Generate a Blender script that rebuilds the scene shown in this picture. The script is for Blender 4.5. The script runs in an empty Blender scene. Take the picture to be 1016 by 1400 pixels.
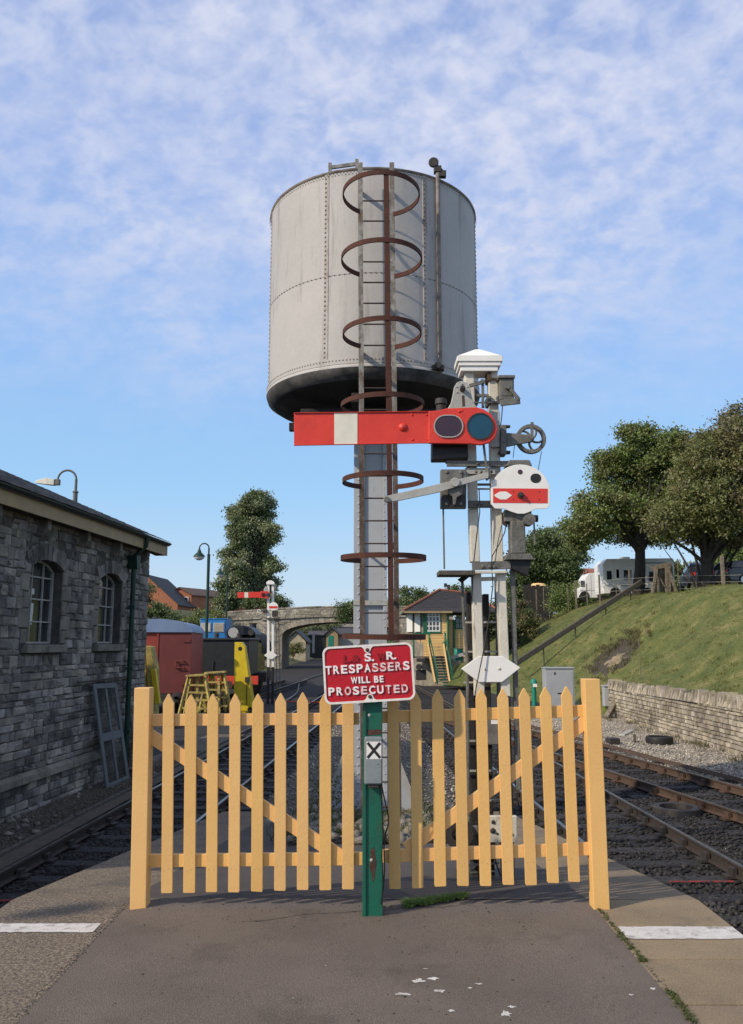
import bpy, math, random
import numpy as np
from mathutils import Vector, Matrix, Quaternion
random.seed(7); RNG = np.random.default_rng(11)
R = math.radians
SC = bpy.context.scene
COL = SC.collection

# ------------------------------------------------------------------ camera, sky, sun, exposure
EYE, TILT, FOC = 1.65, R(8.8), 1150.0
cam = bpy.data.cameras.new('camera'); camo = bpy.data.objects.new('camera', cam); COL.objects.link(camo)
camo.location = (0, 0, EYE); camo.rotation_euler = (R(90) + TILT, 0, 0)
cam.sensor_fit = 'VERTICAL'; cam.sensor_height = 24.0; cam.lens = 24.0 * FOC / 1400.0
cam.clip_start = 0.05; cam.clip_end = 6000
SC.camera = camo
SUN_EL, SUN_AZ = R(34), R(58)            # azimuth measured from straight behind the camera towards the left
sun_dir = Vector((-math.sin(SUN_AZ) * math.cos(SUN_EL), -math.cos(SUN_AZ) * math.cos(SUN_EL), math.sin(SUN_EL)))
sl = bpy.data.lights.new('sun', 'SUN'); sl.energy = 3.45; sl.angle = R(1.2); sl.color = (1.0, 0.88, 0.72)
so = bpy.data.objects.new('sun', sl); COL.objects.link(so); so.rotation_euler = sun_dir.to_track_quat('Z', 'Y').to_euler()
world = bpy.data.worlds.new('World'); SC.world = world; world.use_nodes = True
SC.view_settings.view_transform = 'Standard'; SC.view_settings.look = 'None'; SC.view_settings.gamma = 1
SC.view_settings.exposure = 0.24; SC.view_settings.use_curve_mapping = False
SC.cycles.max_bounces = 6; SC.cycles.transparent_max_bounces = 6

def build_world():
    nt = world.node_tree; nt.nodes.clear(); N = nt.nodes.new; L = nt.links.new
    out = N('ShaderNodeOutputWorld'); bg = N('ShaderNodeBackground'); bg.inputs[1].default_value = 0.15
    sky = N('ShaderNodeTexSky'); sky.sky_type = 'NISHITA'; sky.sun_disc = False
    sky.sun_elevation = SUN_EL; sky.sun_rotation = math.atan2(sun_dir.x, sun_dir.y)
    sky.air_density = 1.0; sky.dust_density = 0.6; sky.ozone_density = 1.6
    tc = N('ShaderNodeTexCoord'); sep = N('ShaderNodeSeparateXYZ'); L(tc.outputs['Generated'], sep.inputs[0])
    zc = N('ShaderNodeMath'); zc.operation = 'MAXIMUM'; zc.inputs[1].default_value = 0.02; L(sep.outputs[2], zc.inputs[0])
    za = N('ShaderNodeMath'); za.operation = 'ADD'; za.inputs[1].default_value = 0.5; L(zc.outputs[0], za.inputs[0])
    dx = N('ShaderNodeMath'); dx.operation = 'DIVIDE'; L(sep.outputs[0], dx.inputs[0]); L(za.outputs[0], dx.inputs[1])
    dy = N('ShaderNodeMath'); dy.operation = 'DIVIDE'; L(sep.outputs[1], dy.inputs[0]); L(za.outputs[0], dy.inputs[1])
    cmb = N('ShaderNodeCombineXYZ'); L(dx.outputs[0], cmb.inputs[0]); L(dy.outputs[0], cmb.inputs[1])
    def noise(scale, detail, rough, dist, rot=0, sx=1, sy=1):
        mp = N('ShaderNodeMapping'); mp.inputs['Rotation'].default_value = (0, 0, R(rot)); mp.inputs['Scale'].default_value = (sx, sy, 1)
        L(cmb.outputs[0], mp.inputs[0])
        n = N('ShaderNodeTexNoise'); n.inputs['Scale'].default_value = scale; n.inputs['Detail'].default_value = detail
        n.inputs['Roughness'].default_value = rough; n.inputs['Distortion'].default_value = dist
        L(mp.outputs[0], n.inputs['Vector']); return n.outputs[0]
    def ramp(sock, a, b, va=0, vb=1):
        m = N('ShaderNodeMapRange'); m.interpolation_type = 'SMOOTHSTEP'; L(sock, m.inputs[0])
        m.inputs[1].default_value = a; m.inputs[2].default_value = b; m.inputs[3].default_value = va; m.inputs[4].default_value = vb
        return m.outputs[0]
    def mul(a, b):
        m = N('ShaderNodeMath'); m.operation = 'MULTIPLY'; L(a, m.inputs[0])
        if isinstance(b, (int, float)): m.inputs[1].default_value = b
        else: L(b, m.inputs[1])
        return m.outputs[0]
    def add(a, b):
        m = N('ShaderNodeMath'); m.operation = 'ADD'; m.use_clamp = True; L(a, m.inputs[0]); L(b, m.inputs[1]); return m.outputs[0]
    small = ramp(noise(22, 3, 0.58, 0.25, 35, 1.0, 1.25), 0.30, 0.70)        # the mackerel puffs
    fine = ramp(noise(46, 3, 0.6, 0.3, 60), 0.3, 0.7)
    big = ramp(noise(2.1, 4, 0.55, 0.6, 10), 0.34, 0.62)                       # where the sheet is
    veil = ramp(noise(4.5, 5, 0.6, 0.6, -30, 1.0, 1.6), 0.35, 0.75)
    high = ramp(sep.outputs[2], 0.17, 0.46)
    low = ramp(sep.outputs[2], -0.02, 0.12, 0.1, 0.0)
    puffs = mul(mul(add(mul(small, 0.62), mul(fine, 0.20)), add(mul(big, 0.75), mul(high, 0.5))), high)
    fac = add(add(mul(puffs, 0.72), mul(mul(veil, high), 0.34)), mul(high, 0.24))
    fac = add(fac, low)
    cr = N('ShaderNodeValToRGB'); L(sep.outputs[2], cr.inputs[0]); e = cr.color_ramp.elements; k_ = 1/0.15
    stops = ((0.0, (.48,.59,.71)), (0.07, (.42,.57,.74)), (0.17, (.30,.53,.80)), (0.34, (.21,.43,.81)), (0.50, (.165,.33,.72)), (0.66, (.14,.27,.62)), (1.0, (.10,.20,.48)))
    while len(e) < len(stops): e.new(0.5)
    for q, (p_, c_) in zip(e, stops): q.position = p_; q.color = (*[v*k_ for v in c_], 1)
    hs = N('ShaderNodeMix'); hs.data_type = 'RGBA'; hs.inputs[0].default_value = 0.82; L(sky.outputs[0], hs.inputs[6]); L(cr.outputs[0], hs.inputs[7])
    # the sky below the horizon keeps the horizon's colour
    mx = N('ShaderNodeMix'); mx.data_type = 'RGBA'; L(fac, mx.inputs[0]); L(hs.outputs[2], mx.inputs[6])
    mx.inputs[7].default_value = (3.8, 4.05, 5.0, 1)
    L(mx.outputs[2], bg.inputs[0]); L(bg.outputs[0], out.inputs[0])
build_world()

# ------------------------------------------------------------------ pixel -> place (used once, to read sizes and places off the photo)
CT, ST = math.cos(TILT), math.sin(TILT)
def ray(px, py):
    u, v = (px - 508) / FOC, (700 - py) / FOC
    return Vector((u, CT - v * ST, ST + v * CT))
def at(px, py, Y):
    d = ray(px, py); return Vector((0, 0, EYE)) + d * (Y / d.y)
def gz(px, py, z):
    d = ray(px, py); return Vector((0, 0, EYE)) + d * ((z - EYE) / d.z)
def proj(p):
    x, y, z = p[0], p[1], p[2] - EYE
    dep = y * CT + z * ST
    return 508 + FOC * x / dep, 700 - FOC * (-y * ST + z * CT) / dep

# ------------------------------------------------------------------ materials
MATS = {}
def mat(name, col, rough=0.7, col2=None, nscale=6.0, detail=6, lo=0.35, hi=0.65, bump=0.0, bscale=None, metal=0.0,
        island=0.0, stain=None, stain_at=(0.55, 0.7), stain_scale=(3, 3, 3), spec=0.4, fine=0.0, fscale=150, transl=0.0, coat=0.0):
    if name in MATS: return MATS[name]
    m = bpy.data.materials.new(name); m.use_nodes = True; nt = m.node_tree; N = nt.nodes.new; L = nt.links.new
    b = nt.nodes['Principled BSDF']; b.inputs['Roughness'].default_value = rough; b.inputs['Metallic'].default_value = metal
    b.inputs['Specular IOR Level'].default_value = spec
    if coat: b.inputs['Coat Weight'].default_value = coat
    tc = N('ShaderNodeTexCoord'); co = tc.outputs['Object']
    def noise(s, d=6, vec=None, r=0.6):
        n = N('ShaderNodeTexNoise'); n.inputs['Scale'].default_value = s; n.inputs['Detail'].default_value = d; n.inputs['Roughness'].default_value = r
        L(vec or co, n.inputs['Vector']); return n.outputs[0]
    def rng(s, a, c, x=0, y=1):
        q = N('ShaderNodeMapRange'); L(s, q.inputs[0]); q.inputs[1].default_value = a; q.inputs[2].default_value = c; q.inputs[3].default_value = x; q.inputs[4].default_value = y; return q.outputs[0]
    def mix(f, a, c, mode='MIX'):
        q = N('ShaderNodeMix'); q.data_type = 'RGBA'; q.blend_type = mode
        if isinstance(f, (int, float)): q.inputs[0].default_value = f
        else: L(f, q.inputs[0])
        for s, k in ((a, 6), (c, 7)):
            if isinstance(s, tuple): q.inputs[k].default_value = (s[0], s[1], s[2], 1)
            else: L(s, q.inputs[k])
        return q.outputs[2]
    c = (col[0], col[1], col[2])
    cur = c
    if col2: cur = mix(rng(noise(nscale, detail), lo, hi), c, col2)
    if island:
        g = N('ShaderNodeNewGeometry'); oi = N('ShaderNodeObjectInfo')
        a = N('ShaderNodeMath'); a.operation = 'ADD'; L(g.outputs['Random Per Island'], a.inputs[0]); L(oi.outputs['Random'], a.inputs[1])
        f = N('ShaderNodeMath'); f.operation = 'FRACT'; L(a.outputs[0], f.inputs[0])
        hsv = N('ShaderNodeHueSaturation')
        if isinstance(cur, tuple): hsv.inputs['Color'].default_value = (*cur, 1)
        else: L(cur, hsv.inputs['Color'])
        L(rng(f.outputs[0], 0, 1, 1 - island, 1 + island), hsv.inputs['Value'])
        f2 = N('ShaderNodeMath'); f2.operation = 'MULTIPLY'; L(f.outputs[0], f2.inputs[0]); f2.inputs[1].default_value = 7.31
        f3 = N('ShaderNodeMath'); f3.operation = 'FRACT'; L(f2.outputs[0], f3.inputs[0])
        L(rng(f3.outputs[0], 0, 1, 1 - island*.6, 1 + island*.45), hsv.inputs['Saturation'])
        L(rng(f3.outputs[0], 0, 1, 0.5 - island * 0.03, 0.5 + island * 0.03), hsv.inputs['Hue'])
        cur = hsv.outputs[0]
    if stain:
        mp = N('ShaderNodeMapping'); mp.inputs['Scale'].default_value = stain_scale; L(co, mp.inputs[0])
        cur = mix(rng(noise(1.0, 8, mp.outputs[0], 0.65), stain_at[0], stain_at[1], 0, 0.85), cur, stain)
    if fine:
        cur = mix(1.0, cur, mix(rng(noise(fscale, 3), 0.3, 0.7), (1 - fine,) * 3, (1 + fine,) * 3), 'MULTIPLY')
    if isinstance(cur, tuple): b.inputs['Base Color'].default_value = (*cur, 1)
    else: L(cur, b.inputs['Base Color'])
    if bump:
        bp = N('ShaderNodeBump'); bp.inputs['Strength'].default_value = min(1, bump); bp.inputs['Distance'].default_value = 0.02
        L(noise(bscale or nscale * 4, 8), bp.inputs['Height']); L(bp.outputs[0], b.inputs['Normal'])
    if transl:
        tr = N('ShaderNodeBsdfTranslucent'); ms = N('ShaderNodeMixShader'); ms.inputs[0].default_value = transl
        if isinstance(cur, tuple): tr.inputs[0].default_value = (*cur, 1)
        else: L(cur, tr.inputs[0])
        o = nt.nodes['Material Output']; L(b.outputs[0], ms.inputs[1]); L(tr.outputs[0], ms.inputs[2]); L(ms.outputs[0], o.inputs[0])
    MATS[name] = m; return m

# ------------------------------------------------------------------ mesh building
class MB:
    def __init__(s): s.v = []; s.f = []
    def add(s, vs, fs):
        o = len(s.v); s.v += [tuple(p) for p in vs]; s.f += [tuple(i + o for i in f) for f in fs]; return s
    def box(s, lo, hi, rot=None, c=None):
        x0, y0, z0 = lo; x1, y1, z1 = hi
        vs = [Vector(p) for p in ((x0,y0,z0),(x1,y0,z0),(x1,y1,z0),(x0,y1,z0),(x0,y0,z1),(x1,y0,z1),(x1,y1,z1),(x0,y1,z1))]
        if rot is not None:
            c = Vector(c) if c is not None else sum(vs, Vector()) / 8
            vs = [c + rot @ (p - c) for p in vs]
        return s.add(vs, [(0,3,2,1),(4,5,6,7),(0,1,5,4),(1,2,6,5),(2,3,7,6),(3,0,4,7)])
    def bar(s, a, b, w, h, up=(0,0,1), w2=None, h2=None):
        a, b = Vector(a), Vector(b); d = (b - a).normalized(); up = Vector(up)
        if abs(d.dot(up)) > 0.98: up = Vector((0, 1, 0))
        x = d.cross(up).normalized(); y = x.cross(d)
        w2 = w2 or w; h2 = h2 or h; vs = []
        for p, ww, hh in ((a, w, h), (b, w2, h2)):
            vs += [p - x*ww/2 - y*hh/2, p + x*ww/2 - y*hh/2, p + x*ww/2 + y*hh/2, p - x*ww/2 + y*hh/2]
        return s.add(vs, [(3,2,1,0),(4,5,6,7),(0,1,5,4),(1,2,6,5),(2,3,7,6),(3,0,4,7)])
    def tube(s, pts, r, n=8, r2=None, cap=True):
        pts = [Vector(p) for p in pts]; m = len(pts); vs = []; fs = []
        prev = None
        for i, p in enumerate(pts):
            d = (pts[min(i+1, m-1)] - pts[max(i-1, 0)]).normalized()
            if prev is None:
                u = Vector((0, 0, 1)) if abs(d.z) < 0.9 else Vector((0, 1, 0)); x = d.cross(u).normalized()
            else: x = (prev - d * prev.dot(d)).normalized()
            prev = x; y = d.cross(x)
            rr = r[i] if isinstance(r, (list, tuple)) else (r + (r2 - r) * i / (m - 1) if r2 is not None else r)
            vs += [p + (x * math.cos(2*math.pi*k/n) + y * math.sin(2*math.pi*k/n)) * rr for k in range(n)]
        for i in range(m - 1):
            for k in range(n): fs.append((i*n+k, i*n+(k+1)%n, (i+1)*n+(k+1)%n, (i+1)*n+k))
        if cap: fs.append(tuple(range(n-1, -1, -1))); fs.append(tuple((m-1)*n + k for k in range(n)))
        return s.add(vs, fs)
    def prism(s, poly, vec):           # poly: 3-D outline, swept by vec
        poly = [Vector(p) for p in poly]; vec = Vector(vec); n = len(poly)
        return s.add(poly + [p + vec for p in poly], [tuple(range(n-1, -1, -1)), tuple(range(n, 2*n))] + [(i, (i+1)%n, n+(i+1)%n, n+i) for i in range(n)])
    def lathe(s, prof, c, n=32, axis='Z', a0=0, a1=360, close=False):
        c = Vector(c); vs = []; fs = []; full = a1 - a0 >= 360; cols = n if full else n + 1
        for r, z in prof:
            for k in range(cols):
                a = R(a0 + (a1 - a0) * k / n); p = (r*math.cos(a), r*math.sin(a), z)
                if axis == 'Y': p = (p[0], p[2], p[1])
                if axis == 'X': p = (p[2], p[0], p[1])
                vs.append(c + Vector(p))
        m = len(prof)
        for i in range(m - 1 if not close else m):
            j = (i + 1) % m
            for k in range(n):
                k2 = (k + 1) % cols
                fs.append((i*cols+k, i*cols+k2, j*cols+k2, j*cols+k))
        return s.add(vs, fs)
    def disc(s, c, r, d, n=20, axis='Y'):       # a solid round, d thick, starting at c
        return s.lathe([(0.0001, 0), (r, 0), (r, d), (0.0001, d)], c, n, axis)
    def ring(s, c, r0, r1, d, n=28, axis='Y'):
        return s.lathe([(r0, 0), (r1, 0), (r1, d), (r0, d)], c, n, axis, close=True)
    def dome(s, c, r, nrm=(0,-1,0), n=6, h=0.6):
        c = Vector(c); nrm = Vector(nrm).normalized(); u = nrm.orthogonal().normalized(); w = nrm.cross(u)
        vs = [c + (u*math.cos(2*math.pi*k/n) + w*math.sin(2*math.pi*k/n))*r for k in range(n)]
        vs += [c + (u*math.cos(2*math.pi*k/n) + w*math.sin(2*math.pi*k/n))*r*0.6 + nrm*r*h*0.8 for k in range(n)] + [c + nrm*r*h]
        fs = [(k, (k+1)%n, n+(k+1)%n, n+k) for k in range(n)] + [(n+k, n+(k+1)%n, 2*n) for k in range(n)]
        return s.add(vs, fs)
    def build(s, name, m, parent=None, bevel=0.0, smooth=False, seg=2, **tags):
        me = bpy.data.meshes.new(name); o = bpy.data.objects.new(name, me); COL.objects.link(o)
        org = Vector((0, 0, 0))
        if parent is not None:
            o.parent = parent; q = parent
            while q is not None: org = org + Vector(q.location); q = q.parent
            vs = [(p[0]-org[0], p[1]-org[1], p[2]-org[2]) for p in s.v]
        else:
            a = np.array(s.v); org = Vector(((a[:,0].min()+a[:,0].max())/2, (a[:,1].min()+a[:,1].max())/2, a[:,2].min()))
            vs = [tuple(p) for p in (a - np.array(org))]; o.location = org
        me.from_pydata(vs, [], s.f); me.materials.append(m if isinstance(m, bpy.types.Material) else MATS[m]); me.validate(); me.update()
        if smooth: me.polygons.foreach_set('use_smooth', [True]*len(me.polygons)); 
        if bevel:
            bm = o.modifiers.new('bevel', 'BEVEL'); bm.width = bevel; bm.segments = seg; bm.limit_method = 'ANGLE'; bm.angle_limit = R(35)
        if smooth:
            try: me.set_sharp_from_angle(angle=R(40))
            except Exception: pass
        for k, v in tags.items(): o[k] = v
        return o
def thing(name, loc, label, cat, group=None):
    o = bpy.data.objects.new(name, None); COL.objects.link(o); o.location = loc; o.empty_display_size = 0.2
    o['label'] = label; o['category'] = cat
    if group: o['group'] = group
    return o
def tag(o, label=None, cat=None, group=None, kind=None):
    for k, v in (('label', label), ('category', cat), ('group', group), ('kind', kind)):
        if v: o[k] = v
    return o
def structure(name, loc=(0,0,0)):
    o = bpy.data.objects.new(name, None); COL.objects.link(o); o.location = loc; o['kind'] = 'structure'; return o
def copy_tree(o, parent=None):
    c = o.copy(); COL.objects.link(c); c.parent = parent
    for ch in list(o.children): copy_tree(ch, c)
    return c
def pieces(parent, name, m, items, cap=300, minpx=0, **kw):
    """items: (verts, faces); the ones that show largest become parts, the rest one stuff mesh"""
    def size(it):
        q = [proj(p) for p in it[0]]; xs = [a for a, b in q]; ys = [b for a, b in q]
        if max(xs) < 0 or min(xs) > 1016 or max(ys) < 0 or min(ys) > 1400: return 0.001
        return max((max(xs)-min(xs)), 0.1) * max((max(ys)-min(ys)), 0.1)
    items = sorted(items, key=size, reverse=True)
    k = sum(1 for it in items[:cap] if size(it) >= max(minpx, 0.01))
    for vs, fs in items[:k]: MB().add(vs, fs).build(name, m, parent, **kw)
    if items[k:]:
        b = MB()
        for vs, fs in items[k:]: b.add(vs, fs)
        b.build(name + '_rest' if k else name, m, parent, kind='stuff')
def quick_mesh(name, verts, faces4, m, parent=None, **tags):
    """numpy quads or tris -> one mesh fast"""
    me = bpy.data.meshes.new(name); nv = len(verts); nf, k = faces4.shape
    me.vertices.add(nv); me.vertices.foreach_set('co', verts.astype(np.float32).ravel())
    me.loops.add(nf*k); me.loops.foreach_set('vertex_index', faces4.astype(np.int32).ravel())
    me.polygons.add(nf); me.polygons.foreach_set('loop_start', np.arange(0, nf*k, k, dtype=np.int32))
    me.update(calc_edges=True); me.materials.append(m if isinstance(m, bpy.types.Material) else MATS[m])
    o = bpy.data.objects.new(name, me); COL.objects.link(o)
    if parent is not None: o.parent = parent
    for kk, v in tags.items(): o[kk] = v
    return o

# colours
mat('asphalt', (0.168, 0.136, 0.110), 0.9, (0.120, 0.097, 0.080), 1.3, 8, 0.3, 0.7, bump=0.6, bscale=150, fine=0.38, fscale=170, stain=(0.085, 0.068, 0.055), stain_at=(0.54, 0.72), stain_scale=(1.7, 1.7, 1))
mat('ramp_asphalt', (0.095, 0.080, 0.070), 0.9, (0.07, 0.06, 0.054), 1.6, 8, 0.3, 0.7, bump=0.5, bscale=150, fine=0.3, fscale=130, stain=(0.05, 0.045, 0.043), stain_at=(0.58, 0.7), stain_scale=(1.2, 1.2, 1))
mat('concrete', (0.265, 0.20, 0.125), 0.9, (0.18, 0.137, 0.09), 1.7, 8, 0.3, 0.7, bump=0.5, bscale=130, island=0.13, fine=0.2, fscale=90, stain=(0.10, 0.088, 0.072), stain_at=(0.56, 0.78), stain_scale=(2, 2, 2))
mat('aggregate', (0.245, 0.195, 0.137), 0.95, (0.13, 0.104, 0.078), 45, 4, 0.4, 0.6, bump=0.9, bscale=70, island=0.1, fine=0.35, fscale=60, stain=(0.09, 0.08, 0.068), stain_at=(0.5, 0.75), stain_scale=(2, 2, 2))
mat('platform_side', (0.16, 0.135, 0.11), 0.9, (0.08, 0.07, 0.06), 3, 8, bump=0.6, bscale=30)
mat('line_paint', (0.62, 0.60, 0.56), 0.8, (0.45, 0.42, 0.38), 14, 8, 0.35, 0.75, bump=0.3, bscale=120, fine=0.12, stain=(0.22, 0.19, 0.165), stain_at=(0.54, 0.66), stain_scale=(11, 11, 11))
mat('ballast_bed', (0.018, 0.0165, 0.0155), 0.95, (0.045, 0.040, 0.036), 22, 8, 0.45, 0.78, bump=1.0, bscale=26, fine=0.4, fscale=40, stain=(0.015, 0.014, 0.014), stain_at=(0.5, 0.7), stain_scale=(0.5, 0.25, 1))
mat('ballast_stone', (0.020, 0.0185, 0.018), 0.9, (0.036, 0.033, 0.030), 0.9, 4, 0.4, 0.6, island=0.75, bump=0.2)
mat('pale_gravel', (0.36, 0.31, 0.235), 0.95, (0.19, 0.165, 0.13), 18, 8, 0.35, 0.7, bump=1.0, bscale=30, fine=0.3, fscale=50)
mat('pale_stone', (0.40, 0.355, 0.285), 0.9, (0.24, 0.21, 0.17), 0.9, 4, 0.4, 0.6, island=0.6)
mat('path_gravel', (0.13, 0.108, 0.085), 0.95, (0.07, 0.06, 0.048), 9, 8, 0.35, 0.7, bump=1.0, bscale=40, fine=0.4, fscale=60, stain=(0.055, 0.06, 0.03), stain_at=(0.5, 0.7), stain_scale=(0.8, 0.8, 1))
mat('fence_yellow', (0.75, 0.448, 0.155), 0.55, (0.69, 0.40, 0.135), 2.2, 6, 0.3, 0.7, bump=0.12, bscale=60, island=0.05, fine=0.03, fscale=60, stain=(0.42, 0.27, 0.12), stain_at=(0.70, 0.80), stain_scale=(16, 16, 9))
mat('green_paint', (0.012, 0.125, 0.075), 0.4, (0.01, 0.095, 0.06), 5, 6, bump=0.15, bscale=40, stain=(0.05, 0.06, 0.04), stain_at=(0.54, 0.68), stain_scale=(22, 22, 5))
mat('rust_patch', (0.10, 0.045, 0.032), 0.85, (0.05, 0.025, 0.02), 30, 6, bump=0.5)
mat('sign_red', (0.50, 0.012, 0.022), 0.38, (0.42, 0.010, 0.018), 6, 6, bump=0.12, bscale=50, stain=(0.30, 0.02, 0.02), stain_at=(0.66, 0.74), stain_scale=(25, 25, 25))
mat('sign_white', (0.80, 0.76, 0.70), 0.5, (0.66, 0.60, 0.52), 30, 6, 0.4, 0.75)
mat('flaked_white', (0.82, 0.78, 0.75), 0.55, (0.66, 0.40, 0.40), 75, 5, 0.58, 0.70)
mat('worn_white', (0.78, 0.66, 0.64), 0.55, (0.60, 0.20, 0.20), 70, 5, 0.46, 0.62)
mat('faded_red', (0.33, 0.010, 0.016), 0.5)
mat('box_grey', (0.23, 0.26, 0.26), 0.45, (0.19, 0.215, 0.215), 8, 6, bump=0.1, bscale=60, stain=(0.12, 0.11, 0.09), stain_at=(0.62, 0.72), stain_scale=(22, 22, 22))
mat('white', (0.84, 0.82, 0.76), 0.45, (0.77, 0.74, 0.67), 5, 6, stain=(0.5, 0.42, 0.32), stain_at=(0.66, 0.8), stain_scale=(12, 12, 5))
mat('black', (0.012, 0.012, 0.013), 0.5, (0.025, 0.022, 0.02), 12, 6)
mat('black_timber', (0.018, 0.015, 0.014), 0.8, (0.035, 0.03, 0.026), 9, 6, bump=0.4)
mat('signal_red', (0.70, 0.05, 0.028), 0.42, (0.60, 0.04, 0.024), 5, 6, bump=0.12, bscale=30, stain=(0.38, 0.035, 0.025), stain_at=(0.62, 0.76), stain_scale=(9, 9, 9))
mat('disc_red', (0.66, 0.045, 0.028), 0.35)
mat('cream_white', (0.74, 0.71, 0.58), 0.5, (0.66, 0.62, 0.50), 9, 6)
mat('post_white', (0.66, 0.62, 0.51), 0.55, (0.55, 0.50, 0.40), 7, 8, 0.35, 0.7, bump=0.2, bscale=50, stain=(0.22, 0.17, 0.11), stain_at=(0.60, 0.74), stain_scale=(14, 14, 3))
mat('signal_grey', (0.17, 0.165, 0.145), 0.6, (0.10, 0.095, 0.082), 16, 8, 0.35, 0.7, bump=0.3, bscale=60, stain=(0.07, 0.05, 0.035), stain_at=(0.58, 0.7), stain_scale=(20, 20, 12))
mat('casting_grey', (0.42, 0.41, 0.37), 0.5, (0.34, 0.33, 0.29), 14, 8, bump=0.2, stain=(0.20, 0.09, 0.03), stain_at=(0.64, 0.76), stain_scale=(40, 40, 8))
mat('dark_iron', (0.03, 0.028, 0.026), 0.6, (0.05, 0.04, 0.034), 20, 6, bump=0.3)
mat('lens_red', (0.035, 0.008, 0.010), 0.12, (0.06, 0.012, 0.014), 6, spec=0.7)
mat('lens_blue', (0.004, 0.055, 0.085), 0.12, (0.004, 0.045, 0.07), 6, spec=0.7)
mat('tank_paint', (0.44, 0.415, 0.385), 0.62, (0.385, 0.365, 0.34), 1.1, 8, 0.3, 0.7, bump=0.15, bscale=9, island=0.04, fine=0.04, fscale=20, stain=(0.17, 0.145, 0.12), stain_at=(0.53, 0.78), stain_scale=(5.5, 5.5, 0.55))
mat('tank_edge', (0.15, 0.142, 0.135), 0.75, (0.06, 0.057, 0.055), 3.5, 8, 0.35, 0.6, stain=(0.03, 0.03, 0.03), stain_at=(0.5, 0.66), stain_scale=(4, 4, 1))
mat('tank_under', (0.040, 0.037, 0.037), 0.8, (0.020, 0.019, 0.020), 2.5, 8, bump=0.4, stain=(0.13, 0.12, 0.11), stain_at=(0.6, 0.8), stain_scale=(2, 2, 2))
mat('seam_paint', (0.40, 0.375, 0.345), 0.7, (0.30, 0.26, 0.23), 6, 8, 0.4, 0.7, stain=(0.17, 0.085, 0.05), stain_at=(0.55, 0.68), stain_scale=(7, 7, 1.6))
mat('tank_seam', (0.25, 0.22, 0.19), 0.7, (0.14, 0.10, 0.08), 9, 8, 0.4, 0.7, stain=(0.13, 0.06, 0.035), stain_at=(0.56, 0.68), stain_scale=(5, 5, 3))
mat('column_paint', (0.42, 0.43, 0.44), 0.5, (0.37, 0.38, 0.39), 2, 6, bump=0.1, bscale=12, stain=(0.20, 0.16, 0.13), stain_at=(0.64, 0.78), stain_scale=(7, 7, 4))
mat('ladder_brown', (0.095, 0.068, 0.05), 0.85, (0.19, 0.165, 0.14), 9, 8, 0.5, 0.72, bump=0.5, stain=(0.05, 0.032, 0.022), stain_at=(0.5, 0.66), stain_scale=(12, 12, 6))
mat('stair_wood', (0.34, 0.27, 0.17), 0.8)
mat('ladder_steel', (0.17, 0.15, 0.125), 0.8, (0.30, 0.29, 0.26), 7, 8, 0.45, 0.6, bump=0.4, stain=(0.10, 0.045, 0.025), stain_at=(0.52, 0.66), stain_scale=(9, 9, 4))
mat('rust_iron', (0.085, 0.027, 0.015), 0.85, (0.055, 0.021, 0.014), 8, 8, 0.35, 0.65, bump=0.4)
mat('rung_iron', (0.055, 0.04, 0.033), 0.8)
mat('stone', (0.33, 0.295, 0.25), 0.95, (0.15, 0.135, 0.12), 2.6, 10, 0.3, 0.68, bump=1.0, bscale=24, island=0.5, fine=0.25, fscale=60, stain=(0.025, 0.023, 0.023), stain_at=(0.50, 0.66), stain_scale=(1.0, 1.0, 1.1))
mat('dressed_stone', (0.27, 0.24, 0.195), 0.92, (0.15, 0.135, 0.112), 4, 10, 0.3, 0.7, bump=0.7, bscale=30, island=0.2, fine=0.15, fscale=60, stain=(0.06, 0.055, 0.05), stain_at=(0.54, 0.72), stain_scale=(2, 2, 2))
mat('mortar', (0.11, 0.098, 0.085), 0.98, (0.055, 0.05, 0.045), 5, 8, bump=0.8, bscale=50)
mat('tan_soil', (0.33, 0.26, 0.155), 0.98, (0.16, 0.12, 0.075), 3, 8, bump=1.0, bscale=12, stain=(0.07, 0.06, 0.035), stain_at=(0.5, 0.62), stain_scale=(2, 2, 2))
mat('warm_stone', (0.44, 0.385, 0.29), 0.95, (0.24, 0.205, 0.155), 1.6, 10, 0.3, 0.7, bump=1.0, bscale=14, island=0.35, fine=0.2, fscale=30, stain=(0.12, 0.10, 0.075), stain_at=(0.5, 0.72), stain_scale=(0.8, 0.8, 1.5))
mat('warm_mortar', (0.13, 0.11, 0.085), 0.98, (0.07, 0.06, 0.05), 5, 8, bump=0.8, bscale=50)
mat('slate', (0.13, 0.125, 0.13), 0.7, (0.085, 0.083, 0.088), 5, 8, bump=0.3, bscale=40, island=0.45, stain=(0.03, 0.03, 0.03), stain_at=(0.55, 0.7), stain_scale=(2, 2, 2))
mat('fascia_cream', (0.37, 0.27, 0.14), 0.6, (0.31, 0.225, 0.12), 3, 6, stain=(0.17, 0.12, 0.07), stain_at=(0.6, 0.75), stain_scale=(2, 2, 6))
mat('gutter_dark', (0.02, 0.03, 0.027), 0.5)
mat('pipe_green', (0.008, 0.042, 0.026), 0.45, (0.006, 0.03, 0.02), 6)
mat('frame_grey', (0.38, 0.37, 0.33), 0.6, (0.28, 0.27, 0.24), 12)
mat('glass_dark', (0.045, 0.05, 0.048), 0.08, (0.02, 0.023, 0.023), 3, spec=0.8)
mat('paper', (0.6, 0.6, 0.56), 0.8)
mat('door_grey', (0.125, 0.145, 0.150), 0.6, (0.10, 0.115, 0.12), 6, bump=0.15)
mat('mesh_wire', (0.10, 0.105, 0.10), 0.6, metal=0.5)
mat('rail_top', (0.30, 0.29, 0.28), 0.3, (0.20, 0.18, 0.165), 9, metal=0.85)
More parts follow.
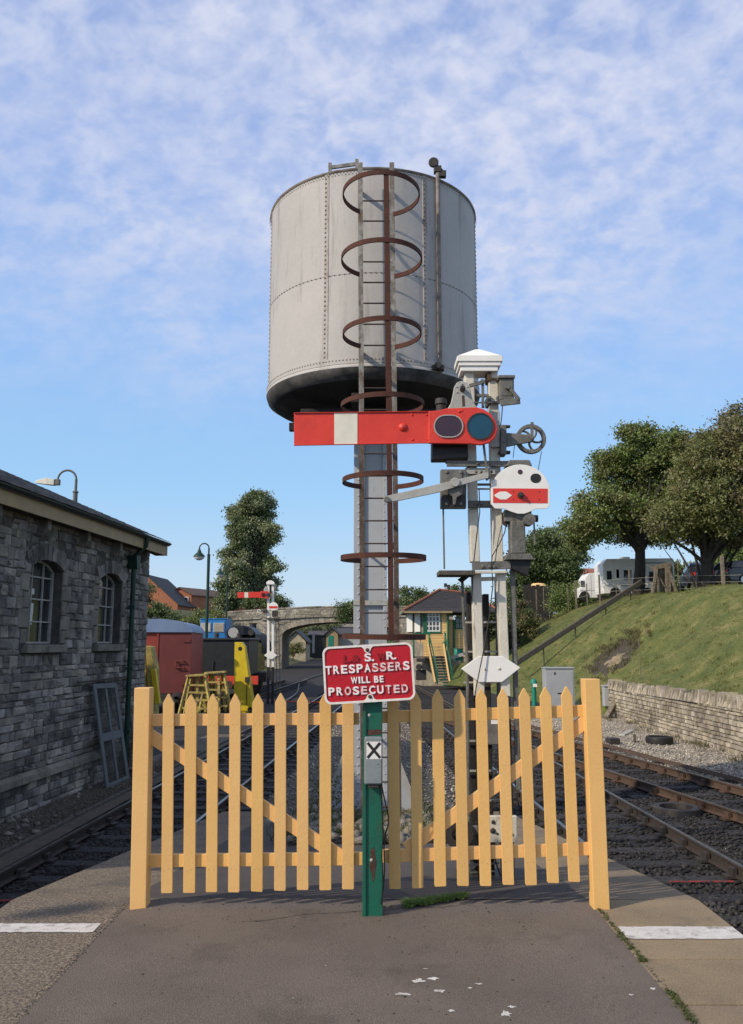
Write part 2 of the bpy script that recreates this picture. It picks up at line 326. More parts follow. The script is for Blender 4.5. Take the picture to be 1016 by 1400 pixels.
mat('rail_side', (0.06, 0.040, 0.029), 0.85, (0.10, 0.06, 0.036), 12, 8, bump=0.4)
mat('rail_side_dark', (0.03, 0.024, 0.02), 0.85, (0.05, 0.035, 0.028), 12, 8, bump=0.4)
mat('sleeper', (0.022, 0.020, 0.0195), 0.8, (0.07, 0.066, 0.064), 9, 8, 0.52, 0.80, bump=0.7, bscale=30, island=0.25)
mat('rust_chair', (0.10, 0.055, 0.032), 0.85, (0.06, 0.036, 0.024), 20)
mat('timber', (0.24, 0.20, 0.14), 0.85, (0.09, 0.073, 0.052), 9, 8, bump=0.5, bscale=40)
mat('old_timber', (0.115, 0.10, 0.08), 0.9, (0.06, 0.055, 0.045), 9, 8, bump=0.6, bscale=40)
mat('wagon_red', (0.33, 0.052, 0.034), 0.6, (0.27, 0.045, 0.03), 2.5, 8, bump=0.1, stain=(0.12, 0.03, 0.022), stain_at=(0.6, 0.75), stain_scale=(2, 2, 2))
mat('wagon_maroon', (0.165, 0.036, 0.03), 0.65, (0.13, 0.03, 0.026), 2.5, 8)
mat('wagon_roof', (0.20, 0.27, 0.40), 0.55, (0.16, 0.22, 0.34), 2, 6)
mat('jack_yellow', (0.68, 0.50, 0.02), 0.45, (0.58, 0.41, 0.02), 4, 8, stain=(0.22, 0.15, 0.04), stain_at=(0.62, 0.74), stain_scale=(8, 8, 4))
mat('trestle_yellow', (0.52, 0.40, 0.08), 0.7, (0.30, 0.22, 0.08), 6, 8, 0.35, 0.6, stain=(0.08, 0.065, 0.04), stain_at=(0.55, 0.66), stain_scale=(9, 9, 9))
mat('loco_black', (0.016, 0.019, 0.021), 0.45, (0.026, 0.028, 0.028), 4, 6)
mat('loco_olive', (0.10, 0.095, 0.05), 0.7, (0.06, 0.058, 0.035), 5, 6)
mat('cab_blue', (0.025, 0.20, 0.48), 0.4, (0.02, 0.16, 0.40), 3)
mat('brick_red', (0.40, 0.16, 0.085), 0.9, (0.33, 0.125, 0.07), 1.2, 8, fine=0.15, fscale=8)
mat('tile_brown', (0.16, 0.10, 0.075), 0.85, (0.11, 0.075, 0.06), 2, 8)
mat('tile_red', (0.30, 0.11, 0.065), 0.85, (0.22, 0.085, 0.055), 2, 8)
mat('roof_dark', (0.062, 0.06, 0.062), 0.75, (0.045, 0.043, 0.046), 3, 8, island=0.15)
mat('board_yellow', (0.74, 0.48, 0.19), 0.6, (0.66, 0.42, 0.165), 3, 6, island=0.06)
mat('box_green', (0.015, 0.13, 0.06), 0.5, (0.012, 0.10, 0.05), 3)
mat('box_white', (0.72, 0.71, 0.66), 0.5)
mat('pane', (0.03, 0.035, 0.04), 0.06, spec=0.8)
mat('motor_white', (0.78, 0.77, 0.74), 0.35, (0.70, 0.69, 0.66), 2)
mat('car_navy', (0.02, 0.028, 0.05), 0.2, coat=0.6)
mat('car_dark', (0.022, 0.024, 0.032), 0.2, coat=0.6)
mat('tyre', (0.015, 0.015, 0.015), 0.85)
mat('chrome', (0.5, 0.5, 0.5), 0.3, metal=0.9)
mat('lamp_red', (0.5, 0.02, 0.015), 0.3)
mat('cabinet_grey', (0.36, 0.37, 0.38), 0.5, (0.32, 0.33, 0.34), 2, 6, stain=(0.22, 0.21, 0.2), stain_at=(0.62, 0.78), stain_scale=(4, 4, 1.5))
mat('teal', (0.015, 0.20, 0.14), 0.5)
mat('leaf_green', (0.125, 0.18, 0.045), 0.6, (0.18, 0.215, 0.065), 0.5, 3, island=0.35, transl=0.22)
mat('leaf_olive', (0.135, 0.155, 0.045), 0.6, (0.17, 0.17, 0.055), 0.5, 3, island=0.35, transl=0.22)
mat('leaf_brown', (0.16, 0.125, 0.06), 0.6, (0.15, 0.145, 0.055), 0.6, 3, island=0.4, transl=0.2)
mat('leaf_dark', (0.085, 0.125, 0.04), 0.6, (0.12, 0.155, 0.052), 0.5, 3, island=0.35, transl=0.2)
mat('leaf_grey', (0.27, 0.3, 0.16), 0.6, (0.19, 0.225, 0.11), 0.4, 3, island=0.3, transl=0.2)
mat('leaf_bright', (0.13, 0.23, 0.035), 0.6, (0.19, 0.27, 0.06), 2, 3, island=0.35, transl=0.25)
mat('bark', (0.06, 0.05, 0.04), 0.95, (0.03, 0.026, 0.022), 6, 8, bump=0.8)
mat('grass_blade', (0.15, 0.175, 0.038), 0.8, (0.21, 0.20, 0.065), 0.35, 5, island=0.25, transl=0.4)
mat('weed', (0.06, 0.10, 0.018), 0.7, (0.10, 0.10, 0.03), 3, 5, island=0.35, transl=0.2)
mat('dry_weed', (0.14, 0.11, 0.05), 0.8, (0.07, 0.075, 0.028), 3, 5, island=0.35, transl=0.15)
mat('cloth_red', (0.6, 0.06, 0.03), 0.6)
mat('worn_red', (0.30, 0.035, 0.025), 0.8, (0.06, 0.03, 0.028), 14, 8, 0.45, 0.6)
mat('cable', (0.01, 0.01, 0.01), 0.5)
mat('earth', (0.075, 0.06, 0.043), 0.98, (0.045, 0.04, 0.028), 4, 8, bump=1.0, bscale=30)
# ================================================================== THE SETTING
GZ = -1.12           # ballast level
RAIL_Z = -0.93
# ground sheet
b = MB(); b.add([(-1500,-60,GZ),(1500,-60,GZ),(1500,3000,GZ),(-1500,3000,GZ)], [(0,1,2,3)])
tag(b.build('ground', 'ballast_bed'), kind='structure')

# platform: level until YC, then a ramp down to the ballast
YC, RS = 5.78, 0.1224
YE = YC + 0.98 / RS
PXL, PXR = -2.33, 2.12
AL, AR = -1.57, 1.42
def pz(y): return 0.0 if y <= YC else -(y - YC) * RS
plat = structure('platform')
b = MB()
prof = [(-4, 0), (YC, 0), (YE, -0.98)]
for (x0, x1, m, nm, dz) in ((PXL + .03, PXR - .03, 'platform_side', 'platform_body', -0.085),):
    vs = []
    for y, z in prof: vs += [(x0, y, z+dz), (x1, y, z+dz), (x1, y, GZ-.3), (x0, y, GZ-.3)]
    fs = []
    for i in range(2):
        o = i*4; fs += [(o, o+1, o+5, o+4), (o+1, o+2, o+6, o+5), (o+3, o, o+4, o+7)]
    fs += [(3,2,1,0), (8,9,10,11)]
    b.add(vs, fs); b.build(nm, m, plat)
def sheet(x0, x1, y0, y1, nx, ny, zf, wob=0.0, thick=0.08, edge=0.0):
    b = MB(); vs = []; fs = []
    for j in range(ny+1):
        for i in range(nx+1):
            x = x0 + (x1-x0)*i/nx; y = y0 + (y1-y0)*j/ny
            if edge and i in (0, nx): x += edge * math.sin(y*3.1 + i) * .5 + random.uniform(-edge, edge)*.5
            vs.append((x, y, zf(x, y)))
    for j in range(ny):
        for i in range(nx):
            a = j*(nx+1)+i; fs.append((a, a+1, a+nx+2, a+nx+1))
    return b.add(vs, fs)
und = lambda x, y: 0.006*math.sin(x*1.9+y*.7) + 0.004*math.sin(y*2.3-x)
sheet(AL, AR, -3, YC, 40, 120, lambda x, y: und(x, y) * (1 if AL+.1 < x < AR-.1 else 0), edge=.012).build('asphalt', 'asphalt', plat, smooth=True)
sheet(AL, AR, YC+.002, YE, 30, 90, lambda x, y: pz(y) + und(x, y)*(1 if AL+.1 < x < AR-.1 else 0)*(min(1, (y-YC)*2)), edge=.012).build('ramp_asphalt', 'ramp_asphalt', plat, smooth=True)
# coping slabs, each its own piece
def slab(x0, x1, y0, y1, m, g=.006):
    y0 += g; y1 -= g
    za, zb = pz(y0) + .001, pz(y1) + .001; t = .10
    j = lambda: random.uniform(-.003, .003)
    b = MB(); b.add([(x0,y0,za-t),(x1,y0,za-t),(x1,y1,zb-t),(x0,y1,zb-t),(x0,y0,za+j()),(x1,y0,za+j()),(x1,y1,zb+j()),(x0,y1,zb+j())],
        [(0,3,2,1),(4,5,6,7),(0,1,5,4),(1,2,6,5),(2,3,7,6),(3,0,4,7)])
    b.build('coping_slab', m, plat, bevel=.006)
ys = [1.4, 2.3, 3.15, 4.18, 4.74, 5.78, 6.32, 6.95, 7.6, 8.3, 9.0, 9.8, 10.6, 11.4, 12.2, 13.0, YE]
for y0, y1 in zip(ys[:-1], ys[1:]): slab(AR - .02, PXR, y0, y1, 'concrete')
ys = [1.2, 3.4, 5.78, 7.9, 10.0, 12.0, YE]
for y0, y1 in zip(ys[:-1], ys[1:]): slab(PXL, AL + .02, y0, y1, 'aggregate', .002)
# painted lines over the coping
def worn_line(x0, x1, y0, y1, sk=0.0):
    n = 26; top = [(x0+(x1-x0)*i/n, y1 + random.uniform(-.006, .006) + sk*i/n, .006) for i in range(n+1)]
    bot = [(x0+(x1-x0)*i/n, y0 + random.uniform(-.006, .006) + sk*i/n, .006) for i in range(n+1)]
    MB().add(bot + top, [(i, i+1, n+2+i, n+1+i) for i in range(n)]).build('painted_line', 'line_paint', plat)
worn_line(PXL + .01, -1.60, 5.14, 5.29)
worn_line(1.44, PXR - .01, 5.03, 5.235)
# paint splashes on the asphalt
def splash(px, py, rx, ry):
    c = gz(px, py, 0); n = 18; vs = [(c.x, c.y, und(c.x, c.y)+.0025)]
    for k in range(n):
        a = 2*math.pi*k/n; q = random.uniform(.45, 1.15)
        x, y = c.x + rx*q*math.cos(a), c.y + ry*q*math.sin(a); vs.append((x, y, und(x, y)+.0025))
    MB().add(vs, [(0, k+1, (k+1) % n+1) for k in range(n)]).build('paint_splash', 'line_paint', plat)
for s in ((551,1359,.040,.022),(573,1340,.034,.03),(592,1337,.03,.025),(602,1354,.03,.022),(617,1382,.018,.014),(692,1386,.028,.034),(643,1350,.014,.01),(582,1323,.018,.005),(893,1352,.014,.018),(655,1344,.02,.01),(400,1366,.01,.004),(446,1320,.008,.004),(700,1376,.02,.014),(863,1360,.012,.01)): splash(*s)

# scattered small stones
def debris():
    pts = []
    for k in range(260):
        x = random.uniform(AL+.1, AR-.1); y = random.uniform(3.2, 5.7) if k % 3 else random.gauss(5.55, .12); y = min(y, 5.76); pts.append((x, y, und(x, y)+.003))
    return np.array(pts)
OCT = np.array([(1,0,0),(-1,0,0),(0,1,0),(0,-1,0),(0,0,1),(0,0,-1)], float)
OF = np.array([(0,2,4),(2,1,4),(1,3,4),(3,0,4),(2,0,5),(1,2,5),(3,1,5),(0,3,5)])
def stones(name, m, pts, smin, smax, parent=None, flat=.65, jit=.35, **tags):
    n = len(pts); s = RNG.uniform(smin, smax, (n,1,1)) * RNG.uniform(.7, 1.3, (n,1,3)) * np.array([1,1,flat])
    v = OCT[None] * s + RNG.normal(0, jit*.3, (n,6,3)) * s
    a = RNG.uniform(0, 6.28, n); ca, sa = np.cos(a)[:,None], np.sin(a)[:,None]
    x = v[:,:,0]*ca - v[:,:,1]*sa; y = v[:,:,0]*sa + v[:,:,1]*ca
    # tilt a little about x
    t = RNG.uniform(-.6, .6, n); ct, st = np.cos(t)[:,None], np.sin(t)[:,None]
    z = v[:,:,2]*ct + y*st; y = y*ct - v[:,:,2]*st
    v = np.stack([x, y, z], 2) + np.asarray(pts)[:,None,:]
    f = (OF[None] + (np.arange(n)*6)[:,None,None]).reshape(-1, 3)
    return quick_mesh(name, v.reshape(-1,3), f, m, parent, kind='stuff', **tags)
def scatter(n, xf, y0, y1, power=1.6):
    u = RNG.uniform(0, 1, n) ** power; Y = y0 + (y1-y0)*u
    lo, hi = xf(Y); X = RNG.uniform(0, 1, n)*(hi-lo)+lo
    return X, Y

stones('grit', 'dry_weed', debris(), .002, .007, plat, flat=.4)
# track centre lines
def c_left(Y): return -3.35 + .0585*(Y-12) - (0.00125*(Y-34)**2 if Y > 34 else 0)
def c_right(Y): return 3.37 - .037*(Y-15.57) - (0.0006*(Y-34)**2 if Y > 34 else 0)
def c_far(Y):
    x = 5.98 - .193*(Y-15.6)
    return max(x, c_right(Y)) if Y > 15 else x
def c_siding(Y): return -6.95 + .0585*(Y-32)

X, Y = scatter(15000, lambda y: (np.full_like(y, -4.9)+.0585*(y-12), np.where(y < YE, -2.45, 2.0)), 8.6, 40)
dark = [np.stack([X, Y, np.full_like(X, GZ+.005)], 1)]
X, Y = scatter(30000, lambda y: (np.where(y < YE, 2.25, 1.4), 7.3-.19*(y-15.6)+np.zeros_like(y)), 7.5, 36)
dark.append(np.stack([X, Y, np.full_like(X, GZ+.015)], 1))
stones('ballast', 'ballast_stone', np.concatenate(dark), .018, .042)
# the pale cess between the far track and the wall
b = MB(); pts = [(y, max(4.4, 7.25-.193*(y-15.6))) for y in np.linspace(7, 34, 28)]
vs = []; 
for y, x in pts: vs += [(x + .12*math.sin(y*2.1), y, GZ+.006), (9.2, y, GZ+.03)]
b.add(vs, [(2*i, 2*i+1, 2*i+3, 2*i+2) for i in range(len(pts)-1)]); tag(b.build('cess_path', 'pale_gravel'), kind='structure')
X, Y = scatter(9000, lambda y: (7.1-.193*(y-15.6), np.full_like(y, 9.05)), 12, 36)
stones('gravel', 'pale_stone', np.stack([X, Y, np.full_like(X, GZ+.03)], 1), .015, .04)
# gravel beyond the ramp, between the two lines
b = MB(); b.add([(-1.9,YE-.1,GZ+.02),(2.0,YE-.1,GZ+.02),(1.2,30,GZ+.02),(-1.2,30,GZ+.02),(-.6,46,GZ+.02),(.6,46,GZ+.02)], [(0,1,2,3),(3,2,5,4)])
tag(b.build('gravel_strip', 'path_gravel'), kind='structure')
X, Y = scatter(5000, lambda y: (-1.9+.04*(y-14), 2.0-.05*(y-14)), YE, 34)
stones('loose_gravel', 'pale_stone', np.stack([X, Y, np.full_like(X, GZ+.035)], 1), .012, .03)

RAILP = [(-.068,0),(.068,0),(.068,.012),(.012,.03),(.012,.105),(.035,.115),(.035,.14),(-.035,.14),(-.035,.115),(-.012,.105),(-.012,.03),(-.068,.012)]
def rail(cf, side, y0, y1, parent, side_m, gauge=1.435):
    n = max(2, int((y1-y0)/1.5)); cs = []
    for i in range(n+1):
        y = y0+(y1-y0)*i/n; dx = (cf(y+.2)-cf(y-.2))/.4; nx = 1/math.hypot(1, dx); ny = -dx*nx
        cs.append((cf(y) + side*(gauge/2+.035)*nx, y + side*(gauge/2+.035)*ny, nx, ny))
    vs = []; fs = []; k = len(RAILP); top = []
    for (x, y, nx, ny) in cs:
        for (a, h) in RAILP: vs.append((x+a*nx, y+a*ny, RAIL_Z-.14+h))
        top += [(x-.026*nx, y-.026*ny, RAIL_Z+.0015), (x+.026*nx, y+.026*ny, RAIL_Z+.0015)]
    for i in range(n):
        for j in range(k): fs.append((i*k+j, i*k+(j+1)%k, (i+1)*k+(j+1)%k, (i+1)*k+j))
    fs += [tuple(range(k-1,-1,-1)), tuple(n*k+j for j in range(k))]
    r = MB().add(vs, fs).build('rail', side_m, parent)
    MB().add(top, [(2*i, 2*i+1, 2*i+3, 2*i+2) for i in range(n)]).build('running_surface', 'rail_top', r)
sl_proto = None
def track(cf, y0, y1, label, side_m, gauge=1.435, chair_to=26, step=.72, far=True):
    global sl_proto
    t = structure('railway_track'); t['label'] = label
    rail(cf, -1, y0, y1, t, side_m, gauge); rail(cf, 1, y0, y1, t, side_m, gauge)
    y = y0 + .3; rest = MB(); n = 0
    while y < y1:
        x = cf(y); ang = -math.atan2(cf(y+.3)-cf(y-.3), .6) + random.uniform(-.012, .012)
        jz = random.uniform(-.008, .004)
        if y < 32:
            L_ = 1.26 + random.uniform(-.03, .03); rot = Matrix.Rotation(ang, 3, 'Z')
            b = MB(); b.box((x-L_, y-.125, GZ-.05), (x+L_, y+.125, GZ+.024+jz), rot, (x, y, GZ))
            s = b.build('sleeper', 'sleeper', t, bevel=.012, seg=1)
            if y < chair_to:
                for sd in (-1, 1):
                    c = Vector((x, y, 0)) + rot @ Vector((sd*(gauge/2+.035), 0, 0)); b = MB()
                    b.box((c.x-.16, c.y-.08, GZ+.036+jz), (c.x+.16, c.y+.08, GZ+.065+jz), rot, (c.x, c.y, 0))
                    b.box((c.x-.085, c.y-.06, GZ+.06), (c.x-.03, c.y+.06, GZ+.15), rot, (c.x, c.y, 0))
                    b.box((c.x+.03, c.y-.06, GZ+.06), (c.x+.085, c.y+.06, GZ+.13), rot, (c.x, c.y, 0))
                    b.build('rail_chair', 'rust_chair' if side_m == 'rail_side' else 'dark_iron', s)
        elif y < 70:
            rest.box((x-1.25, y-.125, GZ-.05), (x+1.25, y+.125, GZ+.04), Matrix.Rotation(ang, 3, 'Z'), (x, y, GZ))
        y += step
    if rest.v: rest.build('sleeper_rest', 'sleeper', t, kind='stuff')
    return t
tl = track(c_left, 2.2, 100, 'left hand track with dark rails between the stone shed and the platform', 'rail_side_dark')
tr = track(c_right, 2.2, 100, 'track beside the right hand platform edge with a worn silver rail', 'rail_side_dark')
tf = track(c_far, 8.5, 30, 'far right track with rusty rails in front of the stone wall', 'rail_side', gauge=1.36)
ts = track(c_siding, 28, 60, 'siding on the far left under the red wagon and the black tender', 'rail_side_dark', chair_to=0)
# red painted sleeper ends by the platform on either side
for px0, px1, py in ((915, 1003, 1205), (-30, 52, 1231)):
    a, c = gz(px0, py, GZ+.05), gz(px1, py, GZ+.05); b = MB(); b.bar(a, c, .035, .008)
    tag(b.build('marker_bar', 'worn_red'), 'red painted bar lying across the %s hand track by the platform' % ('right' if px0 > 500 else 'left'), 'marker bar')
# edge board of the strip along the shed + strip surface
def wallx(y): return -5.66 + (y-13.4)*.08
b = MB(); b.add([(wallx(2)-.2,2,GZ+.05),(-4.95,2,GZ+.035),(-4.05,20,GZ+.035),(wallx(26)-.2,26,GZ+.05),(-3.8,26,GZ+.035)], [(0,1,2,3),(3,2,4)])
tag(b.build('shed_path', 'path_gravel'), kind='structure')
y = 2.0
def cl(y): return c_left(y) - 1.42
X, Y = scatter(6500, lambda y: (-5.66+(y-13.4)*.08+.03, -3.35+.0585*(y-12)-1.5), 9, 22, 1.2)
stones('path_stones', 'path_gravel', np.stack([X, Y, np.full_like(X, GZ+.045)], 1), .008, .03)
eb = structure('edge_boards')
while y < 26:
    MB().bar((cl(y), y+.02, GZ+.01), (cl(y+2.9), y+2.9, GZ+.01), .07, .15).build('board', 'old_timber', eb, bevel=.006, seg=1); y += 2.95
# lumps of stone on the path
b = MB()
rs = []
for k in range(46):
    yy = random.uniform(10.5, 19); xx = wallx(yy) + random.uniform(.1, 1.0)**1.5; rs.append((xx, yy, GZ+.06))
stones('rubble', 'dressed_stone', np.array(rs), .03, .09)

# ------------------------------------------------------------------ stone shed on the left
S0, S1 = 4.6, 19.5
WD = Vector((.08, 1, 0)).normalized(); WN = Vector((WD.y, -WD.x, 0))      # along, outward
W0 = Vector((wallx(19.5), 19.5, 0))
def wp(u, z, o=0.0): return W0 - WD*u + Vector((0, 0, z)) + WN*o     # u = metres back from the far corner
def wuz(px, py):
    d = ray(px, py); n = WN; t = (W0 - Vector((0, 0, EYE))).dot(n) / d.dot(n); p = Vector((0, 0, EYE)) + d*t
    return (W0 - p).dot(WD), p.z
ULEN = 14.9; EAVE = 3.70; BASE = GZ - .05
RB = 3.965; RP0 = .425
shed = thing('stone_shed', tuple(wp(7, BASE)), 'long dark grey stone railway shed with slate roof and arched windows', 'shed')
ux = lambda px, py: wuz(px, py)[0]
win = []
for (pl, pr, pc, ptop, pbot) in ((41, 83, 62, 767, 881), (131, 165, 150, 782, 880)):
    u1 = ux(pl, 830); u0 = ux(pr, 830); zt = wuz(pc, ptop)[1]; zb = wuz(pc, pbot)[1]
    win.append((u0, u1, zb, zt))
print('windows', win)
W_H = win[1]; w_w = (win[0][1]-win[0][0] + win[1][1]-win[1][0])/2
zb = (win[0][2]+win[1][2])/2; zt = (win[0][3]+win[1][3])/2
win = [(w[0], w[0]+w_w, zb, zt) for w in win]
pitch = win[0][0]-win[1][0]
win.append((win[0][0]+pitch, win[0][0]+pitch+w_w, zb, zt))
ARC = .17
def arch_z(w, u):        # top of the opening
    m = (w[0]+w[1])/2; h = (w[1]-w[0])/2; t = max(-1, min(1, (u-m)/h)); return w[3] - ARC*(1-math.sqrt(max(0, 1-t*t*.75)))*2
TH = .34
# core wall with openings (mortar), built in vertical strips
b = MB(); edges = sorted(set([0, ULEN] + [e for w in win for e in np.linspace(w[0], w[1], 13)]))
for u0, u1 in zip(edges[:-1], edges[1:]):
    w = next((w for w in win if w[0]-1e-4 <= u0 and u1 <= w[1]+1e-4), None)
    spans = [(BASE, EAVE, BASE, EAVE)] if not w else [(BASE, w[2], BASE, w[2]), (arch_z(w, u0), EAVE, arch_z(w, u1), EAVE)]
    for (a0, a1, c0, c1) in spans:
        b.add([wp(u0,a0,-TH), wp(u1,c0,-TH), wp(u1,c0), wp(u0,a0), wp(u0,a1,-TH), wp(u1,c1,-TH), wp(u1,c1), wp(u0,a1)],
              [(0,1,2,3),(7,6,5,4),(3,2,6,7),(1,0,4,5),(0,3,7,4),(2,1,5,6)])
b.build('wall_core', 'mortar', shed)
# gable end facing away, back wall, near end
D = 8.2
b = MB(); bx = -D
g = [wp(0,BASE,-TH-.002), wp(0,BASE,bx), wp(0,RB+.05,bx), wp(0,RB+D/2*RP0+.05,bx/2), wp(0,RB+.05,-TH-.002)]
b.prism(g, -WD*.35); g2 = [p - WD*(ULEN-.35) for p in g]; b.prism(g2, -WD*.35)
b.prism([wp(.36,BASE,bx), wp(ULEN-.36,BASE,bx), wp(ULEN-.36,EAVE,bx), wp(.36,EAVE,bx)], -WN*.3)
b.build('end_wall', 'stone', shed)
# stones
items = []; z = BASE + .02
def stone_piece(u0, u1, z0, z1, proud, skew=0.0, jt=.012):
    j = lambda a: random.uniform(-a, a); d = proud; q = min(.02, (z1-z0)*.16)
    back = [wp(u0,z0,-.03), wp(u1,z0,-.03), wp(u1,z1,-.03), wp(u0,z1,-.03)]
    mid = [wp(u0+j(jt),z0+j(jt),d*.45), wp(u1+j(jt),z0+j(jt),d*.45), wp(u1+j(jt),z1+j(jt),d*.45), wp(u0+j(jt),z1+j(jt),d*.45)]
    fr = [wp(u0+q+j(jt),z0+q+j(jt),d+j(.012)), wp(u1-q+j(jt),z0+q+j(jt),d+j(.012)), wp(u1-q+j(jt),z1-q+j(jt),d+j(.012)), wp(u0+q+j(jt),z1-q+j(jt),d+j(.012))]
    fs = [(8,11,10,9)]
    for o in (0, 4):
        for k in range(4): fs.append((o+k, o+4+k, o+4+(k+1)%4, o+(k+1)%4))
    return (back+mid+fr, fs)
def blocked(u0, u1, z0, z1, pad=0.0):
    for w in win:
        if u1 > w[0]-pad and u0 < w[1]+pad and z1 > w[2]-.13 and z0 < w[3]+.36: return w
    return None
STR_Z = wuz(100, 1041)[1]
print('string', STR_Z, 'zb', zb, 'zt', zt)
dress = []
# quoins and jambs, voussoirs
for w in win:
    for (ua, s) in ((w[0], -1), (w[1], 1)):
        zz = w[2]; k = 0
        while zz < w[3]-.18:
            h = random.uniform(.22, .34); l = .34 if k % 2 else .2
            u_a, u_b = (ua-l, ua) if s < 0 else (ua, ua+l)
            vs, fs = stone_piece(u_a+.006, u_b-.006 if s < 0 else u_b, zz+.006, min(zz+h, w[3]-.1)-.006, .035, jt=.006)
            dress.append((vs, fs)); zz += h; k += 1
    m = (w[0]+w[1])/2; hw = (w[1]-w[0])/2; n = 9
    for k in range(n):
        t0, t1 = -1.12+2.24*k/n, -1.12+2.24*(k+1)/n; ln = random.uniform(.22, .32)
        ps = []
        for t, r in ((t0, 0), (t1, 0), (t1, 1), (t0, 1)):
            u = m + hw*t*(1 + .22*r) + random.uniform(-.02,.02)*r; zz = arch_z(w, m+hw*max(-1,min(1,t))) + (ln*r)*(1-.12*abs(t))
            ps.append((u, zz))
        g = .007
        vs = [wp(u, z_, -.04) for u, z_ in ps] + [wp(u + (g if i in (0,3) else -g), z_, .045+random.uniform(-.015,.015)) for i, (u, z_) in enumerate(ps)]
        items.append((vs, [(4,7,6,5),(0,4,5,1),(1,5,6,2),(2,6,7,3),(3,7,4,0)]))
pieces(shed, 'dressed_stone', 'dressed_stone', dress, cap=80)
while z < EAVE - .05:
    h = random.choice([.09, .12, .14, .17, .2, .13]); h = min(h, EAVE-z)
    if STR_Z-.09 < z+h and z < STR_Z+.09:
        z = STR_Z+.09 if z > STR_Z-.12 else z+.0
        if z < STR_Z: h = STR_Z-.09-z
        if h <= .03: z = STR_Z+.09; continue
    u = 0.0; q = 0
    while u < ULEN - .05:
        l = random.uniform(.13, .42) if h < .16 else random.uniform(.16, .36)
        if u == 0: l = random.choice([.28, .45])
        if random.random() < .05 and h < .15: l *= .5
        u1 = min(u+l, ULEN); w = blocked(u, u1, z, z+h, .18 )
        if w:
            # fill right up to the jamb stones / above arch
            if not blocked(u, u1, z, z+h, .02) or False: pass
            if u < w[0]-.2-.08: u1 = w[0]-.2
            elif u < w[1]+.2: u = w[1]+.2; continue
        zz0, zz1 = z+.007, z+h-.007
        if random.random() < .12 and h > .15:       # two thin stones on top of each other
            mid = (zz0+zz1)/2; items.append(stone_piece(u+.006, u1-.006, zz0, mid-.005, random.uniform(.0,.045))); items.append(stone_piece(u+.006, u1-.006, mid+.005, zz1, random.uniform(.0,.045)))
        else: items.append(stone_piece(u+.006, u1-.006, zz0, zz1, random.uniform(.004, .032)))
        u = u1
    z += h
# fill stones above the arches / beside jambs as a random patchwork
for w in win:
    zz = w[3]+.30
    for k in range(60):
        u = random.uniform(w[0]-.3, w[1]+.25); z_ = random.uniform(w[2], w[3]+.4); hh = random.uniform(.08, .14); l = random.uniform(.12, .22)
        if w[0]-.01 < u+l and u < w[1]+.01 and z_ < w[3]+.1: continue
        items.append(stone_piece(u, u+l, z_, z_+hh, .012))
print('stones', len(items))
pieces(shed, 'stone', 'stone', items, cap=300)
# string course
k = 0.0; b = []
while k < ULEN:
    l = random.uniform(.7, 1.2); e = min(k+l, ULEN)
    vs = [wp(k+.005,STR_Z-.085,-.02), wp(e-.005,STR_Z-.085,-.02), wp(e-.005,STR_Z-.085,.10), wp(k+.005,STR_Z-.085,.10), wp(k+.005,STR_Z+.085,-.02), wp(e-.005,STR_Z+.085,-.02), wp(e-.005,STR_Z+.03,.10), wp(k+.005,STR_Z+.03,.10)]
    b.append((vs, [(0,3,2,1),(4,5,6,7),(0,1,5,4),(2,3,7,6),(3,0,4,7),(1,2,6,5)])); k = e
for vs, fs in b: MB().add(vs, fs).build('string_stone', 'dressed_stone', shed, bevel=.008)
for w in win:
    b = MB(); a = wp(w[0]-.12, w[2]-.14, -.25); b.prism([wp(w[0]-.12,w[2]-.14,-.25), wp(w[0]-.12,w[2]-.14,.11), wp(w[0]-.12,w[2]-.015,.11), wp(w[0]-.12,w[2]+.01,-.25)], -WD*(w[1]-w[0]+.24))
    b.build('window_sill', 'dressed_stone', shed, bevel=.006)
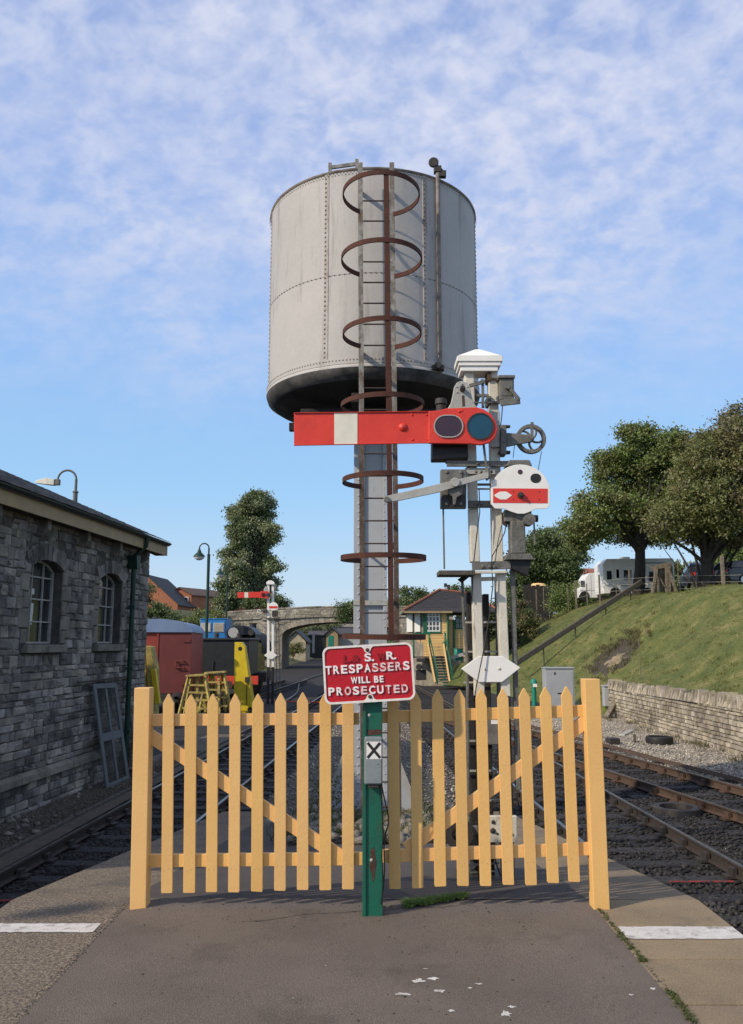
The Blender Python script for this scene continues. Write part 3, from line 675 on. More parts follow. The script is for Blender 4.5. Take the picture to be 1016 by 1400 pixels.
# windows: frame, bars, panes
for wi, w in enumerate(win[:2] + win[2:]):
    off = -.15; fr = MB(); n = 12
    ring_o = [(w[0]+.005, w[2]+.01)] + [(w[0]+.005+(w[1]-w[0]-.01)*i/n, arch_z(w, w[0]+(w[1]-w[0])*i/n)-.005) for i in range(n+1)] + [(w[1]-.005, w[2]+.01)]
    m = (w[0]+w[1])/2; cz = (w[2]+w[3])/2
    ring_i = [(m+(u-m)*.90, cz+(z_-cz)*.955) for u, z_ in ring_o]
    N_ = len(ring_o); vs = [wp(u,z_,off) for u,z_ in ring_o]+[wp(u,z_,off) for u,z_ in ring_i]+[wp(u,z_,off-.06) for u,z_ in ring_o]+[wp(u,z_,off-.06) for u,z_ in ring_i]
    fs = []
    for i in range(N_):
        j = (i+1) % N_; fs += [(i,j,N_+j,N_+i), (N_+i,N_+j,3*N_+j,3*N_+i)]
    fr.add(vs, fs); f = fr.build('window', 'frame_grey', shed)
    b = MB(); b.add([wp(u,z_,off-.035) for u,z_ in ring_i], [tuple(range(N_))]); b.build('pane', 'glass_dark', f)
    for k in (1, 2):
        u = w[0] + (w[1]-w[0])*k/3; MB().bar(wp(u,w[2]+.03,off-.012), wp(u,arch_z(w,u)-.03,off-.012), .028, .028).build('glazing_bar', 'frame_grey', f)
    for k in range(1, 4):
        z_ = w[2] + (w[3]-w[2])*(.265*k); MB().bar(wp(w[0]+.03,z_,off-.012), wp(w[1]-.03,z_,off-.012), .028, .024).build('glazing_bar', 'frame_grey', f)
    if wi == 0:
        for (fu, fz, su, sz) in ((.62,.42,.10,.09),(.62,.30,.09,.10),(.62,.62,.10,.05),(.86,.50,.07,.18),(.88,.31,.06,.08)):
            u = w[0]+(w[1]-w[0])*fu; z_ = w[2]+(w[3]-w[2])*fz
            b = MB(); b.add([wp(u-su,z_-sz,off-.03), wp(u+su,z_-sz,off-.03), wp(u+su,z_+sz,off-.03), wp(u-su,z_+sz,off-.03)], [(0,1,2,3)]); b.build('paper_notice', 'paper', f)
# roof
OV = .38; RP = .425
RB = 3.965
def rp(u, s, o=0.0):           # s metres in from the eave edge, up the slope
    return wp(u, RB + s*RP, OV-s) + Vector((0,0,o))
b = MB()
E0 = -.28
b.prism([rp(E0,0,-.02), rp(E0,D/2+OV,-.02), rp(E0,D+2*OV,-.02-(D/2+OV)*1.0*RP*1.0) if False else wp(E0, RB-.02, -D-OV), wp(E0, RB-.09, -D-OV), rp(E0,D/2+OV,-.09), rp(E0,0,-.09)], -WD*(ULEN+.3))
b.build('roof', 'roof_dark', shed)
items = []; rows = 24; sl = (D/2+OV)/rows
for r_ in range(rows):
    u = E0 - .02 - (.15 if r_ % 2 else 0)
    while u < ULEN:
        wd = .30; s0 = r_*sl - .02; s1 = (r_+1)*sl + .05; tk = .012; lift = random.uniform(0, .006)
        a = [rp(max(E0-.02,u)+.003, s0, .018+lift), rp(u+wd-.003, s0, .018+lift), rp(u+wd-.003, s1, .004), rp(max(E0-.02,u)+.003, s1, .004)]
        up = [p + Vector((0,0,tk)) for p in a]
        items.append((a+up, [(0,3,2,1),(4,5,6,7),(0,1,5,4),(1,2,6,5),(2,3,7,6),(3,0,4,7)])); u += wd
pieces(shed, 'slate', 'slate', items, cap=300)
b = MB(); b.prism([wp(E0,3.66,.31), wp(E0,3.66,.335), wp(E0,3.90,.335), wp(E0,3.90,.31)], -WD*(ULEN+.3)); b.build('fascia', 'fascia_cream', shed)
b = MB(); b.prism([wp(E0+.01,3.665,.05), wp(E0+.01,3.665,.33), wp(E0+.01,3.90,.33), wp(E0+.01,RB+(OV+4)*.425-.12,-4), wp(E0+.01,RB+(OV+4)*.425-.4,-4)], WD*.03); b.build('verge_board', 'fascia_cream', shed)
b = MB(); b.prism([wp(E0+.03,3.70,-.01), wp(E0+.03,3.70,.305), wp(E0+.03,3.73,.305), wp(E0+.03,3.73,-.01)], -WD*(ULEN+.2)); b.build('soffit', 'old_timber', shed)
b = MB(); cs = [(.34+.055+.05*math.cos(R(a)), 3.945+.05*math.sin(R(a))) for a in range(180, 361, 30)]
b.prism([wp(-.25,z_,o) for o, z_ in cs], -WD*(ULEN)); b.build('gutter', 'gutter_dark', shed)
for k in range(12):
    u = .55 + k*1.62; MB().prism([wp(u,3.42,-.01), wp(u,3.42,.06), wp(u,3.52,.20), wp(u,3.69,.20), wp(u,3.69,-.01)], -WD*.13).build('eave_bracket', 'dressed_stone', shed, bevel=.008)
ud = ux(172, 850); hp = MB()
hp.tube([wp(ud,3.90,.40), wp(ud,3.72,.38), wp(ud,3.52,.16), wp(ud,3.45,.13)], .05, 10); hp.tube([wp(ud,3.44,.13), wp(ud,-1.05,.13)], .055, 12)
hp.build('drain_pipe', 'pipe_green', shed, smooth=True)
hp = MB(); hp.prism([wp(ud-.14,3.5,.03), wp(ud+.14,3.5,.03), wp(ud+.07,3.22,.03), wp(ud-.07,3.22,.03)], WN*.2)
for z_ in (2.4, 1.1, -.2): MB().box(wp(ud,z_,.13)-Vector((.07,.07,.03)), wp(ud,z_,.13)+Vector((.07,.07,.03))).build('pipe_clip', 'pipe_green', shed)
hp.build('rainwater_head', 'pipe_green', shed, bevel=.008)
u, z_ = wuz(100, 933); u2, _ = wuz(180, 933)
MB().bar(wp(u, z_, .10), wp(u2, z_, .10), .03, .03).build('iron_bar', 'dark_iron', shed)

# mesh framed doors leaning against the shed
def leaning(pxs, label):
    (tlx, tly), (trx, try_), (brx, bry), (blx, bly) = pxs
    A_ = []
    for (x, y, o) in ((blx,bly,.42),(brx,bry,.42),(trx,try_,.12),(tlx,tly,.12)):
        d = ray(x, y); t = (W0 + WN*o - Vector((0,0,EYE))).dot(WN)/d.dot(WN); A_.append(Vector((0,0,EYE)) + d*t)
    bl, br, tr_, tl_ = A_
    br.z = bl.z = (br.z+bl.z)/2; tl_ = tl_; t = thing('mesh_door', tuple((bl+br)/2), label, 'door')
    P = lambda a, c: (bl*(1-a)+br*a)*(1-c) + (tl_*(1-a)+tr_*a)*c
    nn = (br-bl).cross(tl_-bl).normalized()
    if nn.dot(WN) < 0: nn = -nn
    def q(a0,a1,c0,c1,name,d=.035,m='door_grey'):
        b = MB(); b.prism([P(a0,c0), P(a1,c0), P(a1,c1), P(a0,c1)], -nn*d); return b.build(name, m, t, bevel=.004, seg=1)
    q(0,.11,0,1,'stile'); q(.89,1,0,1,'stile'); q(.46,.54,.075,.955,'stile', .03)
    q(.112,.888,0,.075,'rail'); q(.112,.888,.955,1,'rail'); q(.112,.888,.46,.535,'rail', .036)
    for (a0, a1) in ((.11,.46),(.54,.89)):
        for (c0, c1) in ((.075,.46),(.535,.955)):
            b = MB(); 
            for k in range(1, 9): a = a0+(a1-a0)*k/9; b.bar(P(a,c0)-nn*.015, P(a,c1)-nn*.015, .006, .006, nn)
            for k in range(1, 18): c = c0+(c1-c0)*k/18; b.bar(P(a0,c)-nn*.02, P(a1,c)-nn*.02, .006, .006, nn)
            b.build('wire_panel', 'mesh_wire', t)
leaning(((128,935),(160,934),(178,1070),(147,1084)), 'grey timber framed mesh door leaning against the stone shed wall')
leaning(((180,978),(197,977),(205,1045),(188,1054)), 'second mesh door leaning on the shed, mostly hidden by the left fence post')
# ================================================================== WATER TOWER
TX, TY, TR, TZ0, TZ1 = 0.025, 13.0, 1.665, 5.52, 8.47
tower = thing('water_tower', (TX, TY, -.9), 'tall grey riveted cylindrical water tank on a steel column with caged ladder', 'water tower')
tank = MB().lathe([(TR-.012, TZ0), (TR-.012, TZ1-.02)], (TX,TY,0), 96).lathe([(TR-.03, TZ1-.02), (TR-.03, TZ0)], (TX,TY,0), 96).build('tank', 'tank_paint', tower, smooth=True)
seams = [-75.2, -24.0, 27.0, 78.4, 130, 181, 232.6]      # angle from facing the camera, towards +x
def tp(a, z, r=TR): a = R(a); return Vector((TX + r*math.sin(a), TY - r*math.cos(a), z))
ZM = 6.86
for i, a0 in enumerate(seams):
    a1 = seams[(i+1) % 7] + (360 if i == 6 else 0)
    for z0, z1 in ((TZ0, ZM), (ZM, TZ1)):
        n = 12; b = MB(); vs = []
        for k in range(n+1):
            a = a0+.1+(a1-a0-.2)*k/n; dent = .004*math.sin(k*.9+i) ; o = 0
            vs += [tp(a,z0+.003,TR+o+dent*.3), tp(a,z1-.003,TR+o+dent*.3)]
        b.add(vs, [(2*k, 2*k+2, 2*k+3, 2*k+1) for k in range(n)])
        p = b.build('plate', 'tank_paint', tank, smooth=True)
b = MB(); rv = MB()
for a in seams:
    b.add([tp(a-1.15,TZ0,TR+.008), tp(a+1.15,TZ0,TR+.008), tp(a+1.15,TZ1,TR+.008), tp(a-1.15,TZ1,TR+.008), tp(a-1.3,TZ0,TR-.005), tp(a+1.3,TZ0,TR-.005), tp(a+1.3,TZ1,TR-.005), tp(a-1.3,TZ1,TR-.005)],
          [(0,1,2,3),(4,0,3,7),(1,5,6,2)])
    z = TZ0 + .06
    while z < TZ1-.03:
        for da in (-.55,): rv.dome(tp(a+da, z, TR+.009), .016, tp(a+da,0,1)-Vector((TX,TY,0)), 6)
        z += .07
b.build('seam_strip', 'seam_paint', tank)
for a in np.arange(-95, 96, 2.6):
    rv.dome(tp(a, ZM, TR+.006), .011, tp(a,0,1)-Vector((TX,TY,0)), 6)
for a in np.arange(-97, 98, 1.75):
    rv.dome(tp(a, TZ0+.055, TR+.016), .012, tp(a,0,1)-Vector((TX,TY,0)), 6); rv.dome(tp(a, TZ1-.05, TR+.022), .012, tp(a,0,1)-Vector((TX,TY,0)), 6)
rv.build('rivets', 'tank_seam', tank, kind='stuff')
MB().lathe([(TR-.04,TZ1-.02),(TR+.012,TZ1-.02),(TR+.022,TZ1-.005),(TR+.022,TZ1+.008),(TR-.04,TZ1+.008)], (TX,TY,0), 96, close=True).build('rim', 'tank_seam', tank, smooth=True)
MB().lathe([(TR-.02,TZ0-.0),(TR+.015,TZ0+.0),(TR+.015,TZ0+.085),(TR-.02,TZ0+.085)], (TX,TY,0), 96, close=True).build('rim', 'tank_paint', tank, smooth=True)
MB().lathe([(TR+.006,TZ0+.003),(TR+.028,TZ0-.03),(TR+.028,TZ0-.055)], (TX,TY,0), 96).build('rim_lip', 'tank_paint', tank, smooth=True)
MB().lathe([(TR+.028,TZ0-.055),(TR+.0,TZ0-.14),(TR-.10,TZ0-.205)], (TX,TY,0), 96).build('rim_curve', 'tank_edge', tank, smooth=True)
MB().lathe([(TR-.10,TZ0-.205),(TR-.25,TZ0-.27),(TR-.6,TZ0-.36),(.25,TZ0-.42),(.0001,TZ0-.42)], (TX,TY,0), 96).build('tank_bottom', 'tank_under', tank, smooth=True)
MB().lathe([(.0001,TZ1-.35),(TR-.03,TZ1-.35)], (TX,TY,0), 64).build('water', 'glass_dark', tank)
# support beams under the tank
b = MB()
for s in (-1, 1): b.box((TX+s*.26-.05, TY-TR*.86, TZ0-.50), (TX+s*.26+.05, TY+TR*.86, TZ0-.36))
for s in (-1, 0, 1): b.box((TX-TR*.8+abs(s)*.25, TY+s*.8-.05, TZ0-.56), (TX+TR*.8-abs(s)*.25, TY+s*.8+.05, TZ0-.43))
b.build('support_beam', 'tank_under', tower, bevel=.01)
# column
CF = 12.72; cx0, cx1 = at(483.5,800,CF).x, at(529,800,CF).x; CB = -.80
b = MB(); b.box((cx0+.16, CF+.04, CB), (cx1-.05, CF+.075, TZ0-.45)); b.build('web_plate', 'column_paint', tower)
b = MB(); b.box((cx0, CF, CB), (cx0+.165, CF+.02, TZ0-.45)); b.box((cx0+.0, CF+.023, CB), (cx0+.02, CF+.56, TZ0-.45)); b.build('flange', 'column_paint', tower, bevel=.003, seg=1)
b = MB(); b.box((cx1-.06, CF, CB), (cx1, CF+.02, TZ0-.45)); b.box((cx1-.02, CF+.023, CB), (cx1, CF+.56, TZ0-.45)); b.build('flange', 'column_paint', tower, bevel=.003, seg=1)
b = MB(); b.box((cx0+.02, CF+.54, CB), (cx1-.02, CF+.56, TZ0-.45)); b.build('back_plate', 'column_paint', tower)
for z in (2.2, .55): 
    MB().box((cx0-.004, CF-.012, z), (cx1+.004, CF-.001, z+.07)).build('joint_strap', 'casting_grey', tower)
rv = MB(); z = CB+.05
while z < TZ0-.5:
    rv.dome((cx0+.075, CF, z), .021, (0,-1,0), 8); rv.dome((cx1-.035, CF, z), .014, (0,-1,0), 6); z += .125
rv.build('column_rivets', 'column_paint', tower, kind='stuff')
# flared feet
for s, xe in ((-1, cx0), (1, cx1)):
    b = MB(); b.prism([(xe, CF+.06, .30), (xe + s*.42, CF+.06, CB+.02), (xe, CF+.06, CB+.02)], (0, .03, 0)); b.build('gusset', 'column_paint', tower)
    b = MB(); b.bar((xe+s*.0, CF+.04, .32), (xe+s*.44, CF+.04, CB+.02), .07, .02, (0,1,0)); b.build('gusset_edge', 'casting_grey', tower)
b = MB(); b.box((cx0-.5, CF-.25, CB-.05), (cx1+.5, CF+.85, CB-.001)); b.build('base_plate', 'column_paint', tower, bevel=.01)
b = MB(); b.box((cx0-.65, CF-.4, CB-.45), (cx1+.65, CF+1.0, CB-.052)); b.build('plinth', 'dressed_stone', tower, bevel=.03)
# ladder with hoops
LX, LY, LW = .1, 11.1, .225
lean = lambda z: .045*(6-z)/7 - .02
b = MB()
def stile(b, s, z0, z1): b.prism([(LX+s*LW-.034+lean(z0), LY, z0), (LX+s*LW+.034+lean(z0), LY, z0), (LX+s*LW+.034+lean(z1), LY, z1), (LX+s*LW-.034+lean(z1), LY, z1)], (0, .022, 0))
stile(b, -1, 4.3, 8.42)
ladder = b.build('ladder', 'ladder_steel', tower)
b = MB(); stile(b, 1, 4.3, 8.42); b.build('stile', 'ladder_steel', ladder)
for s in (-1, 1): b = MB(); stile(b, s, -.98, 4.299); b.build('stile', 'ladder_brown', ladder)
for s in (-1, 1):
    MB().box((LX+s*LW+lean(4)-.033, LY+.03, TZ1-.42), (LX+s*LW+lean(8)+.03, TY-TR+.02, TZ1-.36)).build('stay', 'ladder_steel', ladder)
    MB().box((LX+s*LW+lean(4)-.033, LY+.03, TZ0+.1), (LX+s*LW+lean(5)+.03, TY-TR+.02, TZ0+.16)).build('stay', 'ladder_steel', ladder)
    for z in (.4, 3.0): MB().bar((LX+s*LW+lean(z), LY+.03, z), (LX+s*LW*.9+lean(z), CF, z+.02), .03, .03).build('stay', 'ladder_steel', ladder)
z = -.72
while z < 8.1:
    MB().tube([(LX-LW+lean(z), LY+.012, z), (LX+LW+lean(z), LY+.012, z)], .011, 6).build('rung', 'rung_iron', ladder); z += .3055
for z in (7.64, 6.71, 5.67, 4.69, 3.70, 2.70, 1.72):
    rr = .535; cx = .15+lean(z)*.6; cy = LY - rr*.93; b = MB(); n = 44; vs = []
    g = math.asin(LW*.93/rr)
    gl = math.asin((cx-(LX-LW-.02+lean(z)))/rr); gr = math.asin((LX+LW+.02+lean(z)-cx)/rr)
    for k in range(n+1):
        a = math.pi/2 + gl + (2*math.pi-gl-gr)*k/n
        x, y = cx+rr*math.cos(a)*(.98+.02*math.sin(z*3)), cy+rr*math.sin(a)
        o = .008*Vector((math.cos(a), math.sin(a), 0)); dz = .012*math.sin(a*1.0+z*7)
        vs += [(x-o.x,y-o.y,z-.032+dz), (x+o.x,y+o.y,z-.032+dz), (x+o.x,y+o.y,z+.032+dz), (x-o.x,y-o.y,z+.032+dz)]
    fs = []
    for k in range(n): 
        for j in range(4): fs.append((k*4+j, k*4+(j+1)%4, k*4+4+(j+1)%4, k*4+4+j))
    fs += [(3,2,1,0), (n*4, n*4+1, n*4+2, n*4+3)]
    b.add(vs, fs).build('hoop', 'rust_iron', ladder, smooth=True)
fy = LY - .535*1.93
b = MB(); b.prism([(.19-.034, fy+.006, 7.69), (.19+.034, fy+.006, 7.69), (.235+.034, fy+.006, 1.67), (.235-.034, fy+.006, 1.67)], (0, .014, 0)); b.build('cage_strap', 'rust_iron', ladder)
# fittings on the rim, level pipe
c = at(452, 235, TY-TR*.9); b = MB(); z = TZ1
for px in (451, 488): x = at(px, 235, 11.5).x; b.box((x-.025, 11.55, z-.1), (x+.025, 11.6, z+.22+(.06 if px > 460 else 0)))
b.bar((at(451,235,11.5).x, 11.57, z+.15), (at(489,235,11.5).x, 11.57, z+.21), .03, .05); b.build('ladder_bracket', 'ladder_steel', tower)
a = math.degrees(math.asin((at(597,400,11.7).x-TX)/TR)); b = MB()
b.tube([tp(a, TZ0-.05, TR+.05), tp(a, TZ1+.12, TR+.05)], .032, 10); b.build('level_pipe', 'tank_seam', tower, smooth=True)
b = MB(); p = tp(a, TZ1+.12, TR+.04)
b.box(p+Vector((-.05,-.05,-.05)), p+Vector((.06,.05,.05))); b.disc(p+Vector((-.055,-.06,.10)), .075, .05, 14); b.bar(p+Vector((-.1,0,.16)), p+Vector((.07,0,-.02)), .05, .05); b.box(p+Vector((.02,-.04,-.12)), p+Vector((.13,.04,-.02)))
b.build('float_pulley', 'dark_iron', tower, bevel=.008)
b = MB(); p = tp(a-1.5, TZ0+.0, TR+.05); b.box(p+Vector((-.09,-.06,-.04)), p+Vector((.09,.06,.03))); b.disc(p+Vector((.0,-.08,.02)), .05, .05, 10); b.build('pipe_clamp', 'dark_iron', tower, bevel=.008)
b = MB(); b.tube([at(370,285,13), at(371,450,13.02), at(369,524,13.0)], .012, 6)
# stones and growth round the foot of the tower
pts = []; pr = []
for k in range(640):
    y = random.uniform(8.95, 13.4); x = random.uniform(-.98, 1.25); pr.append((x, y, max(pz(y), GZ)+.03+random.uniform(0,.05)))
rb = stones('rubble_bed', 'dressed_stone', np.array(pr), .04, .12, flat=.6)
for (px, py, s, wh) in ((405,1104,.17,'largest pale boulder, left of the water tower foot'),(372,1090,.12,'pale stone furthest left of the water tower foot'),(428,1112,.15,'pale boulder just right of the largest one, left of the tower foot'),(390,1122,.10,'small stone in front of the largest boulder by the tower'),(590,1118,.12,'larger of two stones right of the water tower ladder'),(475,1125,.16,'boulder nearest the left of the green post, in the weeds'),(455,1128,.11,'small stone between two boulders left of the green post'),(604,1098,.1,'smaller stone furthest right of the water tower ladder')):
    g = at(px, py, 9.9 if py > 1105 else 11.2); z = pz(g.y)
    v = OCT*s*np.array([1.2,.8,.6]) ; 
    o = MB(); import itertools
    n1 = 10; vs = []
    for k in range(n1):
        aa = 2*math.pi*k/n1; q = random.uniform(.8, 1.15)
        vs.append((g.x+s*1.2*q*math.cos(aa), g.y+s*.8*q*math.sin(aa), z))
    vs += [(g.x+(x-g.x)*.72, g.y+(y-g.y)*.72, z+s*random.uniform(.55,.8)) for x, y, _ in vs]
    o.add(vs, [(k,(k+1)%n1,n1+(k+1)%n1,n1+k) for k in range(n1)]+[tuple(range(n1,2*n1))])
    tag(o.build('boulder', 'dressed_stone', bevel=.02), wh, 'boulder', 'boulders at the foot of the water tower')

# blades and leaves
def tufts(name, m, centers, per, h, spread, w=.006, parent=None, bend=.5, **tags):
    c = np.repeat(np.asarray(centers, float), per, 0); n = len(c)
    c = c + np.stack([RNG.normal(0, spread, n), RNG.normal(0, spread, n), np.zeros(n)], 1)
    a = RNG.uniform(0, 6.28, n); hh = RNG.uniform(.4, 1.1, n)*h; lx = RNG.normal(0, bend, n)*hh; ly = RNG.normal(0, bend, n)*hh
    dx, dy = np.cos(a)*w, np.sin(a)*w; o = np.zeros(n)
    v = np.stack([np.stack([-dx,-dy,o],1), np.stack([dx,dy,o],1), np.stack([lx*.5+dx*.8,ly*.5+dy*.8,hh*.65],1), np.stack([lx*.5-dx*.8,ly*.5-dy*.8,hh*.65],1), np.stack([lx,ly,hh],1)], 1) + c[:,None,:]
    base = (np.arange(n)*5)[:,None]
    f = np.concatenate([base+np.array([[0,1,2]]), base+np.array([[0,2,3]]), base+np.array([[3,2,4]])])
    return quick_mesh(name, v.reshape(-1,3), f, m, parent, **tags)
def leafy(name, m, centers, per, spread, size, parent=None, **tags):
    c = np.repeat(np.asarray(centers, float), per, 0); n = len(c)
    sp = np.asarray(spread, float)
    c = c + RNG.normal(0, 1, (n,3)) * (sp if sp.ndim else np.array([sp, sp, sp]))
    u = RNG.normal(0, 1, (n,3)); u /= np.linalg.norm(u, axis=1)[:,None]; w = RNG.normal(0, 1, (n,3)); w -= (w*u).sum(1)[:,None]*u; w /= np.linalg.norm(w, axis=1)[:,None]
    s = RNG.uniform(.6, 1.3, (n,1))*size
    v = np.stack([c-u*s*.6, c+w*s*.34, c+u*s*.6, c-w*s*.34], 1)
    f = np.arange(n*4).reshape(-1, 4)
    return quick_mesh(name, v.reshape(-1,3), f, m, parent, **tags)
X = RNG.uniform(-1.0, 1.25, 260); Y = RNG.uniform(9.0, 13.2, 260)
Z = np.array([max(pz(y), GZ) for y in Y])+.04
k = RNG.uniform(0,1,260) < .75
tufts('weeds', 'weed', np.stack([X,Y,Z],1)[k], 22, .10, .06, .006, kind='stuff')
tufts('dry_weeds', 'dry_weed', np.stack([X,Y,Z],1)[~k], 18, .15, .06, .005, kind='stuff')
sh = [(x, 12.2, -.45) for x in np.linspace(-.75, -.35, 5)] + [(.75, 11.6, -.5)]
leafy('shrub_growth', 'weed', np.array(sh), 160, (.10,.10,.17), .03, kind='stuff')
# a thin crack wandering over the asphalt by the fence
for (x0, y0, x1, y1, nm) in ((520,1243,640,1236,'crack'),(640,1236,742,1190,'crack'),(330,1262,505,1243,'crack')):
    n = 26; vs = []
    for k in range(n+1):
        t = k/n; g = gz(x0+(x1-x0)*t, y0+(y1-y0)*t, 0); yy = g.y+.02*math.sin(t*9+x0)+random.uniform(-.006,.006); w = .003*random.uniform(.4,1.5)
        vs += [(g.x, yy-w, pz(yy)+und(g.x,yy)+.0035), (g.x, yy+w, pz(yy)+und(g.x,yy)+.0035)]
    MB().add(vs, [(2*k, 2*k+2, 2*k+3, 2*k+1) for k in range(n)]).build(nm, 'black_timber', plat)
# growth in the seams of the platform
pts = []
for (x0,y0,x1,y1,n,s) in ((800,1231,838,1272,30,.003),(838,1272,868,1312,60,.006),(868,1312,885,1316,30,.006),(922,1355,958,1400,70,.006),):
    for k in range(n):
        t = random.random(); g = gz(x0+(x1-x0)*t, y0+(y1-y0)*t, 0.0); pts.append((AR+random.gauss(0,s*1.6), g.y+random.gauss(0,s), .002))
dd = [(AL+random.gauss(0,.012), random.uniform(2.5,5.7), .003) for _ in range(420)]+[(AR+random.gauss(0,.01), random.uniform(2.5,5.7), .003) for _ in range(260)]
stones('seam_grit', 'old_timber', np.array(dd), .002, .008, plat, flat=.5)
tufts('moss', 'weed', np.array(pts), 9, .012, .006, .002, bend=.9, kind='stuff')
pts = []
for k in range(260):
    t = random.random()**1.1; g = gz(556+80*t, 1240-13*t, 0); pts.append((g.x, g.y+random.gauss(.03,.022)*(1-.5*t), .003))
tufts('grass_tuft', 'leaf_bright', np.array(pts), 14, .026, .012, .003, bend=1.1, kind='stuff')
pts = [(1.0+RNG.normal(0,.2)*0+random.uniform(-.6,1.0)*.0+0, 0, 0)]*0

# ================================================================== PICKET FENCES
FY = 5.62
def fpost(x0, x1, px_lo, px_hi, ytop, ybot): pass
def fence_side(pxs_t, pxs_b, ytops, ybots, post, top_rail, low_rail, brace, label):
    post_tx, post_bx, pty, pby, wpx = post
    a = at(post_bx, pby, FY); t = thing('picket_fence', (a.x, FY, 0), label, 'fence', 'yellow picket fence panels across the platform end')
    hw = .0505; pb_ = at(post_bx, pby, FY); ptp = at(post_tx, pty, FY)
    b = MB(); b.add([(pb_.x-hw,FY-.05,0-.02),(pb_.x+hw,FY-.05,-.02),(pb_.x+hw,FY+.06,-.02),(pb_.x-hw,FY+.06,-.02),(ptp.x-hw,FY-.05,ptp.z),(ptp.x+hw,FY-.05,ptp.z),(ptp.x+hw,FY+.06,ptp.z),(ptp.x-hw,FY+.06,ptp.z)],
        [(3,2,1,0),(4,5,6,7),(0,1,5,4),(1,2,6,5),(2,3,7,6),(3,0,4,7)]); b.build('post', 'fence_yellow', t, bevel=.004)
    for i, (xt, xb, yt, yb) in enumerate(zip(pxs_t, pxs_b, ytops, ybots)):
        p, q = at(xt, yt, FY), at(xb, yb, FY); w = .0365+random.uniform(-.001,.0015); y0 = FY-.012+random.uniform(-.002,.002); d = .02
        sh = p.z-.062; f = (sh-q.z)/(p.z-q.z); xs = q.x+(p.x-q.x)*f; r = .004
        pl = [(q.x-w+r,y0,q.z+random.uniform(0,.004)),(q.x+w-r,y0,q.z+random.uniform(0,.004)),(q.x+w,y0,q.z+.01),(xs+w,y0,sh),(p.x+.004,y0,p.z-.003),(p.x-.004,y0,p.z-.003),(xs-w,y0,sh),(q.x-w,y0,q.z+.01)]
        pk = MB().prism(pl, (0, d, 0)).build('picket', 'fence_yellow', t, bevel=.002, seg=2)
        nl = MB()
        for fz in (.12, .86):
            zz = q.z + (p.z-q.z)*fz*.97; xx = q.x+(p.x-q.x)*fz
            for dx in (-.016, .015): nl.dome((xx+dx+random.uniform(-.003,.003), y0, zz+random.uniform(-.008,.008)), .0026, (0,-1,0), 6, .4)
        nl.build('nail_heads', 'timber', pk, kind='stuff')
    for nm, (xa, ya, xb, yb, h), yo in (('top_rail', top_rail, .0115), ('bottom_rail', low_rail, .0115), ('brace', brace, .0125)):
        A_, B_ = at(xa, ya, FY), at(xb, yb, FY); b = MB(); dx = (B_-A_).normalized(); up = Vector((-dx.z, 0, dx.x))*h/2
        if up.z < 0: up = -up
        y0 = FY + yo
        b.prism([Vector((A_.x,y0,A_.z))-up, Vector((B_.x,y0,B_.z))-up, Vector((B_.x,y0,B_.z))+up, Vector((A_.x,y0,A_.z))+up], (0, .035 if nm != 'brace' else .03, 0))
        b.build(nm, 'fence_yellow', t, bevel=.003)
    return t
fence_side([231,261.5,291.5,322,353,384,414,445,476], [228.5,259,289.5,320,351.5,383,414,445,476], [948,949,948,948,948,947,946,946,946], [1221,1221,1220,1220,1219,1218,1217,1217,1216],
    (197, 191.5, 940, 1240, 19), (203,985,491,983,.076), (200,1178,499,1175,.078), (203,1006,472,1176,.085), 'left panel of the yellow picket fence, between its end post and the green post')
fence_side([537,568,598,628,657.5,687,716,745,774], [540,571,602,633,664,695,726,756,785], [946,945,942,942,941,941,940,939,938], [1215,1214,1212,1211,1211,1210,1210,1207,1206],
    (807, 820, 928, 1235, 20), (516,981,806,972,.076), (518,1172,818,1161,.078), (556,1162,806,984,.085), 'right panel of the yellow picket fence, between the green post and the right track')

# ================================================================== GREEN POST, SIGN AND BOX
SY = 5.46
pb_ = at(510, 1242, SY); post = thing('sign_post', (pb_.x, SY, 0), 'green painted steel post in front of the fence carrying the red notice', 'post')
x0, x1 = at(496.5, 1100, SY).x, at(523, 1100, SY).x; zt = at(508, 900, SY).z
b = MB(); pt = [(x0,SY),(x1,SY),(x1,SY+.09),(x1-.012,SY+.09),(x1-.012,SY+.014),(x0+.03,SY+.014),(x0+.03,SY+.03),(x0+.014,SY+.03),(x0+.014,SY+.09),(x0,SY+.09)]
b.prism([(x, y, -.03) for x, y in pt], (0, 0, zt+.03)); b.build('channel', 'green_paint', post, bevel=.0025)
b = MB(); b.box((x0-.004, SY-.012, -.03), (x0+.018, SY-.0005, at(508,963,SY).z)); b.build('edge_angle', 'green_paint', post, bevel=.002)
c = at(510.5, 1184, SY); b = MB(); n = 22; vs = [(c.x, SY-.0015, c.z)]
for k in range(n):
    a = 2*math.pi*k/n; q = random.uniform(.8,1.15); zz = c.z+.105*math.sin(a)*q; ww = .023 if zz > c.z-.03 else .012
    vs.append((c.x-.002+ww*math.cos(a)*q, SY-.0015, zz))
b.add(vs, [(0,(k+1)%n+1,k+1) for k in range(n)]); b.build('rust_patch', 'rust_patch', post)
b = MB(); c = at(509, 1001, SY); b.add([(x0+.03,SY-.0015,c.z-.02),(x1-.004,SY-.0015,c.z-.012),(x1-.01,SY-.0015,c.z+.018),(x0+.02,SY-.0015,c.z+.014)], [(0,1,2,3)]); b.build('rust_patch', 'rust_patch', post)
for (px, py) in ((505, 978), (508, 1176)):
    c = at(px, py, SY); MB().dome((c.x, SY-.001, c.z), .011, (0,-1,0), 10).build('bolt', 'casting_grey', post, smooth=True)
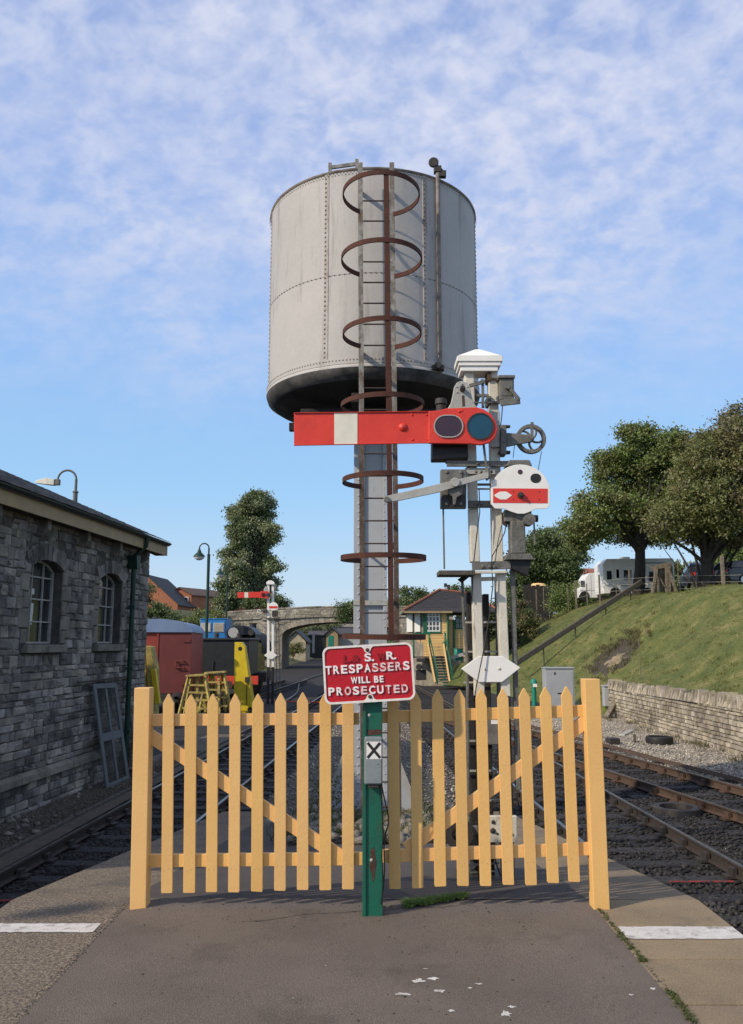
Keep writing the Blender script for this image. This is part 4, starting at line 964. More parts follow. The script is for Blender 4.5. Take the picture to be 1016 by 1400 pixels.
# earth and dirt round the foot
g = gz(512, 1240, 0); tufts('foot_weeds', 'dry_weed', np.array([(g.x+random.gauss(0,.05), g.y-.02+random.gauss(0,.012), .003) for _ in range(40)]), 5, .012, .006, .002, bend=.9, kind='stuff')

# the cast notice
NY = SY - .045; tlp, trp, brp, blp = at(441,884.5,NY), at(562.5,878,NY), at(568,956,NY), at(445,964,NY)
cN = (tlp+trp+brp+blp)/4; ex = ((trp-tlp)+(brp-blp)).normalized(); ex.y = 0; ez = Vector((-ex.z, 0, ex.x)); ey = Vector((0,1,0))
W2, H2 = (trp-tlp).length/2+.003, ((tlp-blp).length+(trp-brp).length)/4
notice = thing('notice_sign', tuple(cN), 'red cast iron notice with white raised letters warning trespassers', 'sign')
NP = lambda a, c, y=0: cN + ex*a + ez*c + Vector((0,y,0))
def rrect(w, h, r, n=6):
    o = []
    for sx, sz, a0 in ((1,-1,-90),(1,1,0),(-1,1,90),(-1,-1,180)):
        for k in range(n+1):
            a = R(a0+90*k/n); o.append((sx*(w-r)+r*math.cos(a), sz*(h-r)+r*math.sin(a)))
    return o
o = rrect(W2, H2, .045); b = MB(); b.prism([NP(x,z,0) for x,z in o], (0,.012,0)); b.build('plate', 'sign_red', notice)
i_ = rrect(W2-.013, H2-.013, .034); n = len(o); b = MB()
vs = [NP(x,z,-.007) for x,z in o]+[NP(x,z,-.007) for x,z in i_]+[NP(x,z,.0125) for x,z in o]+[NP(x,z,-.0005) for x,z in i_]; fs = []
for k in range(n): j=(k+1)%n; fs += [(k,j,n+j,n+k),(k,2*n+k,2*n+j,j),(n+k,n+j,3*n+j,3*n+k)]
b.add(vs, fs); b.build('raised_border', 'sign_white', notice)
for s in (1, -1):
    zz = s*(H2-.012); a = [(-.04,zz),(-.024,zz-s*.012),(-.017,zz-s*.032),(-.006,zz-s*.040),(.006,zz-s*.040),(.017,zz-s*.032),(.024,zz-s*.012),(.04,zz)]
    b = MB(); b.prism([NP(x-.0*s,z,-.0062) for x,z in a], (0,.006,0)); b.build('ear', 'sign_white', notice)
    b = MB(); c = NP(0, zz-s*.022, -.0063); b.dome(c, .0125, (0,-1,0), 10, .7); b.build('bolt', 'rust_patch', notice, smooth=True)
def letters(s, px, py, hpx, m, wpx=None, off=.0015, sp=1.0, name='letter', depth=.0035):
    """each character its own raised piece; px,py = centre of the word in the photo"""
    p = at(px, py, NY); a = (p-cN).dot(ex); c = (p-cN).dot(ez); h = (at(px,py,NY)-at(px,py+hpx,NY)).length
    cu = bpy.data.curves.new('lettering', 'FONT'); cu.body = s; cu.size = h/.70; cu.extrude = depth; cu.offset = off; cu.align_x = 'CENTER'; cu.space_character = sp; cu.bevel_depth = .0006
    o = bpy.data.objects.new(name, cu); COL.objects.link(o); bpy.context.view_layer.update()
    dg = bpy.context.evaluated_depsgraph_get(); me = bpy.data.meshes.new_from_object(o.evaluated_get(dg)); bpy.data.objects.remove(o)
    co = np.empty(len(me.vertices)*3); me.vertices.foreach_get('co', co); co = co.reshape(-1,3)
    ww = co[:,0].max()-co[:,0].min(); k = 1.0
    if wpx: k = (at(px+wpx,py,NY)-at(px,py,NY)).length/ww
    mid = (co[:,0].max()+co[:,0].min())/2
    me.materials.clear(); me.materials.append(MATS[m])
    o = bpy.data.objects.new(name, me); COL.objects.link(o); o.parent = notice
    X = ex; Yv = ez; Zv = X.cross(Yv)
    Mx = Matrix(((X.x*k,Yv.x,Zv.x,0),(X.y*k,Yv.y,Zv.y,0),(X.z*k,Yv.z,Zv.z,0),(0,0,0,1)))
    o.matrix_local = Matrix.Translation(ex*(a-mid*k)+ez*(c-h/2)+Vector((0,-.0045,0))) @ Mx
    return o
letters('L.& ', 480.5, 900, 10, 'faded_red', 23, name='faded_lettering')
letters('S.', 505, 898.5, 10.5, 'flaked_white', 13, name='lettering')
letters('W.', 521.5, 897.5, 10, 'faded_red', 13, name='faded_lettering')
letters('R.', 535, 896, 10.5, 'flaked_white', 13.5, name='lettering')
for s, xs, ys_ in (('TRESPASSERS', (449.5,555.5), (916.3,909.8)),):
    n = len(s)
    cols = ['flaked_white']*n; cols[6:9] = ['worn_white']*3; cols[9] = 'worn_white'
    for i, ch in enumerate(s): letters(ch, xs[0]+(xs[1]-xs[0])*i/(n-1), ys_[0]+(ys_[1]-ys_[0])*i/(n-1), 11, cols[i], 8.6, name='letter')
s = 'WILL'
for i, (ch, x, w) in enumerate(zip('WILL', (484.5,491.5,497,503.5), (9,2.4,5.2,5.2))): letters(ch, x, 930-.05*(x-484), 8.5, 'flaked_white', w, name='letter')
for ch, x, w in (('B',514.5,6.2),('E',521.8,5.2)): letters(ch, x, 930-.05*(x-484), 8.5, 'flaked_white', w, name='letter')
s = 'PROSECUTED'; n = len(s)
for i, ch in enumerate(s): letters(ch, 453.5+(553.5-453.5)*i/(n-1), 945.5+(941-945.5)*i/(n-1), 10.5, 'worn_white' if i in (2,7,8,9,4) else 'flaked_white', 8.6, name='letter')

# grey box with the black cross on white
bx0, bx1, bz1, bz0 = at(498,1040,SY-.07).x, at(523,1040,SY-.07).x, at(510,1008,SY-.07).z, at(510,1073,SY-.07).z
box = thing('junction_box', ((bx0+bx1)/2, SY-.03, bz0), 'small grey metal box with a black cross on white, on the green post', 'electrical box')
mx, mz = (bx0+bx1)/2, (bz0+bz1)/2
def rr2(w, h, r): return rrect(w, h, r, 4)
o = rr2((bx1-bx0)/2, (bz1-bz0)/2, .014); i2 = rr2((bx1-bx0)/2-.006, (bz1-bz0)/2-.006, .011)
b = MB(); b.prism([(mx+x, SY-.056, mz+z) for x, z in o], (0,.050,0)); b.build('case', 'box_grey', box, bevel=.004)
b = MB(); b.prism([(mx+x, SY-.064, mz+z) for x, z in i2], (0,.0075,0)); b.build('lid', 'box_grey', box, bevel=.003)
c0, c1 = at(501,1014,SY-.07), at(521.5,1038,SY-.07)
b = MB(); b.add([(c0.x,SY-.0655,c1.z),(c1.x,SY-.0655,c1.z),(c1.x,SY-.0655,c0.z),(c0.x,SY-.0655,c0.z)], [(0,1,2,3)]); b.build('label_plate', 'sign_white', box)
b = MB(); e = .007
for (p, q, yy) in (((c0.x+e,c0.z-e),(c1.x-e,c1.z+e),.0665),((c0.x+e,c1.z+e),(c1.x-e,c0.z-e),.0668)):
    d = Vector((q[0]-p[0],0,q[1]-p[1])).normalized(); u = Vector((-d.z,0,d.x))*.0085
    b.add([Vector((p[0],SY-yy,p[1]))-u, Vector((q[0],SY-yy,q[1]))-u, Vector((q[0],SY-yy,q[1]))+u, Vector((p[0],SY-yy,p[1]))+u], [(0,1,2,3)])
b.build('black_cross', 'black', box)
MB().dome((at(517,1043,SY).x, SY-.064, at(517,1043,SY).z), .004).build('screw', 'dark_iron', box)
b = MB(); b.box((mx-.03, SY-.05, bz0-.022), (mx+.035, SY-.008, bz0-.001)); b.build('cable_gland', 'dark_iron', box, bevel=.004)
P_ = lambda x, y, d=-.02: at(x, y, SY+d)
b = MB(); b.tube([P_(521,1068,-.05), P_(523,1080,-.04), P_(527,1098,-.01), P_(531,1115,.01), P_(531,1128,.01), P_(527,1140,0), P_(525,1160,-.005), P_(526,1190,-.008), P_(524,1215,-.01), P_(521,1236,-.01)], .0042, 6)
b.tube([P_(519,1074,-.03), P_(522,1100,-.015), P_(524,1140,-.01), P_(522,1170,-.012), P_(524,1205,-.012), P_(522,1237,-.012)], .0035, 6)
tag(b.build('black_cable', 'cable', smooth=True), 'thin black cables looping down the right edge of the green post', 'cable')
# ================================================================== MAIN SIGNAL (stands just behind the fence)
GYS = 6.6
def poly(pts, Y, d):                    # an outline read off the photo, standing upright at distance Y, d deep
    return MB().prism([at(x, y, Y) for x, y in pts], (0, d, 0))
def rect(x0, y0, x1, y1, Y, d): return poly([(x0,y1),(x1,y1),(x1,y0),(x0,y0)], Y, d)
sig = thing('semaphore_signal', (.92, GYS, -.12), 'tall twin post railway signal right behind the fence, with large red arm', 'railway signal')
def sp(m, name, mat_, bevel=.003, smooth=False, par=None, **k): return m.build(name, mat_, par or sig, bevel=bevel, smooth=smooth, **k)
# posts
def leg(xt0, xt1, yt, xb0, xb1, yb, Y, d, name='post', m='post_white'):
    sp(poly([(xb0,yb),(xb1,yb),(xt1,yt),(xt0,yt)], Y, d), name, m, .006)
leg(634.7,647.7,497, 644,656.5,768, GYS, .11); leg(667.8,680.2,497, 674.5,688.5,768, GYS, .11)
leg(645.2,658,781, 649.3,663,952, GYS-.06, .08); leg(678.6,691.5,781, 686,698.5,952, GYS-.06, .08)
# slightly swollen lower legs
# dark lower frame down to the ramp
def down(px0, px1, ytop, Y, d, name, m, zb):
    a, c = at(px0,ytop,Y), at(px1,ytop,Y); b = MB(); b.box((a.x,Y,zb), (c.x,Y+d,a.z)); return sp(b, name, m, .005)
down(638,646.5,808,GYS+.14,.09,'timber_post','black_timber',-.25)
down(660.5,668.5,812,GYS+.14,.09,'timber_post','black_timber',-.25)
down(650.5,663,953,GYS-.05,.07,'lower_post','black',-.12)
down(686.5,698,953,GYS-.05,.07,'lower_post','black',-.12)
down(698,704.5,776,GYS-.03,.03,'conduit','signal_grey',.55)
sp(MB().box((.66,GYS-.2,-.22),(1.22,GYS+.35,-.10)), 'footing', 'dark_iron', .01)
# cap
for (x0,x1,y0,y1,e) in ((630,681,499.5,507,.0),(627.5,685,493.5,499.7,.012),(625,687.5,486.5,493.7,.022)):
    sp(rect(x0,y0,x1,y1,GYS-.04-e,.20+2*e), 'cap_moulding', 'white', .004)
a, c = at(625,486.5,GYS-.06), at(687.5,486.5,GYS-.06); zt = at(655,477.5,GYS+.06).z; b = MB()
m_ = ((a.x+c.x)/2, GYS+.06)
b.add([(a.x,GYS-.062,a.z+.001),(c.x,GYS-.062,a.z+.001),(c.x,GYS+.182,a.z+.001),(a.x,GYS+.182,a.z+.001),(m_[0]-.02,m_[1],zt),(m_[0]+.02,m_[1],zt)], [(0,1,5,4),(1,2,5),(2,3,4,5),(3,0,4),(3,2,1,0)])
sp(b, 'cap_roof', 'white', .003)
# arm
AY = GYS - .16
arm_pts = [(402,564),(589.5,561.8),(589.5,606),(402,609.5)]
arm = sp(poly(arm_pts, AY, .006), 'arm', 'signal_red', .002)
b = MB()
for (xa,ya,xb,yb) in ((402,564.6,589,562.5),(402,608.8,589,605.4)):
    b.bar(at(xa,ya,AY-.006), at(xb,yb,AY-.006), .012, .005)
b.build('arm_edge', 'signal_red', arm, bevel=.002)
poly([(457,563.6),(488.7,563.2),(488.7,608.0),(457,608.6)], AY-.0035, .003).build('white_band', 'cream_white', arm)
MB().lathe([(.0001,-.02),(.02,-.016),(.034,-.006),(.036,0)], at(551,584,AY), 20, 'Y').build('boss', 'signal_red', arm, smooth=True)
for (x,y) in ((563.5,567),(583.4,567),(564,601),(585,600.5)): MB().dome(at(x,y,AY-.001), .011, (0,-1,0), 8).build('rivet', 'signal_red', arm, smooth=True)
# spectacle
spec = [(586,562),(600,561),(611,558),(652,556.5),(662,559.5),(672,566.5),(678.5,577),(680.5,588),(677,598.5),(669,605.3),(657,608.3),(645,606.8),(586,606)]
sc_ = poly(spec, AY-.014, .03).build('spectacle', 'signal_red', sig, bevel=.006)
gp = [(611.5,559.5),(616.5,551),(619,540),(621,529),(625,522.5),(631.5,520.3),(638,522.5),(642.8,529),(645,541),(648.5,551.5),(654,558)]
poly(gp, AY-.0115, .026).build('casting', 'casting_grey', sig, bevel=.006)
c = at(632, 532.5, AY-.015); b = MB(); b.disc(c+Vector((0,-.045,0)), .021, .045, 12); b.disc(c+Vector((0,-.065,0)), .013, .03, 6); b.build('pivot_bolt', 'dark_iron', sig, smooth=False)
for k in range(6):
    a = R(60*k+30); MB().dome(c+Vector((.047*math.cos(a), .002, .047*math.sin(a))), .0085, (0,-1,0), 7).build('casting_bolt', 'casting_grey', sig)
b = MB(); q = at(633,541,AY-.0125); b.add([(q.x-.008,q.y,q.z),(q.x+.012,q.y,q.z),(q.x+.016,q.y,q.z-.085),(q.x-.006,q.y,q.z-.09)], [(3,2,1,0)]); b.build('rust_streak', 'rust_chair', sig)
def stadium(cx, cy, hw, hh, n=10):
    o = []
    for k in range(n+1): a = R(-90+180*k/n); o.append((cx+(hw-hh)+hh*math.cos(a), cy+hh*math.sin(a)))
    for k in range(n+1): a = R(90+180*k/n); o.append((cx-(hw-hh)+hh*math.cos(a), cy+hh*math.sin(a)))
    return o
def lens(o_out, o_in, Y, m_rim, m_glass, par):
    n = len(o_out); A_ = [at(x,y,Y) for x,y in o_out]; B_ = [at(x,y,Y) for x,y in o_in]
    b = MB(); vs = [p+Vector((0,-.010,0)) for p in A_]+[p+Vector((0,-.010,0)) for p in B_]+A_+B_; fs = []
    for k in range(n): j=(k+1)%n; fs += [(k,j,n+j,n+k),(n+k,n+j,3*n+j,3*n+k),(2*n+k,2*n+j,j,k)]
    b.add(vs, fs); r = b.build('lens_rim', m_rim, par)
    MB().add([p+Vector((0,-.003,0)) for p in B_], [tuple(range(n-1,-1,-1))]).build('lens', m_glass, r)
lens(stadium(613.2,583,20.3,15.6), stadium(613.2,583,18.8,14.2), AY-.0145, 'casting_grey', 'lens_red', sc_)
lens(stadium(656.5,583,18.6,18.59), stadium(656.5,583,17,16.99), AY-.0145, 'dark_iron', 'lens_blue', sc_)
MB().ring(at(656.5,583,AY-.017), .103, .118, .004).build('lens_bezel', 'signal_red', sc_)
b = MB(); c = at(628,562.5,AY-.014); b.dome(c, .013, (0,-1,0), 8); b.dome(c+Vector((.02,0,.006)), .010, (0,-1,0), 8); b.build('cast_mark', 'signal_red', sc_)
# lamp behind the arm
lamp = MB(); c = at(603,600,GYS+.02)
lp = rect(591,567,640,626,GYS-.06,.19).build('signal_lamp', 'black', sig, bevel=.008)
MB().lathe([(.0001,.05),(.045,.045),(.05,0),(.04,-.01),(.04,-.1),(.0001,-.1)], at(603,553,GYS+.02), 20).build('lamp_chimney', 'dark_iron', lp, smooth=True)
MB().bar(at(592,626,GYS-.06), at(640,623,GYS-.06), .03, .03).build('lamp_shelf', 'dark_iron', lp)
MB().bar(at(605,627,GYS+.0), at(615,636,GYS+.0), .02, .02).build('lamp_strut', 'signal_grey', lp)
sp(rect(668.5,563,683.5,611,GYS-.035,.02), 'backplate', 'casting_grey', .004)
# rods and cross bars
def bar(x0,y0,x1,y1,Y,w,h,name,m='signal_grey',bv=.002): 
    b = MB(); b.bar(at(x0,y0,Y), at(x1,y1,Y), w, h, (0,1,0)); return sp(b, name, m, bv)
bar(642,527.5,663,521.5,AY+.05,.028,.02,'crank'); c = at(660,521,AY+.045); sp(MB().disc(c, .02, .03, 10), 'crank_pin', 'signal_grey')
bar(660,522,660.5,558,AY+.06,.022,.014,'down_rod'); bar(661,606,667,655,AY+.06,.018,.014,'down_rod')
sp(MB().tube([at(666,640,AY+.04), at(668.5,652,AY+.04), at(664,655,AY+.04)], .018, 8), 'rod_eye', 'signal_grey', 0)
bar(640,550.5,692,550.5,GYS-.03,.012,.012,'stay_rod'); bar(648,541,668,541,GYS+.03,.022,.03,'cross_bar')
bar(611,634,700,634.3,GYS-.045,.044,.03,'cross_bar'); bar(636,644,679,644.5,GYS-.028,.05,.02,'cross_bar','casting_grey'); bar(640,689.5,673,689.5,GYS-.03,.056,.025,'cross_bar')
bar(653,662.5,674,662.5,GYS+.05,.018,.02,'cross_bar'); bar(653,668.5,674,668.5,GYS+.05,.012,.02,'cross_bar')
for (x,y) in ((651,645),(658,645),(672,645),(653,634),(669,634),(651,689),(658,689)): MB().dome(at(x,y,GYS-.06), .014, (0,-1,0), 6, .8).build('bolt', 'signal_grey', sig)
poly([(692,637),(728,637),(724.5,628.5),(697,628.5)], GYS-.10, .2).build('lamp_hood', 'signal_grey', sig, bevel=.008)
# electric repeater box on the right of the top
rb_ = rect(683.5,516,703,546,GYS-.09,.14).build('repeater_box', 'signal_grey', sig, bevel=.006)
rect(681.5,512.5,704.5,516.5,GYS-.11,.18).build('box_lid', 'signal_grey', rb_, bevel=.004)
rect(686,518,701,541,GYS-.094,.004).build('box_door', 'signal_grey', rb_, bevel=.002)
MB().bar(at(694.5,528,GYS-.11), at(710,546.5,GYS-.11), .028, .02, (0,1,0)).build('lever', 'signal_grey', rb_, bevel=.003)
MB().bar(at(684,551,GYS-.10), at(711,548,GYS-.10), .02, .05).build('box_base', 'signal_grey', rb_, bevel=.003)
MB().disc(at(694.5,528,GYS-.125), .02, .03, 10).build('lever_pin', 'signal_grey', rb_)
for y in (518, 550):
    b = MB(); b.bar(at(666.5,y,GYS-.012), at(684,y,GYS-.012), .018, .014); b.box(at(666.5,y+2,GYS-.02), at(668.5,y-2,GYS+.12)); b.build('strap', 'rust_chair' if y == 518 else 'signal_grey', rb_)
# pulley on its bracket
pu = rect(684.5,580.5,692.8,621,GYS-.06,.12).build('pulley_bracket', 'signal_grey', sig, bevel=.006)
for (y0, y1) in ((582,584),(617,620)): rect(682,y0-1,698,y1,GYS-.045,.04).build('bracket_lug', 'dark_iron', pu, bevel=.003)
b = MB(); b.prism([at(x,y,GYS-.03) for x,y in ((692.5,610.5),(728,603.5),(728,594.5),(692.5,591.5))], (0,.03,0)); b.build('bracket_arm', 'signal_grey', pu, bevel=.004)
MB().bar(at(727.5,577,GYS-.05), at(727.5,600,GYS-.05), .024, .012, (0,1,0)).build('keeper', 'signal_grey', pu, bevel=.002)
wc = at(726.3,599.7,GYS-.005); wh = MB().ring(wc+Vector((0,-.0,0)), .089, .122, .035, 40).build('pulley_wheel', 'signal_grey', pu, bevel=.005, smooth=True)
b = MB()
for k in range(5):
    a0 = R(72*k+20); ps = []
    for t in np.linspace(0, 1, 7): rr = .015+.078*t; a = a0+.75*t; ps.append(wc+Vector((rr*math.cos(a), .017, rr*math.sin(a))))
    b.tube(ps, .0095, 6)
b.disc(wc+Vector((0,-.01,0)), .024, .055, 14); b.build('spokes', 'signal_grey', wh, smooth=True)
b = MB(); b.tube([at(703.5,609,GYS), at(701.5,626,GYS)], .003, 5); b.tube([at(740.5,617,GYS), at(735.5,644,GYS+.02)], .003, 5); b.build('wire', 'cable', pu)
# balance lever box on the left
lb = rect(602.5,641.5,638,694.5,GYS-.10,.07).build('lever_box', 'signal_grey', sig, bevel=.006)
rect(609,648,632,660,GYS-.108,.01).build('box_rib', 'signal_grey', lb, bevel=.003); rect(604,676,636,693,GYS-.104,.006).build('box_recess', 'dark_iron', lb, bevel=.002)
for (x,y) in ((610.5,646),(630,646),(610.5,689),(630,689)): MB().dome(at(x,y,GYS-.103), .018, (0,-1,0), 6, .8).build('bolt', 'signal_grey', lb)
b = MB(); b.prism([at(x,y,GYS-.15) for x,y in ((612,664),(616,655),(630,655),(634,664),(632,676),(625,680),(623,690),(620,690),(619,679),(613,675))], (0,.045,0)); b.build('weight_casting', 'signal_grey', lb, bevel=.006)
MB().disc(at(622.5,659,GYS-.19), .036, .05, 16).build('lever_pivot', 'casting_grey', lb, bevel=.004)
b = MB(); b.prism([at(x,y,GYS-.175) for x,y in ((525,679),(545,674),(600,661.5),(640,652),(668,645.5),(668,653.5),(640,660.5),(600,673),(548,684),(530,686.5),(524.5,684.5))], (0,.018,0)); b.build('balance_arm', 'casting_grey', lb, bevel=.003)
MB().disc(at(529,682.3,GYS-.19), .022, .04, 12).build('arm_pin', 'signal_grey', lb)
bar(606,695,607.6,778,GYS-.06,.013,.013,'stay_rod')
# shunting disc
DY = GYS - .13; cx_, cy_ = 711.6, 675.5
o = []
for k in range(37): a = R(180-180*k/36); o.append((cx_+40.7*math.cos(a), cy_-2-38.5*math.sin(a)))
o += [(752,691),(748.5,695.3),(733,695.6),(725,699.5),(717,702.3),(708,702.3),(699,699.5),(690,695.6),(677,695.3),(671.2,689)]
disc = poly(o[::-1], DY, .008).build('shunting_disc', 'white', sig, bevel=.0025)
poly([(674.3,687.4),(748.8,687.9),(748.8,668),(674.3,667.6)], DY-.0025, .002).build('red_stripe', 'disc_red', disc)
lz = [(675.5,677.3),(678,675.2),(684,672),(692.5,672),(700,677.2),(692.5,682.8),(684,682.8),(678,679.5)]
poly(lz[::-1], DY-.0045, .0018).build('white_lozenge', 'white', disc)
c = at(711.8,677.3,DY-.005); b = MB(); b.disc(c+Vector((0,-.02,0)), .025, .02, 14); b.disc(c+Vector((0,-.04,0)), .014, .022, 6); b.build('disc_hub', 'dark_iron', disc, bevel=.002)
MB().disc(at(711.3,645.2,DY-.002), .0195, .002, 18).build('sight_hole', 'lens_red', disc)
b = MB(); b.prism([at(x,y,DY-.002) for x,y in stadium(732.6,653.8,7.4,6.4)[::-1]], (0,.0018,0)); b.build('sight_hole', 'black', disc)
for (x,y) in ((701.8,672),(701.8,682.5),(737.3,672.5),(737.3,683)): MB().dome(at(x,y,DY-.003), .006, (0,-1,0), 6).build('stud', 'dark_iron', disc)
# its lamp case and crank under it
lc = poly([(698,712),(718,712),(720,757),(699,757)][::-1], GYS-.09, .14).build('lamp_case', 'signal_grey', sig, bevel=.01)
poly([(690,697),(727,697),(727,713),(690,713)][::-1], GYS-.08, .16).build('case_head', 'signal_grey', lc, bevel=.006)
MB().lathe([(.0001,-.08),(.045,-.08),(.045,.02),(.03,.03),(.0001,.03)], at(722,712,GYS-.09), 16, 'Y').build('case_drum', 'signal_grey', lc, smooth=True)
MB().lathe([(.0001,-.03),(.028,-.03),(.028,.03),(.0001,.03)], at(730,709,GYS-.06), 14, 'X').build('case_crank', 'dark_iron', lc, smooth=True)
poly([(694,757),(726,757),(731,765),(691,765)][::-1], GYS-.12, .2).build('case_base', 'signal_grey', lc, bevel=.004)
poly([(697,765),(727,765),(722,787),(700,778)][::-1], GYS-.08, .1).build('case_bracket', 'black', lc, bevel=.004)
MB().tube([at(730,712,GYS-.05), at(731.5,745,GYS-.05)], .007, 6).build('crank_rod', 'signal_grey', lc)
poly([(690,697),(694,697),(694,720),(688,716)][::-1], GYS-.05, .04).build('case_lug', 'dark_iron', lc)
# platform bracket and foot board
bar(645.5,774,698,772.5,GYS-.075,.062,.03,'cross_bar'); bar(645,782.5,692.5,782,GYS-.085,.02,.04,'cross_bar','post_white'); bar(655,792,682,791,GYS-.02,.03,.03,'cross_bar','post_white')
for (x,y) in ((660,775),(670,774.5),(676,775)): MB().dome(at(x,y,GYS-.095), .017, (0,-1,0), 6, .8).build('bolt', 'signal_grey', sig)
for k, (dy, dx) in enumerate(((0,0),(.085,0),(.17,0))):
    a, c = at(600,780,GYS-.2), at(644,779,GYS-.2); b = MB(); b.box((a.x, GYS-.22+dy, a.z-.035), (c.x+.03, GYS-.22+dy+.075, a.z)); b.build('foot_board', 'old_timber', sig, bevel=.004)
sp(poly([(626,792),(645,779),(645,786),(632,797)][::-1], GYS-.05, .04), 'board_bracket', 'black_timber')
sp(MB().tube([at(632,792,GYS), at(634,850,GYS), at(639,905,GYS), at(640.5,1090,GYS)], .011, 6), 'stay_rod', 'signal_grey', 0, True)
for y in (851, 891, 933, 1013, 1054): bar(634,y,680,y-.5,GYS+.10,.014,.012,'rung','casting_grey',0)
for y in (1094,): bar(666,y,690,y,GYS+.1,.014,.012,'rung','casting_grey',0)
down(676,680.5,790,GYS+.12,.02,'ladder_stile','signal_grey',-.2)
# white diamond
dm = poly([(630.4,914.4),(655,932.8),(686.5,932.8),(711.8,913),(688,897),(654.5,897)], GYS-.085, .012).build('diamond_plate', 'white', sig, bevel=.004)
for x, y in ((664,915),(682.5,914)): MB().dome(at(x,y,GYS-.086), .013, (0,-1,0), 8).build('bolt', 'post_white', dm)
# cables
b = MB(); Q = lambda x, y, d=-.08: at(x, y, GYS+d)
b.tube([Q(655,668), Q(656,700), Q(652,730), Q(647,775), Q(646,800), Q(645,822)], .0045, 5)
b.tube([Q(693,712,-.05), Q(690,728,-.06), Q(682,745,-.08), Q(673,760,-.1), Q(672,772,-.1), Q(674,800,-.09), Q(668,850,-.1), Q(661,890,-.11), Q(654,925,-.12), Q(651,940,-.1), Q(648,960,-.05)], .0045, 5)
b.tube([Q(687,555,-.03), Q(686,570,-.03), Q(684,585,-.04)], .0045, 5); b.tube([Q(686,718,-.04), Q(680,745,-.08), Q(677,768,-.09)], .0035, 5)
b.tube([Q(676,1150,-.1), Q(678,1180,-.12), Q(684,1196,-.13), Q(690,1200,-.12)], .006, 5)
b.build('signal_cable', 'cable', sig, smooth=True)
# gear low down behind the pickets
rect(664,984,690,1018,GYS-.10,.06).build('relay_box', 'signal_grey', sig, bevel=.005); rect(671.5,984.5,680.5,990,GYS-.104,.004).build('relay_label', 'white', sig)
rect(668,1116,707,1152,GYS-.12,.05).build('base_box', 'post_white', sig, bevel=.005)
for (x,y,r) in ((674.5,1124,.016),(674,1136,.022),(680,1140,.01),(700,1141,.012)): MB().dome(at(x,y,GYS-.121), r, (0,-1,0), 8).build('bolt', 'dark_iron', sig)
wl = MB().ring(at(628,1141,GYS-.05), .05, .11, .05, 26).disc(at(628,1141,GYS-.06), .03, .07, 12)
g = wl.build('wire_wheel', 'dark_iron', sig, bevel=.004, smooth=True)
b = MB(); b.bar(at(610,1138,GYS), at(658,1134,GYS), .05, .06); b.bar(at(612,1151,GYS), at(690,1151,GYS), .025, .12); b.build('wheel_frame', 'signal_grey', sig, bevel=.004)
b = MB(); b.bar(at(640,1183,GYS-.1), at(682,1180,GYS-.1), .012, .012); b.bar(at(640,1193,GYS-.1), at(676,1191,GYS-.1), .008, .008); b.disc(at(647,1184,GYS-.12), .02, .03, 8); b.build('ground_rod', 'signal_grey', sig)

# ================================================================== SECOND SIGNAL, FAR DOWN THE YARD
FYS = 39.0
s2 = thing('semaphore_signal', (at(370,900,FYS).x, FYS, GZ), 'small distant twin post signal in front of the stone bridge', 'railway signal')
def q2(m, name, mt, par=None, bv=.006): return m.build(name, mt, par or s2, bevel=bv)
for (x0, x1) in ((365.2,368.4),(371.4,374.6)): q2(rect(x0,798,x1,912,FYS,.11), 'post', 'white')
for (x0, x1) in ((365.2,368.6),(371.4,374.8)): a, c = at(x0,912,FYS), at(x1,912,FYS); q2(MB().box((a.x,FYS,GZ),(c.x,FYS+.1,a.z)), 'lower_post', 'black')
q2(rect(364.2,796,375,799,FYS-.08,.26), 'cap_moulding', 'white'); q2(poly([(364.2,796),(375,796),(371.5,793.5),(367.5,793.5)], FYS-.06, .2), 'cap_roof', 'white')
am = q2(poly([(324.6,817.5),(356,817),(356,809.3),(324.6,809.8)], FYS-.16, .02), 'arm', 'signal_red')
poly([(334.3,817.2),(339.4,817.1),(339.4,809.8),(334.3,809.9)], FYS-.164, .004).build('white_band', 'cream_white', am)
s3 = q2(poly([(355,817.5),(366,818.2),(369.5,815.5),(370.5,812),(367,808.5),(356,808)], FYS-.17, .03), 'spectacle', 'signal_red')
for x, m in ((360.3,'lens_red'),(366.8,'lens_blue')): b = MB(); b.disc(at(x,813.3,FYS-.185), .095, .01, 16); b.build('lens', m, s3)
q2(poly([(360.5,808.5),(367,808.5),(366,802.5),(363,801.5),(361.2,804)], FYS-.15, .03), 'casting', 'casting_grey')
q2(rect(374.6,799,378,806,FYS-.08,.12), 'repeater_box', 'signal_grey')
o = [(373.8+6.5*math.cos(R(a)), 829.6-6.4*math.sin(R(a))) for a in range(180,-1,-15)]+[(380.3,833),(377,833.7),(373.8,834.3),(370.5,833.7),(367.3,833)]
d2 = q2(poly(o[::-1], FYS-.14, .012), 'shunting_disc', 'white', bv=.002)
poly([(368,831.8),(379.7,831.9),(379.7,828.7),(368,828.6)], FYS-.144, .003).build('red_stripe', 'disc_red', d2)
q2(rect(371.8,835,379.5,843,FYS-.1,.18), 'lamp_case', 'dark_iron'); q2(rect(359.5,833,365,838.5,FYS-.1,.12), 'lever_box', 'dark_iron')
q2(rect(364,844.5,381,846.5,FYS-.2,.4), 'foot_board', 'old_timber'); b = MB(); b.ring(at(354,835.3,FYS), .05, .08, .04, 16); q2(b, 'pulley_wheel', 'white', bv=0)
q2(MB().bar(at(355,836,FYS), at(366,836,FYS), .03, .03), 'pulley_arm', 'signal_grey')
q2(poly([(361,896),(368,901),(372.5,901),(379,896),(372.5,890.5),(368,890.5)], FYS-.09, .02), 'diamond_plate', 'white')
